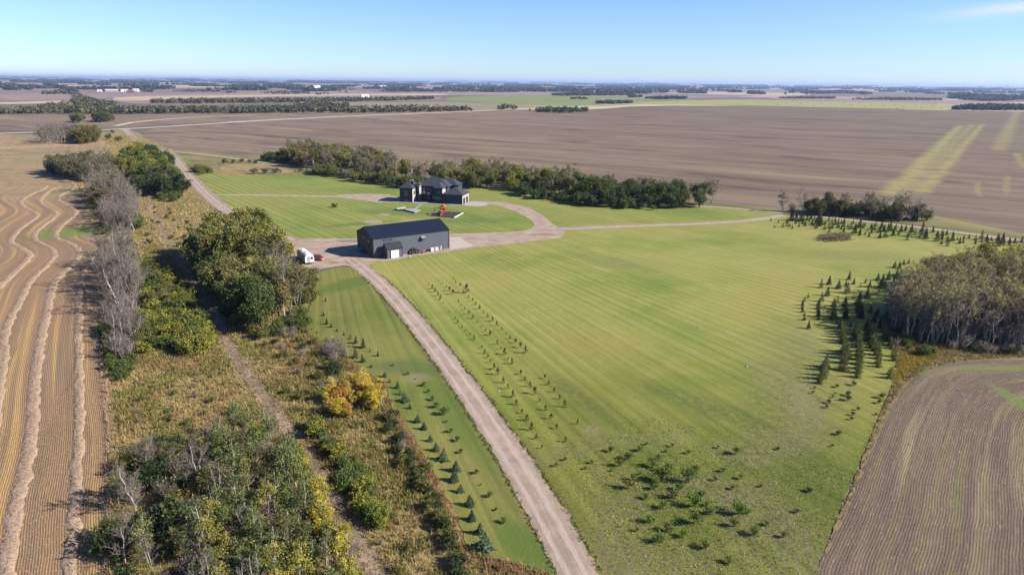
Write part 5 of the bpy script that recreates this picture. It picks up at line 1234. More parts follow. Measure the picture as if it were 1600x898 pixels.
# --- big clump beside the yard
g = "tall trees of the big clump beside the yard"
fill([(345, 395), (395, 380), (425, 392), (436, 412), (432, 440), (380, 450), (330, 440), (306, 420), (312, 405)], 4.6, [(3, "poplar", (.135, .15, .04), "tall green poplar", 1.15), (5, "poplar", (.21, .195, .055), "tall olive-leaved poplar", 1.15), (1.2, "poplar", YGR, "tall yellowing poplar", 1.1)], (.95, 1.18), g, 1)
fill([(330, 440), (380, 450), (430, 445), (455, 460), (440, 500), (410, 515), (370, 500), (345, 475)], 4.2, [(4, "poplar", (.13, .145, .042), "tall green poplar", .95), (3, "ash", (.20, .185, .06), "rounded olive-leaved tree", 1.3), (2, "ash", GRN, "rounded dark green tree", 1.3)], (.85, 1.1), g, 2)
fill([(410, 430), (440, 418), (458, 440), (470, 480), (445, 495), (425, 470)], 2.8, [(4, "bare", GRY, "nearly leafless grey tree", 1.35), (4, "thin", OLV, "grey tree with thin olive leaves", 1.45)], (.85, 1.1), "grey trees on the lawn side of the big clump", 3)
fill([(462, 432), (492, 436), (498, 455), (482, 480), (462, 474)], 2.6, [(3, "shrub", OLV, "olive-green shrub", 1.25), (1, "ash", OLV, "small olive tree", .42)], (.8, 1.2), "shrubs at the yard-side edge of the big clump", 4)
fill([(350, 478), (375, 505), (410, 520), (450, 505), (470, 490), (480, 515), (450, 532), (400, 532), (365, 515)], 2.2, [(3, "shrub", GRN, "green shrub", 1.15), (2, "shrub", OLV, "olive shrub", 1.1), (1, "twiggy", GRY, "twiggy grey shrub", 1)], (.7, 1.15), "shrubs at the near foot of the big clump", 5)
# --- strip of bare aspens beside the stubble
W3 = [(4, "bare", GRY, "bare grey-white tree", 1.35), (1.5, "thin", GRY, "thinly leaved grey tree", 1.35), (1, "twiggy", GRY, "grey twiggy bush", 1.5)]
fill([(165, 400), (205, 396), (222, 430), (222, 470), (205, 500), (170, 490), (160, 450)], 2.9, W3, (.7, 1.1), "bare trees between the stubble and the old rail bed", 6)
fill([(160, 490), (205, 490), (222, 520), (215, 560), (180, 565), (165, 530)], 2.1, [(4, "bare", GRY, "low bare grey tree", .8), (3, "twiggy", GRY, "twiggy grey bush", 1.5), (1, "shrub", DGR, "dark green bush", 1.2)], (.75, 1.1), "low grey bushes along the stubble edge", 7)
fill([(222, 420), (262, 430), (300, 470), (325, 520), (320, 552), (270, 545), (232, 560), (215, 540), (225, 480)], 2.5, [(4, "shrub", YGR, "yellow-green bush", 1.25), (3, "shrub", GRN, "green bush", 1.3), (2, "ash", OLV, "small olive-leaved tree", .42), (1, "twiggy", RUS, "brownish twiggy bush", 1.1)], (.75, 1.25), "bushes between the bare trees and the old rail bed", 8)
fill([(280, 528), (322, 520), (332, 545), (305, 556), (285, 550)], 2.0, [(1, "shrub", YGR, "bright yellow-green bush", 1.25)], (.9, 1.2), "bright bushes close to the old rail bed", 9)
fill([(158, 500), (178, 520), (208, 560), (210, 592), (180, 604), (166, 560)], 1.8, [(1, "shrub", GRN, "green bush", .9)], (.6, 1.0), "green bushes where the grass opens by the stubble", 10)
fill([(165, 337), (215, 325), (222, 362), (165, 368)], 2.8, [(4, "bare", GRY, "bare grey tree", 1.25), (1, "thin", GRY, "thin grey tree", 1.2), (2, "shrub", GRN, "green bush", 1.8)], (.8, 1.1), "grey trees at the bend of the stubble edge", 11)
fill([(137, 300), (190, 290), (205, 312), (195, 330), (150, 330)], 3.8, [(4, "bare", GRY, "bare grey tree", 1.4), (2, "ash", OLV, "olive-leaved tree", 1.15), (2, "thin", GRY, "thin grey tree", 1.4)], (.8, 1.1), "grey trees on the stubble side, beyond the bend", 12)
fill([(70, 272), (110, 262), (175, 262), (190, 278), (170, 288), (120, 282)], 5.4, [(4, "ash", (.12, .12, .065), "dull green-grey tree", 1.3), (2, "bare", GRY, "bare grey tree", 1.4), (2, "thin", GRY, "thin grey tree", 1.5), (1.5, "ash", OLV, "olive-leaved tree", 1.3)], (.85, 1.15), "clump of dull trees jutting into the stubble", 13)
fill([(192, 262), (225, 250), (262, 262), (262, 285), (235, 290), (200, 276)], 5.6, [(4, "poplar", GRN, "dense green tree", 1.0), (3, "ash", YGR, "yellow-green tree", 1.5), (1, "ash", DGR, "dark green tree", 1.5)], (.85, 1.1), "green clump between rail strip and gravel road", 14)
fill([(212, 300), (240, 292), (285, 292), (288, 305), (255, 309), (220, 306)], 5.0, [(4, "ash", OLV, "olive-green round tree", 1.35), (2, "ash", DGR, "dark green round tree", 1.3), (1, "bare", GRY, "bare grey tree", 1.2)], (.8, 1.1), "round trees beside the gravel road's verge", 15)
fill([(245, 306), (282, 306), (275, 316), (250, 314)], 3.2, [(1, "shrub", GRN, "low green shrub", 1.2)], (.8, 1.2), "low shrubs before the round roadside trees", 16)
fill([(50, 222), (100, 214), (125, 214), (125, 222), (70, 225)], 6.0, [(2, "bare", GRY, "bare lilac-grey aspen", 1.7), (1, "thin", GRY, "thin-leaved grey aspen", 1.8)], (.85, 1.1), "bare aspens where the stubble meets the far road", 17)
fill([(110, 218), (152, 214), (155, 224), (120, 226)], 6.5, [(3, "ash", OLV, "olive-brown tree", 1.6), (2, "ash", (.17, .13, .045), "russet tree", 1.5)], (.85, 1.1), "olive and russet trees beside the far bare aspens", 18)
for x, y, k, c, s, lb in [(170, 218, "shrub", GRN, 2.2, "low green bush"), (186, 221, "shrub", GRN, 2.0, "low green bush"), (176, 209, "shrub", OLV, 1.6, "olive bush"), (180, 285, "thin", OLV, .9, "thin tree"), (215, 245, "shrub", OLV, 1.4, "olive bush")]:
    plant(k, *G(x, y), s, c, "scattered bushes on the rail strip near the far road", lb)
fill([(110, 190), (128, 188), (134, 191), (116, 193)], 7, [(3, "ash", OLV, "olive tree", 1.3), (2, "bare", GRY, "grey tree", 1.1)], (.9, 1.2), "small clump left of the rail line beyond the road", 19)
fill([(146, 189), (172, 188), (176, 191), (150, 192)], 7, [(3, "ash", OLV, "olive tree", 1.4), (1, "ash", DGR, "dark tree", 1.3), (2, "bare", GRY, "grey tree", 1.1)], (.9, 1.3), "small clump right of the rail line beyond the road", 20)

# --- thicket in the near left corner
g = "young trees of the near thicket"
T1 = [(160, 1060), (165, 900), (172, 800), (190, 740), (240, 700), (300, 690), (345, 690), (330, 760), (320, 900), (330, 1060)]
fill(T1, 2.4, [(3, "twiggy", GRY, "grey twiggy bush", 1.25), (1.8, "bare", GRY, "bare grey small tree", .62), (2.2, "aspen", (.14, .15, .06), "dull green young aspen", .72), (2.5, "shrub", DGR, "dark green bush", 1.25), (1.5, "shrub", OLV, "olive bush", 1.2), (.7, "shrub", YEL, "yellow-leaved bush", .9), (1.2, "thin", OLV, "thin-leaved small tree", .6)], (.75, 1.2), "grey and green bushes of the near thicket", 21, z=.03)
T2 = [(330, 700), (380, 672), (430, 690), (465, 740), (490, 800), (520, 860), (545, 900), (600, 1060), (330, 1060), (320, 900)]
fill(T2, 2.1, [(6, "aspen", (.115, .14, .05), "grey-green young aspen", 1.0), (2.0, "aspen", (.12, .16, .04), "fresh green young aspen", 1.0), (2.6, "aspen", (.26, .24, .045), "yellow-tinged young aspen", .95), (.5, "aspen", YEL, "yellow-leaved young aspen", .7), (1.0, "thin", OLV, "thin-crowned young aspen", .95), (.8, "bare", GRY, "leafless young aspen", .85), (1, "shrub", GRN, "green bush under the aspens", 1.1)], (.72, 1.12), g, 22, z=.03)
alongp([(455, 735), (490, 790), (512, 840), (535, 885), (560, 940)], 1.3, [(3, "aspen", (.36, .33, .04), "yellow-green young aspen", .78), (1, "shrub", YEL, "yellow bush", 1.0)], (.8, 1.1), "yellowing edge of the near thicket, by the rail bed", 23, .5)
for x, y, k, c, s, lb in [(470, 728, "aspen", ORG, .62, "orange-yellow small aspen"), (480, 742, "aspen", YEL, .55, "golden small aspen"), (388, 770, "aspen", YEL, .75, "golden aspen top"), (434, 862, "shrub", ORG, .9, "small orange bush"), (290, 790, "shrub", YEL, 1.1, "golden bush"), (325, 815, "shrub", YEL, 1.0, "golden bush"), (375, 770, "shrub", ORG, .9, "orange bush"), (395, 715, "aspen", (.10, .18, .03), .85, "bright green aspen")]:
    plant(k, *G(x, y), s, c, "bright autumn plants in the near thicket", lb)
plant("bare", *G(212, 800), 1.0, GRY, None, "", var=3); PLANTS[-1][0]["label"] = "dead grey tree standing alone at the stubble edge of the near thicket"
plant("bare", *G(312, 765), .95, GRY, None, "", var=1); PLANTS[-1][0]["label"] = "tall leafless pale tree at the thicket's far edge"
# --- line right of the rail bed, golden clump, edge shrubs
alongp([(490, 668), (515, 705), (545, 745), (575, 790), (600, 825)], 1.5, [(3, "shrub", PGR, "green willow bush", .95), (3, "shrub", YGR, "yellow-green willow bush", .95), (1, "twiggy", GRY, "grey twiggy bush", .8)], (.75, 1.2), "willow bushes along the right side of the rail bed", 24, .6)
fill([(495, 640), (520, 618), (560, 600), (598, 612), (606, 635), (560, 650), (515, 662)], 2.1, [(5, "ash", (.54, .39, .05), "golden young tree", .40), (1.2, "ash", (.50, .29, .06), "orange young tree", .38), (5, "aspen", (.52, .40, .06), "golden young aspen", .62), (1, "shrub", RUS, "russet bush", .9)], (.8, 1.15), "golden aspen clump between rail bed and small lawn", 25)
fill([(500, 545), (525, 540), (540, 560), (515, 572)], 1.8, [(3, "twiggy", GRY, "grey twiggy bush", 1.1), (1, "shrub", OLV, "olive bush", .9)], (.8, 1.15), "grey bushes at the left end of the small lawn", 26)
fill([(440, 500), (480, 520), (520, 565), (560, 600), (500, 620), (450, 570), (410, 540)], 3.4, [(3, "shrub", OLV, "olive bush in the grass", .75), (1, "twiggy", GRY, "low grey bush", .7), (2, "shrub", DGR, "dark bush in the grass", .75)], (.6, 1.2), "low bushes in the rough grass by the small lawn", 27)
alongp([(606, 650), (628, 700), (650, 745), (672, 790), (692, 830), (706, 870), (735, 915)], 1.15, [(4, "shrub", DGR, "dark hedge bush", .62), (3, "shrub", OLV, "olive hedge bush", .6), (2, "twiggy", GRY, "grey hedge bush", .55)], (.75, 1.25), "ragged hedge along the left edge of the small lawn", 28, .45)
fill([(470, 600), (560, 700), (640, 860), (700, 960), (640, 960), (560, 800), (470, 660), (430, 600)], 3.3, [(3, "shrub", OLV, "low olive bush", .55), (2, "twiggy", GRY, "low grey bush", .5), (1, "shrub", YGR, "low yellow-green bush", .5)], (.6, 1.2), "low bushes in the rough grass right of the rail bed", 29)
fill([(195, 600), (300, 570), (390, 620), (360, 680), (230, 690), (190, 660)], 4.6, [(2, "twiggy", RUS, "low brown bush", .5), (2, "shrub", OLV, "low olive bush", .45)], (.6, 1.2), "low bushes in the grassy opening", 30)
fill([(215, 325), (250, 320), (300, 350), (270, 420), (240, 400)], 6.5, [(2, "shrub", GRN, "low green bush", .6), (1, "twiggy", RUS, "low brown bush", .6)], (.6, 1.2), "low bushes on the rail strip short of the big clump", 31)

# --- aspen grove, right edge
GROVE = [(1390, 522), (1382, 508), (1396, 485), (1425, 466), (1470, 456), (1540, 452), (1610, 450), (1665, 450), (1670, 553), (1600, 550), (1500, 545), (1430, 538)]
fill(GROVE, 2.2, [(6, "grove", (.34, .30, .115), "white-stemmed aspen with thin olive-grey crown", 1.0), (2.6, "bare", GRY, "bare grey aspen", 1.25)], (.78, 1.08), "white-stemmed aspens of the grove at the right edge", 32)
fill([(1440, 440), (1480, 428), (1560, 420), (1650, 418), (1660, 446), (1560, 448), (1480, 452), (1430, 460)], 3.6, [(3, "ash", OLV, "olive-green tree", .85), (2, "thin", OLV, "thin grey-olive tree", 1.1), (1.5, "ash", YGR, "yellow-green tree", .85), (2, "ash", GRN, "green tree", .8), (1, "ash", RUS, "reddish-brown tree", .8), (1.5, "ash", (.36, .30, .03), "bright yellow tree", .75)], (.8, 1.1), "coloured trees along the far side of the grove", 33)
fill([(1388, 505), (1400, 480), (1440, 500), (1500, 520), (1600, 530), (1660, 530), (1660, 552), (1600, 549), (1500, 544), (1430, 537)], 2.3, [(3, "bare", GRY, "slim bare grey stem tree", 1.15), (2, "twiggy", GRY, "grey understorey bush", 1.35)], (.7, 1.1), "bare stems and brush under the grove's front edge", 46)
fill([(1400, 490), (1480, 465), (1600, 465), (1640, 520), (1500, 525), (1410, 505)], 4.2, [(1, "shrub", DGR, "dark understorey bush", 1.8)], (.7, 1.1), "dark brush inside the grove", 47)
fill([(1455, 545), (1500, 552), (1540, 556), (1600, 558), (1600, 548), (1500, 540)], 1.8, [(3, "twiggy", GRY, "grey-brown twiggy bush", .9), (2, "shrub", DGR, "dark bush", .8)], (.7, 1.1), "bushes at the grove's front edge", 34)
fill([(1372, 490), (1400, 500), (1420, 530), (1440, 545), (1470, 556), (1440, 560), (1400, 545), (1380, 520)], 2.2, [(2, "shrub", GRN, "green bush", .8), (2, "twiggy", GRY, "twiggy bush", .8), (1, "shrub", YGR, "yellow-green bush", .8)], (.6, 1.1), "bushes at the spruce-side corner of the grove", 35)

for x, y, c, k_, lb in [(1503, 440, (.42, .38, .03), .85, "bright yellow-green tree"), (1530, 436, YGR, .95, "yellow-green tree"), (1572, 438, (.48, .42, .03), .95, "bright yellow tree"), (1598, 448, RUS, .9, "rust-coloured tree"), (1465, 450, RUS, .7, "rust-coloured tree"), (1552, 446, ORG, .6, "orange tree"), (1620, 446, RUS, .95, "rust-coloured tree")]:
    plant("ash", *G(x, y), k_*1.5, c, "bright trees over the grove's far edge", lb)
for x, y, v in [(203, 468, 0), (210, 478, 1), (215, 470, 2), (196, 462, 3), (188, 452, 1)]:
    t_ = empty("white_trunked_tree", (*G(x, y), .06), prng.uniform(0, 6)); t_.scale = (.95, .95, 1.0); PLANTS.append((t_, "grove", "white-trunked trees standing out among the bare trees", "tall white-trunked tree")); t_["category"] = "tree"; t_["group"] = "white-trunked trees standing out among the bare trees"
    for me in PROTO[f"grove{v}"][:2]: obj(me.name.split(".")[0], me, t_)
# --- belt behind the house
g = "trees of the belt behind the house"
fill([(405, 250), (430, 246), (470, 252), (478, 258), (430, 256)], 6, [(2, "shrub", GRN, "green bush", 2.2), (1, "shrub", OLV, "olive bush", 2.0)], (.8, 1.2), "bushes at the left end of the belt", 36)
fill([(432, 254), (470, 244), (560, 252), (600, 262), (640, 276), (660, 285), (620, 288), (570, 278), (520, 270), (470, 262)], 7.4, [(3, "ash", (.16, .155, .075), "dull green tree", 1.45), (2, "bare", GRY, "bare grey tree", 1.5), (3, "thin", (.20, .18, .12), "thin grey tree", 1.6), (2, "ash", (.17, .16, .05), "olive tree", 1.4), (1, "ash", YGR, "yellow-green tree", 1.5)], (.8, 1.2), g + ", left part", 37)
fill([(500, 268), (560, 277), (620, 289), (700, 292), (700, 296), (610, 293), (540, 281), (490, 273)], 5.0, [(2, "shrub", GRN, "green bush", 2.5), (2, "shrub", OLV, "olive bush", 2.4), (1, "twiggy", GRY, "grey bush", 2.2)], (.8, 1.2), "bushes fronting the left part of the belt", 38)
fill([(650, 282), (740, 276), (830, 284), (920, 298), (930, 314), (860, 306), (780, 296), (700, 294)], 6.8, [(3, "ash", (.14, .16, .045), "green tree", 1.25), (3, "ash", (.20, .19, .055), "olive tree", 1.25), (1.5, "ash", YGR, "yellow-green tree", 1.3), (1, "thin", OLV, "thin olive tree", 1.6), (1, "bare", GRY, "bare tree", 1.5)], (.8, 1.15), g + ", middle part", 39)
fill([(900, 298), (980, 304), (1080, 314), (1140, 322), (1125, 326), (1040, 328), (960, 322), (905, 315)], 6.4, [(4, "ash", (.085, .12, .04), "dark green tree", 1.25), (2, "ash", GRN, "green tree", 1.3), (1, "thin", GRY, "greying tree", 1.5)], (.8, 1.15), g + ", right part", 40)
fill([(790, 300), (860, 309), (930, 319), (990, 325), (990, 329), (900, 321), (800, 305)], 4.4, [(3, "shrub", PGR, "green bush", 2.1), (2, "shrub", DGR, "dark bush", 2.1)], (.7, 1.15), "bushes fronting the middle of the belt", 41)
for x, y in ((655, 294.5), (665, 294.8), (627, 292.5), (634, 292.8), (672, 292)): plant("shrub", *G(x, y), 1.7, YGR, "round yellow-green bushes behind the house", "round yellow-green bush")
for i, (x, y) in enumerate([(814, 306.5), (838, 308), (862, 310.5), (889, 313), (904, 316), (916, 318), (928, 319.5), (941, 321), (954, 323.5), (977, 325.3), (991, 326), (1005, 327), (1020, 328.5)]): plant("bushy", *G(x, y), 1.9 + .5*(i % 3 == 2), (.14, .17, .08), "row of pale saplings along the belt's lawn edge", "pale sapling")
fill([(1215, 331), (1260, 328), (1330, 333), (1400, 336), (1455, 344), (1440, 348), (1360, 344), (1280, 337)], 3.4, [(3, "bare", GRY, "bare grey tree", 1.2), (2.5, "ash", (.11, .115, .045), "dark tree", 1.05), (3, "thin", OLV, "thin olive tree", 1.25), (5, "shrub", GRN, "dark bush", 2.3), (2, "twiggy", GRY, "grey bush", 2.2)], (.75, 1.15), "hedge trees beyond the track on the right", 42)
fill([(300, 268), (320, 266), (330, 272), (310, 274)], 4, [(1, "shrub", OLV, "olive bush", 1.7)], (.8, 1.2), "round bushes at the left end of the marsh", 43)
alongp([(350, 256), (380, 254), (398, 256)], 5, [(1, "shrub", GRN, "green marsh bush", 1.3)], (.7, 1.1), "bushes behind the marsh", 44, 1)
alongp([(400, 272), (440, 270), (480, 268), (520, 268)], 4.5, [(2, "shrub", OLV, "olive marsh bush", 1.4), (1, "twiggy", GRY, "grey marsh bush", 1.2)], (.7, 1.2), "bushes along the lawn side of the marsh", 45, 1.5)
plant("shrub", *G(523, 324), .8, DGR, None, ""); PLANTS[-1][0]["label"] = "single dark shrub alone on the house lawn"

# --- young trees in rows: positions read off the photograph, then set on the ground
def rowset(name_pts, kind, col, s0, group, look, ref, bigset=()):
    """label each plant by its place in its row, counted from the far end"""
    rg = np.random.default_rng(len(name_pts)); pts = sorted(name_pts, key=lambda q: q[1])
    for i, q in enumerate(pts):
        s = s0 * rg.uniform(.62, 1.3) * (q[2] if len(q) > 2 else 1.0)
        kd = q[3] if len(q) > 3 else kind; cc = q[4] if len(q) > 4 else col
        kk = rg.uniform(.7, 1.35); o = plant(kd, *G(q[0], q[1]), s, (cc[0]*kk*rg.uniform(.9, 1.25), cc[1]*kk, cc[2]*kk), group, "", lean=.06); o["label"] = f"{look}, {ordn(i)} from the far end of {ref}"
        PLANTS.pop()
def cv(pts, ox, oy, s): return [(ox + p[0]/s, oy + p[1]/s) + tuple(p[2:]) for p in pts]
r1 = cv([(235,210),(285,255,1.6),(320,295,1.6),(355,345,1.7),(385,390),(425,440),(460,495,.6),(500,545,.6),(575,640,.8),(600,685),(655,740,.8),(695,785,.9),(755,835),(810,890)], 640, 420, 8) + cv([(105,195),(140,265,1.2),(180,315,1.3),(210,380),(250,460,1.2),(300,530,1.3),(370,630,1.4),(430,705,1.4),(485,805,1.2)], 740, 520, 8) + cv([(215,105,1.1),(285,210,1.2),(345,300,1.4),(405,420,1.4),(465,530,1.2),(530,650)], 780, 620, 8)
r2 = cv([(365,160,.7),(410,195,.7),(460,240),(500,280,2.1),(540,325,1.5),(610,420,1.1),(645,465),(690,520),(745,570,1.1),(790,625,1.1),(845,680,.8),(900,735),(950,785),(1005,835,1.2)], 640, 420, 8) + cv([(205,40,1.1),(295,150,1.2),(345,210),(390,275,1.7),(430,340,.6),(490,395,1.1),(590,525,1.2),(640,600,1.3),(705,680),(760,770,1.5),(825,865)], 740, 520, 8) + cv([(580,170,1.2),(645,280,1.2),(720,400,1.3),(825,565,1.2)], 780, 620, 8)
r3 = cv([(555,140,.9),(575,185,.9),(630,225,1.2),(665,265,1.1),(710,305,2.2),(740,365),(790,410,1.3),(825,455,.8),(875,505),(925,560,.9),(975,610,1.1),(1035,660,1.3),(1095,715,1.1),(1155,770),(1205,825),(1255,880,1.1)], 640, 420, 8) + cv([(455,75,.8),(525,130,1.4),(585,190,1.5),(645,255,1.9),(890,575,.9),(940,655,.9),(1005,740,1.2),(1075,835,1.3)], 740, 520, 8) + cv([(815,135,1.4),(980,345,1.2)], 780, 620, 8)
GP = "rows of saplings on the paddock beside the driveway"
rowset(r1, "seedling", (.05, .055, .022), .78, GP, "small dark sapling", "the row nearest the driveway")
rowset(r2, "seedling", (.05, .055, .022), .78, GP, "small dark sapling", "the middle paddock row")
rowset(r3, "seedling", (.05, .055, .022), .78, GP, "small dark sapling", "the row farthest from the driveway")
S1 = cv([(235,75,.5),(205,130,.6),(185,165,.6),(165,210,.6),(160,270,.5),(190,320,.7),(220,445,.5),(285,485,.5),(400,585,.9),(490,600,.9),(575,655,1.1)], 460, 460, 8) + cv([(160,115,.9),(330,235,1.7),(390,300,1),(490,375,1.3),(530,455,1.4),(590,545,1.5),(645,630,1.0),(740,800,1.8),(820,890,1.3)], 560, 560, 8) + cv([(215,130,1.1),(280,230,1.2),(350,330,2.0),(480,440,2.0),(465,545,1.5),(530,660,1.5),(630,800,1.2)], 640, 670, 6.65) + cv([(560,240,1.7),(650,390,2.1),(700,580,2.0)], 660, 780, 7.27)
S2 = cv([(395,90,.8),(365,270,1),(405,375,1.1),(460,415,.7),(535,465,.9),(620,515,.8),(700,560,.8),(765,615,1.2),(860,670,1.5),(765,795,1.9),(860,850,1.3),(950,720,.8),(1045,775,1.2)], 460, 460, 8)
S3 = cv([(435,95,.8),(545,150,.4),(620,205,.8),(715,265,.5),(830,350,1),(880,430,1.1),(935,525,1.2),(985,620,1.5),(1065,710,1.3),(1105,800,.6)], 560, 560, 8) + cv([(430,40,1.1),(500,130,.9),(540,255,.7),(690,470,.8),(740,590,.5),(830,710,.8),(900,850,.9)], 640, 670, 6.65) + cv([(920,270,.9)], 660, 780, 7.27)
GS_ = "young spruces on the small lawn beside the driveway"
rowset(S1, "fluffy", BLUG, .38, GS_, "young blue-green spruce", "the small lawn's hedge-side row")
rowset(S2, "spruce", (.07, .11, .06), .42, GS_, "young dark spruce", "the small lawn's inner row")
rowset(S3, "bushy", (.10, .13, .035), .62, GS_, "little green sapling", "the small lawn's driveway-side row")

# right-hand plantation
C1 = cv([(420,480,1.9),(520,440,1.7),(770,380,1.7),(640,490,1.8),(830,435,1.3),(730,465,1.2),(500,580,1.7),(750,545,1.9),(975,420,1.2),(1130,390,1.8),(1180,480,2.4),(1260,380,1.7),(1320,450,2.0),(1340,225,1.5),(1400,240,1.8),(1455,190,1.3),(1515,180,1.2),(1370,315,1.4),(1470,300,1.2),(915,470,.9),(1030,460,1.3),(1000,600,2.2),(260,605,1),(215,650,1),(190,700,1.1),(185,740,1.0),(190,785,1.1),(215,830,.9),(215,880,1.0),(430,650,1.7),(390,700,1.3),(385,745,1.2),(385,790,1.3),(385,840,1.1),(385,880,1.2),(625,660,1.6),(580,710,1.8),(580,750,1.7),(580,800,1.8),(575,840,1.7),(575,880,1.8),(730,660,1.2),(715,710,1.7),(720,760,1.9),(720,810,1.9),(720,860,2.0),(915,600,1.1),(890,700,2.2),(880,760,2.2),(890,800,2.3),(900,860,2.3),(1040,800,1.6),(1120,830,1.5)], 1230, 390, 8)
C2 = cv([(210,85,.9),(395,40,1.1),(395,80,1.0),(265,190,1.2),(620,135,.9),(650,185,1.2),(790,165,.9),(590,70,1.5),(730,60,1.8),(920,60,2.2),(990,170,1.6),(990,220,1.4),(1080,110,2),(1150,180,1.7),(1200,230,1.3)], 1230, 490, 8)
C3 = cv([(690,270,1.3),(690,300,1.2),(700,345,1.4),(700,375,1.4),(850,270,1.4),(860,315,1.3),(880,350,1.4),(890,390,1.4),(905,430,1.3),(910,475,1.3),(900,530,1.5),(890,580,1.3),(900,635,1.4),(890,690,1.2),(890,745,1.1),(880,800,1.0),(710,480,1.5),(720,515,1.7),(730,560,1.5),(700,620,1.4),(700,710,1.3),(1010,270,1.3),(1030,310,1.3),(1050,350,1.5),(1070,390,1.4),(1080,430,1.4),(1110,470,1.3),(1130,520,1.3),(1140,565,1),(1130,625,1.2),(1145,670,.9),(480,670,1.4),(460,710,1.2),(460,775,1.2),(430,820,1.2),(400,875,.9),(1220,300,1.1),(1250,350,1.1),(1290,400,1),(1310,440,1),(1330,540,1),(1340,590,1),(1270,760,.8),(1290,810,1)], 1230, 490, 8)
C4 = cv([(620,285,.9),(830,260,1.0),(600,370,.5),(570,410,.7),(760,390,1.2),(760,450,1.3),(520,485,.8),(490,540,.6),(880,570,.7),(820,635,.8),(800,690,.7),(640,880,.8),(1180,420,1.3),(1150,485,1.3),(1110,630,.6),(340,300,.6),(320,360,.6),(400,235,.8)], 1230, 570, 8) + [(1309,679,.8),(1300,698,.6),(1215,703,.6),(1263,768,.7),(1245,801,.8),(1225,840,.8)]
def blockset(pts, kind, col, s0, group, look, ref):
    rg = np.random.default_rng(len(pts) + 3); pts = sorted(pts, key=lambda q: q[0])
    for i, q in enumerate(pts):
        o = plant(kind, *G(q[0], q[1]), s0 * q[2] * rg.uniform(.85, 1.15), tuple(k*rg.uniform(.85, 1.15) for k in col), group, "", lean=.02); o["label"] = f"{look}, {ordn(i)} from the left {ref}"; PLANTS.pop()
blockset(C1, "spruce", (.078, .115, .075), .46, "spruces planted before the grove", "dark young spruce", "of the upper block before the grove")
blockset(C2, "spruce", (.070, .10, .050), .46, "spruces planted before the grove", "dark young spruce", "of the middle block before the grove")
blockset(C3, "pine", (.15, .175, .045), .70, "olive pines planted in columns near the curved-row field", "olive-green young pine", "in the columns before the cultivated field")
blockset(C4, "bushy", (.07, .085, .03), .62, "scattered saplings near the curved-row field", "scattered dark sapling", "near the curved-row field")
U1 = cv([(35,205,.7),(80,285,.7),(130,225,.7),(185,285,1.3),(235,235,1.6),(240,270,1.2),(290,200,2.2),(270,275,.9),(300,300,1),(350,195,1.8),(345,240,1.2),(385,280,1),(400,215,1.6),(430,205,1.8),(435,245,1.2),(460,270,1.6),(490,195,1.2),(515,215,1),(535,185,1.6),(575,205,1.2),(545,255,1.2),(570,275,.9),(600,300,1.3),(595,215,1.1),(640,190,1.5),(625,240,2.3),(655,260,2.2),(640,275,1.5),(710,250,1.1),(705,315,1.4),(755,215,1.8),(760,290,1.1),(765,345,1.2),(795,240,1.4),(800,300,1.4),(835,210,1.3),(840,255,1.4),(875,235,1.5),(875,290,1.5),(915,245,1),(915,315,1.2),(950,230,1.3),(945,275,1.2),(945,345,1.3),(995,285,1),(1030,310,1.5),(1065,240,1.1),(1080,305,1.2),(1080,360,2.0),(1100,310,1),(1145,285,1.9),(1150,350,1),(1145,385,1.6),(1185,300,1.2),(1210,270,.9),(1210,380,.9),(1240,335,.8),(1260,405,1),(1290,300,1.3),(1290,360,1.1),(1320,320,1.5),(1345,270,1),(1390,350,1.3),(1395,420,1.3),(1415,305,1.9),(1420,280,1.3),(1445,340,1.4),(1465,410,1.5),(1500,300,1.2),(1525,330,1.8),(1560,390,1.6),(1590,320,1.5),(895,385,.8)], 1200, 320, 8)
U2 = cv([(60,260,1.7),(115,250,1.3),(30,300,1),(135,365,1.4),(165,310,1.6),(190,270,1.6),(235,300,1.6),(320,330,2.6),(320,270,1.4),(370,350,1.8),(375,290,1.2),(460,270,1.1),(510,300,.8),(505,380,1.6),(520,340,1.1),(570,310,1.3),(570,355,1.3),(565,415,.8),(630,300,1),(630,350,.8),(640,395,1.2),(640,440,1.4),(700,375,1.6),(710,300,.9),(765,365,.7),(790,410,1.1),(835,400,1.1),(845,350,.9),(910,340,.8),(990,365,1.3),(990,410,.9),(1065,355,1.6),(1070,390,1),(1130,380,1.2),(1130,350,.8),(1140,425,1.4),(1185,370,.9),(1200,410,1.2),(1265,370,1.3),(1270,405,1.5),(1275,445,1.6),(1330,400,1.6),(1325,430,1.6),(1415,400,1.3),(1415,430,1),(1480,400,1.1),(1565,400,1.1)], 1400, 330, 8)
blockset(U1, "spruce", (.065, .095, .05), .60, "young spruces in the wide strip along the far track", "small dark spruce", "in the far strip's left half")
blockset(U2, "spruce", (.065, .095, .05), .66, "young spruces in the wide strip along the far track", "small dark spruce", "in the far strip's right half")
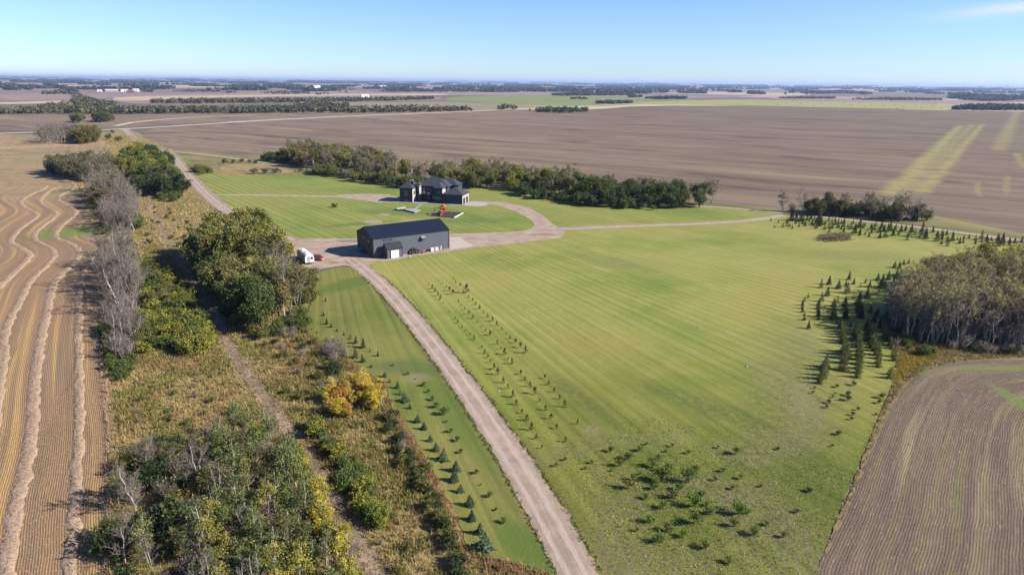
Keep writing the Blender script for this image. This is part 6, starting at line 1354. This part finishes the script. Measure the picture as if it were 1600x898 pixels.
B1 = cv([(275,210,1),(500,310,1.2),(380,390,1.2),(640,200,1.2),(720,125,.6),(960,215,.6),(1040,145,.7),(1245,235,.7),(870,305,.9),(790,400,1.5),(640,500,.6),(560,570,1.0),(1000,480,1.7),(930,590,2.0),(1330,460,1.3),(1240,590,1.8),(500,670,1.4),(820,680,1.1),(1060,790,1.8),(1130,690,1.3),(1400,780,1.6),(710,800,1),(40,355,.6),(280,455,.6)], 920, 680, 8) + cv([(560,240,1.2),(335,165,.6),(1090,185,.5),(400,460,.8),(300,570,.8),(620,550,.9),(870,650,.7),(510,680,.7),(1480,710,.8),(120,770,1.2)], 1080, 680, 8)[0:9] + cv([(930,120,1.2),(1310,90,1.7),(1500,190,1.8),(1480,90,.8),(770,290,1.2),(1330,310,1.6),(990,400,1.4),(1180,480,1.1),(890,540,1.3),(1450,610,1.2),(600,400,.6)], 920, 780, 8) + [(1168,803,1.0),(1147,823,1.3),(1178,836,1.2),(1198,821,.9),(1138,880,1),(1154,803,1.6),(883,720,.7),(869,729,.6),(914,734,.6)]
blockset(B1, "bushy", (.11, .165, .03), .70, "scattered bushy saplings at the near end of the paddock", "bushy green sapling", "of those scattered over the near paddock")
# ------------------------------------------------------------------ ground cover with depth
def tufts(name, poly, dens, h, wd, col, seed, label, cat, z=.06, world=False, keep=None, blades=5, avoid=()):
    rg = np.random.default_rng(seed); P = np.asarray(poly, float) if world else Gs(poly); x0, y0 = P.min(0); x1, y1 = P.max(0)
    n = int((x1-x0)*(y1-y0)*dens); Q = np.c_[rg.uniform(x0, x1, n), rg.uniform(y0, y1, n)]; Q = Q[in_poly(Q, P)]
    for a in avoid: Q = Q[~in_poly(Q, a)]
    if keep: Q = Q[[keep(q) for q in Q]] if len(Q) else Q
    m = len(Q)*blades; c = np.repeat(Q, blades, 0) + rg.normal(0, wd*1.6, (m, 2)); a = rg.uniform(0, 6.28, m); H = h*rg.uniform(.5, 1.25, m)*np.repeat(rg.uniform(.6, 1.3, len(Q)), blades)
    d = np.c_[np.cos(a), np.sin(a)]; ln = rg.normal(0, .35, (m, 2))*H[:, None]; b = np.c_[-d[:, 1], d[:, 0]]*wd*.5
    V = np.stack([np.c_[c-b, np.zeros(m)], np.c_[c+b, np.zeros(m)], np.c_[c+ln, H]], 1).reshape(-1, 3)
    tt = np.repeat(rg.uniform(0, .8, len(Q)), blades) + rg.uniform(0, .25, m)
    o = obj(name, tri_mesh(name, V, np.arange(3*m).reshape(-1, 3), GRASSB, tt), loc=(0, 0, z)); o.color = (*col, 1); return tag(o, label, cat, kind="stuff")
LAWN2 = Gs([(470, 470), (480, 440), (503, 423), (545, 415), (590, 430), (660, 510), (740, 630), (840, 810), (905, 930), (885, 915), (850, 893), (800, 878), (745, 868), (726, 850), (715, 810), (690, 760), (662, 712), (637, 667), (612, 627), (598, 600), (570, 580), (540, 560), (505, 540), (482, 520), (472, 497)])
def nz(a, s, o=0): return lambda q: mnoise.fractal(Vector((q[0]*s, q[1]*s, o)), .8, 2, 3) > a
RAILP = resample(smooth(Gs([(262, 380), (300, 440), (335, 490), (352, 530), (375, 572), (405, 610), (440, 655), (480, 710), (520, 780), (560, 850), (592, 898), (680, 1050)]), 2), 1.0)
TRACKP = ribbon_pts(RAILP, 2.2)
STRIP = [(165, 1000), (172, 720), (172, 600), (165, 500), (190, 420), (240, 380), (330, 440), (480, 520), (540, 560), (612, 627), (690, 760), (726, 860), (850, 893), (950, 1000)]
tufts("tall_grass", STRIP, 3.6, .60, .10, (.36, .275, .12), 1, "tawny rough grass covering the strip between stubble and small lawn", "grass", avoid=(LAWN2, TRACKP))
tufts("green_weeds", STRIP, 5.0, .50, .13, (.165, .185, .045), 2, "olive-green weeds mottling the rough strip", "weeds", keep=nz(.02, .07, 3), avoid=(LAWN2, TRACKP))
tufts("brown_weeds", STRIP, 3.0, .6, .09, (.25, .15, .075), 3, "rust-brown weed stalks patching the rough strip", "weeds", keep=nz(.12, .09, 9), avoid=(LAWN2, TRACKP))
tufts("tall_grass", [(120, 290), (175, 212), (205, 212), (250, 240), (300, 300), (340, 330), (330, 440), (240, 380), (190, 420), (155, 380)], .5, .7, .22, (.33, .26, .115), 4, "tan rough grass on the rail strip beyond the big clump", "grass")
tufts("fringe_grass", [(600, 640), (612, 622), (640, 665), (664, 710), (692, 760), (718, 812), (730, 850), (760, 868), (850, 888), (905, 925), (960, 1000), (900, 1000), (800, 900), (725, 880), (700, 820), (670, 750), (640, 700)], 9, .75, .07, (.34, .21, .115), 5, "tan feathery grass fringing the small lawn's left and lower edge", "grass", avoid=(LAWN2, TRACKP))
tufts("fringe_grass", [(468, 480), (484, 520), (508, 541), (545, 561), (600, 600), (596, 612), (540, 575), (495, 552), (465, 520)], 6, .6, .08, (.27, .17, .07), 6, "brown grass rim round the far end of the small lawn", "grass", avoid=(LAWN2, TRACKP))
CULT = np.vstack([EDGE, [[EDGE[-1][0], 10], [EDGE[0][0], 10]]])
tufts("margin_grass", [(1378, 500), (1392, 545), (1402, 570), (1396, 600), (1368, 665), (1350, 712), (1330, 765), (1300, 835), (1275, 898), (1268, 930), (1290, 898), (1330, 815), (1362, 735), (1380, 685), (1407, 617), (1442, 580), (1500, 562), (1600, 562), (1600, 548), (1450, 535)],
      9, .55, .08, (.26, .20, .09), 7, "tall tan grass on the margin between lawn and curved-row field", "grass", avoid=(CULT,))
tufts("fringe_grass", [(156, 540), (164, 545), (172, 600), (180, 660), (184, 720), (182, 800), (176, 860), (176, 940), (160, 940), (165, 860), (168, 780), (169, 700), (164, 630), (157, 575)], 9, .7, .08, (.46, .33, .215), 31, "pale tan grass lining the stubble field's edge", "grass")
tufts("fringe_grass", [(205, 420), (225, 430), (330, 470), (335, 520), (350, 560), (330, 560), (310, 530), (280, 480), (220, 450)], 1.5, .5, .1, (.30, .22, .12), 32, "brown grass among the bushes beside the rail bed", "grass")
tufts("track_weeds", TRACKP, 5.0, .34, .09, (.30, .23, .15), 33, "dry brown weeds growing thinly over the old rail bed", "weeds", world=True)
tufts("golden_weeds", [(1398, 600), (1402, 570), (1408, 552), (1440, 548), (1470, 556), (1440, 568), (1415, 588)], 14, .5, .09, (.38, .29, .02), 8, "golden-yellow weeds at the corner of the curved-row field", "weeds")
DRV = Gs([(582, 432), (592, 440), (630, 480), (677, 538), (735, 615), (790, 697), (845, 785), (905, 898)])
def drive_edge():
    P = resample(smooth(DRV, 2), .30); t = np.gradient(P, axis=0); t /= np.linalg.norm(t, axis=1)[:, None]; n = np.c_[-t[:, 1], t[:, 0]]; rg = np.random.default_rng(9); S = []
    for s_ in (-1, 1):
        k = rg.random(len(P)) < .8; S.append((P + n*s_*(2.45 + rg.normal(0, .18, len(P)))[:, None])[k])
    Q = np.vstack(S); bl = 7; m = len(Q)*bl; c = np.repeat(Q, bl, 0) + rg.normal(0, .10, (m, 2)); H = rg.uniform(.10, .32, m); a = rg.uniform(0, 6.28, m); b = np.c_[np.cos(a), np.sin(a)]*.05; ln = rg.normal(0, .08, (m, 2))
    V = np.stack([np.c_[c-b, np.zeros(m)], np.c_[c+b, np.zeros(m)], np.c_[c+ln, H]], 1).reshape(-1, 3)
    o = obj("edge_grass", tri_mesh("edge_grass", V, np.arange(3*m).reshape(-1, 3), GRASSB, rg.uniform(0, .6, m)), loc=(0, 0, .1)); o.color = (.085, .095, .03, 1); tag(o, "dark tufts of grass lining both edges of the gravel driveway", "grass", kind="stuff")
drive_edge()
def stubby():
    """scruffy clods and coarse tufts at the near end of the paddock"""
    c0 = G(1110, 800); rr = random.Random(4)
    def soft(q):
        d = math.hypot((q[0]-c0[0])/22, (q[1]-c0[1])/22) + .5*mnoise.fractal(Vector((q[0]*.12, q[1]*.12, 7)), .8, 2, 3)
        return rr.random() < 1.25 - d
    tufts("coarse_grass", [(870, 700), (1000, 650), (1150, 680), (1290, 620), (1345, 690), (1290, 840), (1260, 960), (1000, 960), (930, 800)], 5.0, .12, .11, (.15, .175, .04), 12, "coarse low green tufts over the near end of the paddock", "grass", z=.07, blades=3, keep=soft)
    tufts("dead_stalks", [(870, 700), (1000, 650), (1150, 680), (1290, 620), (1345, 690), (1290, 840), (1260, 960), (1000, 960), (930, 800)], 5.0, .15, .10, (.55, .46, .30), 13, "pale dead stalks scattered over the near end of the paddock", "grass", z=.07, blades=2, keep=lambda q: soft(q) and nz(.10, .22, 5)(q))
    tufts("dead_stalks", [(1190, 620), (1240, 560), (1290, 560), (1300, 640), (1250, 720), (1190, 710)], 5, .15, .10, (.48, .41, .30), 14, "pale scruff beside the pine columns on the paddock", "grass", z=.07, blades=2, keep=nz(.05, .3, 8))
stubby()
def clods():
    rg = np.random.default_rng(3); P = np.c_[rg.uniform(30, 95, 60000), rg.uniform(40, 115, 60000)]; P = P[in_poly(P, CULT)][:26000]; n = len(P); s = rg.uniform(.03, .09, n)[:, None]; a = rg.uniform(0, 6.28, n)
    A = np.c_[np.cos(a), np.sin(a)]*s; B = np.c_[np.cos(a+2.1), np.sin(a+2.1)]*s; C_ = np.c_[np.cos(a+4.2), np.sin(a+4.2)]*s; top = rg.uniform(.04, .09, n)
    V = np.stack([np.c_[P+A, np.zeros(n)], np.c_[P+B, np.zeros(n)], np.c_[P+C_, np.zeros(n)], np.c_[P, top]], 1).reshape(-1, 3); k = np.arange(n)*4
    T = np.vstack([np.c_[k, k+1, k+3], np.c_[k+1, k+2, k+3], np.c_[k+2, k, k+3]])
    o = obj("soil_clods", tri_mesh("soil_clods", V, T, GRASSB, np.tile(rg.uniform(0, .9, n), 3)), loc=(0, 0, .12)); o.color = (.30, .23, .17, 1); tag(o, "small clods and straw bits strewn over the curved-row field", "soil", kind="stuff")
clods()
def stubble_straw():
    rg = np.random.default_rng(4); P = np.c_[rg.uniform(-75, -40, 110000), rg.uniform(45, 150, 110000)]; P = P[in_poly(P, Gs([(-60, 1000), (163, 1000), (167, 800), (168, 690), (157, 575), (151, 490), (150, 440), (-60, 440)]))]; n = len(P); a = rg.uniform(0, 6.28, n); L = rg.uniform(.05, .16, n)[:, None]
    d = np.c_[np.cos(a), np.sin(a)]*L; w_ = np.c_[-np.sin(a), np.cos(a)]*.025
    V = np.stack([np.c_[P-d, np.full(n, .02)], np.c_[P+d, rg.uniform(.02, .12, n)], np.c_[P+w_, np.full(n, .06)]], 1).reshape(-1, 3)
    o = obj("loose_straw", tri_mesh("loose_straw", V, np.arange(3*n).reshape(-1, 3), GRASSB, rg.uniform(0, .9, n)), loc=(0, 0, .06)); o.color = (.42, .29, .15, 1); tag(o, "loose golden straw bits littering the stubble", "straw", kind="stuff")
stubble_straw()
def brush():
    rg = np.random.default_rng(6); c = G(1300, 374); V = []; T = []
    for _ in range(520):
        u = rg.normal(0, .45, 2); p = np.array([u[0]*6.5, u[1]*2.6, max(0, .9*(1-(u**2).sum()*1.2))*rg.uniform(.1, 1)]); d = rg.normal(0, 1, 3); d[2] *= .3; d /= np.linalg.norm(d); add_spike(V, T, p-d*rg.uniform(.3, .9), p+d*rg.uniform(.4, 1.1), .05)
    o = obj("brush_pile", tri_mesh("brush_pile", V, T, TWIGB), loc=(c[0], c[1], .08)); tag(o, "low heap of grey-brown brush on the lawn before the far spruce strip", "brush pile", kind="stuff")
    tufts("heap_weeds", [(1278, 368), (1300, 364), (1332, 367), (1325, 376), (1290, 379), (1275, 376)], 5, .35, .2, (.22, .19, .11), 21, "dry weeds growing through the brush heap", "weeds", z=.08)
brush()
for x, y, s_ in ((240, 612, .5),):
    o = obj("fallen_log", poly_mesh("fallen_log", *(lambda m: (m.V, m.F))(MB().tube([(0, 0, .2), (1.9, -1.1, .35), (3.4, -2.4, .3)], [.10, .08, .04], 6)), BARK_G), None, (*G(176, 582), .06)); tag(o, "pale fallen log by the stubble edge where the grass opens", "log")
# fence posts of the old fence between stubble and grass strip
pr = None
for k, (x, y) in enumerate([(182, 592), (184, 612), (186, 634), (189, 658), (192, 684), (195, 712)]):
    m = MB().tube([(0, 0, 0), (.03, .02, 1.15)], [.06, .05], 6)
    if pr is None: pr = poly_mesh("fence_post", m.V, m.F, BARK_G)
    o = obj("fence_post", pr, None, (*G(x, y), .06)); tag(o, f"weathered grey fence post along the stubble edge, {ordn(k)} from the far end", "fence post", "old fence posts along the stubble edge")

# ------------------------------------------------------------------ far belts and bluffs
def belt(name, poly, sp, h, col, seed, label, nl=34, size=None, tr=.0):
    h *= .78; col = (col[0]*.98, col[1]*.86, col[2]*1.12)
    """many separate crowns of leaf faces standing on trunks, far off: one mass"""
    rg = np.random.default_rng(seed); P = Gs(poly); x0, y0 = P.min(0); x1, y1 = P.max(0)
    nx, ny = max(1, int((x1-x0)/sp)), max(1, int((y1-y0)/sp))
    if nx*ny > 40000: sp *= math.sqrt(nx*ny/40000); nx, ny = max(1, int((x1-x0)/sp)), max(1, int((y1-y0)/sp))
    Q = np.c_[rg.uniform(x0, x1, nx*ny), rg.uniform(y0, y1, nx*ny)]; Q = Q[in_poly(Q, P)]
    n = len(Q); 
    if n == 0: return
    H = h*rg.uniform(.6, 1.2, n); W = H*rg.uniform(.28, .45, n); sz = size or h*.20
    c = np.repeat(np.c_[Q, H*.58], nl, 0); d = rg.normal(0, 1, (n*nl, 3)); d /= np.linalg.norm(d, axis=1)[:, None]
    c += d*np.repeat(np.c_[W, W, H*.46], nl, 0)*rg.uniform(.6, 1.05, (n*nl, 1))
    nn = d + rg.normal(0, .5, d.shape); nn /= np.linalg.norm(nn, axis=1)[:, None]; a = np.cross(nn, rg.normal(0, 1, d.shape)); a /= np.linalg.norm(a, axis=1)[:, None]; b = np.cross(nn, a); s = (sz*rg.uniform(.6, 1.3, len(c)))[:, None]
    V = np.stack([c-a*s, c+a*s*.9-b*s*.3, c+b*s], 1).reshape(-1, 3)
    o = obj(name, tri_mesh(name, V, np.arange(len(V)).reshape(-1, 3), LEAF, np.repeat(rg.uniform(0, .8, n), nl) + rg.uniform(0, .25, n*nl)), loc=(0, 0, 0)); o.color = (*col, 1); tag(o, label, "trees", kind="stuff")
BG = (.085, .10, .045); BD = (.05, .065, .035); BW = (.12, .115, .06)
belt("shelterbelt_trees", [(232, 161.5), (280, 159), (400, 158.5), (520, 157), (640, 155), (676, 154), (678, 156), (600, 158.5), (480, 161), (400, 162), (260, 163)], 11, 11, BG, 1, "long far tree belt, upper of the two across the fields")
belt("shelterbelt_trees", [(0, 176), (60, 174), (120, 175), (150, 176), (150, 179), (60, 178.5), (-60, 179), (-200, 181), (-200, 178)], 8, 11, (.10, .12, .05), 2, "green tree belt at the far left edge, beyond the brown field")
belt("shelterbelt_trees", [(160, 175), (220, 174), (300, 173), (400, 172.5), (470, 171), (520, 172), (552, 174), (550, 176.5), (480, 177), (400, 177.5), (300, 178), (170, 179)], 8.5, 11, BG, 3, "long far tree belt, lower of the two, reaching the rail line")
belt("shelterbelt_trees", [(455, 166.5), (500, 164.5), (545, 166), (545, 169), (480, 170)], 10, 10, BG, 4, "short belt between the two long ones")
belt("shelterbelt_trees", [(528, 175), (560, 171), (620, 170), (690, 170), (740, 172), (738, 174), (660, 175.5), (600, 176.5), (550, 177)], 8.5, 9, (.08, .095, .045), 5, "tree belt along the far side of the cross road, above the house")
belt("bluff_trees", [(775, 171), (790, 169.5), (807, 170.5), (806, 172), (785, 173)], 9, 11, BW, 6, "small grey-green bluff right of the road belt")
belt("bluff_trees", [(825, 175), (850, 172), (890, 172), (920, 173.5), (918, 175.5), (880, 177), (850, 176.5)], 8, 9, (.065, .095, .04), 7, "green bluff on the brown field's far edge")
belt("bluff_trees", [(928, 162), (950, 160.5), (985, 161), (990, 162), (960, 163.5)], 9, 10, BD, 8, "green bluff on the far green pasture")
belt("bluff_trees", [(890, 155), (915, 154.5), (918, 155.6), (892, 156)], 12, 9, BD, 9, "thin bluff line on the far green pasture")
belt("bluff_trees", [(860, 149), (900, 146), (990, 148), (992, 149.6), (920, 150), (870, 150.5)], 14, 11, BD, 10, "dark bluff behind the green pasture")
belt("bluff_trees", [(1005, 155), (1040, 152), (1075, 153.5), (1072, 155.6), (1030, 156)], 12, 10, BD, 11, "dark flat bluff right of the green pasture")
belt("bluff_trees", [(980, 152), (1000, 150.5), (1005, 152.5), (985, 153.5)], 12, 10, BD, 12, "little dark bluff above the green pasture")
belt("bluff_trees", [(1486, 172), (1510, 168.5), (1550, 167.5), (1600, 168.5), (1680, 170), (1680, 173.5), (1600, 173), (1530, 173)], 8, 12, BD, 13, "dark dense bluff at the right edge beyond the brown field")
belt("bluff_trees", [(1498, 156), (1530, 152), (1580, 154), (1584, 157.5), (1540, 158.5)], 11, 13, BG, 14, "rounded bluff at the right, farther than the dense one")
belt("bluff_trees", [(1328, 156.5), (1380, 154.5), (1470, 156), (1473, 157.5), (1400, 157.5)], 14, 10, BW, 15, "brownish low bluff line right of the centre distance")
belt("bluff_trees", [(1212, 154.3), (1250, 153), (1308, 153.6), (1300, 155), (1240, 155)], 13, 10, BW, 16, "low grey bluff line above the yellow pasture")
belt("bluff_trees", [(110, 146), (114, 146), (130, 153), (150, 160), (186, 168), (182, 176), (165, 178), (150, 178), (132, 172), (96, 172), (110, 164), (118, 156)], 10, 11, (.09, .11, .05), 17, "mass of trees where the rail line runs into the distance")
belt("bluff_trees", [(60, 168), (110, 163), (120, 175), (90, 174), (50, 173)], 12, 9, BW, 18, "scrubby trees left of the rail line")
belt("bluff_trees", [(190, 172), (212, 168), (222, 171), (200, 174)], 10, 8, BW, 19, "scrub right of the rail line")
belt("bluff_trees", [(62, 147.5), (90, 146), (94, 147.4), (70, 148.6)], 14, 12, BD, 20, "small bluff far to the left")
belt("bluff_trees", [(88, 147), (104, 141), (120, 142), (124, 146), (108, 148)], 18, 16, (.05, .08, .06), 21, "bluish bluff beside the vanishing rail line")
belt("bluff_trees", [(158, 143.5), (165, 142.2), (184, 142.2), (190, 143), (186, 143.4), (170, 143.4)], 14, 12, BD, 22, "trees sheltering the far farmyard's bins")
belt("bluff_trees", [(222, 144.5), (232, 143.3), (242, 144.2), (236, 145)], 14, 12, BD, 23, "bluff right of the far farmyard")
for k, pl in enumerate([[(268, 143.5), (300, 142), (345, 142.5), (345, 144.5), (300, 145)], [(343, 146), (360, 145), (372, 146), (360, 147)], [(400, 147), (430, 145), (480, 145), (487, 147), (440, 148)], [(490, 148), (512, 147), (515, 148.4), (495, 149)], [(530, 145.6), (545, 145), (546, 146), (532, 146.4)],
                        [(590, 143.5), (650, 141), (740, 141.5), (800, 143), (740, 144.5), (640, 145)], [(440, 141), (500, 140.2), (560, 141), (500, 142.5)]]):
    belt("bluff_trees", pl, 22, 12, BD, 40+k, f"far bluff in the middle distance, {ordn(k)} of the string above the shelterbelts", nl=16)
def far_bluffs():
    """the countless small bluffs towards the horizon"""
    rg = np.random.default_rng(8); C = []
    for _ in range(520):
        R0 = 3600 * (9.0 ** rg.random()) ; th = R_(rg.uniform(-42, 42)); c = np.array([R0*math.sin(th), R0*math.cos(th)]); L = rg.uniform(60, 500)*(R0/6000)**.6; Wd = rg.uniform(25, 110); an = R_(34) + (R_(90) if rg.random() < .6 else 0) + rg.normal(0, .12)
        n = int(min(90, 12 + L*Wd/900)); u = rg.uniform(-.5, .5, (n, 2))*[L, Wd]; C.append(np.c_[c[0] + u[:, 0]*math.sin(an) + u[:, 1]*math.cos(an), c[1] + u[:, 0]*math.cos(an) - u[:, 1]*math.sin(an), np.full(n, R0)])
    Q = np.vstack(C); px = np.array([PX((q[0], q[1])) for q in Q]); ok = ~(((px[:, 0] > 690) & (px[:, 0] < 1480) & (px[:, 1] > 148))); Q = Q[ok]; n = len(Q); nl = 9
    Z = np.zeros(n); H = rg.uniform(7, 14, n)*(1 + Q[:, 2]/22000); W = H*rg.uniform(.7, 1.3, n)
    Z = np.array([hill_z(math.hypot(q[0], q[1]), math.atan2(q[0], q[1])) for q in Q]) + .5; c = np.repeat(np.c_[Q[:, :2], H*.5 + Z], nl, 0); d = rg.normal(0, 1, (n*nl, 3)); d /= np.linalg.norm(d, axis=1)[:, None]; c += d*np.repeat(np.c_[W, W, H*.4], nl, 0)*.7; s = np.repeat(H*.75, nl)[:, None]*rg.uniform(.6, 1.2, (n*nl, 1))
    a = np.cross(d, rg.normal(0, 1, d.shape)); a /= np.linalg.norm(a, axis=1)[:, None]; b = np.cross(d, a)
    V = np.stack([c-a*s, c+a*s*.9-b*s*.3, c+b*s], 1).reshape(-1, 3)
    o = obj("distant_woods", tri_mesh("distant_woods", V, np.arange(len(V)).reshape(-1, 3), LEAF, np.repeat(rg.uniform(0, .6, n*nl), 1))); o.color = (.065, .078, .05, 1); tag(o, "countless small dark bluffs of trees dotting the plain to the horizon", "woods", kind="stuff")
far_bluffs()

# ------------------------------------------------------------------ labels for grouped plants
by = {}
for t, kind, grp, look in PLANTS:
    if "label" in t: continue
    by.setdefault((grp, look), []).append(t)
for (grp, look), L in by.items():
    g2 = (grp or "on the grass").split(",")
    key = sorted(L, key=lambda t: PX((t.location.x, t.location.y))[0])
    short = {"tall trees of the big clump beside the yard": "in the big clump beside the yard"}.get(grp)
    if short is None:
        w_ = (grp or "").split(); pos = next((i for i, a in enumerate(w_) if a in ("of", "on", "along", "between", "at", "in", "beside", "beyond", "where", "fronting", "behind", "close", "before", "right", "jutting")), 0); short = " ".join(w_[pos:])
    for i, t in enumerate(key):
        lab = f"{look} {short}" if len(key) == 1 else f"{look}, {ordn(i)} from the left {short}"
        ws = lab.split()
        if len(ws) > 16: lab = " ".join(ws[:16])
        t["label"] = lab

# ------------------------------------------------------------------ the air
def haze():
    S = 46000.0
    m = bpy.data.materials.new("air_haze"); m.use_nodes = True; t = m.node_tree; t.nodes.clear(); o = t.nodes.new("ShaderNodeOutputMaterial"); v = t.nodes.new("ShaderNodeVolumePrincipled")
    v.inputs["Density"].default_value = HAZE_D; v.inputs["Color"].default_value = (.42, .58, .93, 1); v.inputs["Anisotropy"].default_value = .2; t.links.new(v.outputs[0], o.inputs["Volume"])
    mb = MB().box(-62000, -1600, -3.0, 62000, 53000, 140.0); ob = mb.build("haze", m); tag(ob, kind="stuff")
    ob["label"] = "thin blue haze in the air over the whole plain"; ob["category"] = "haze"
HAZE_D = 5.0e-5
haze()
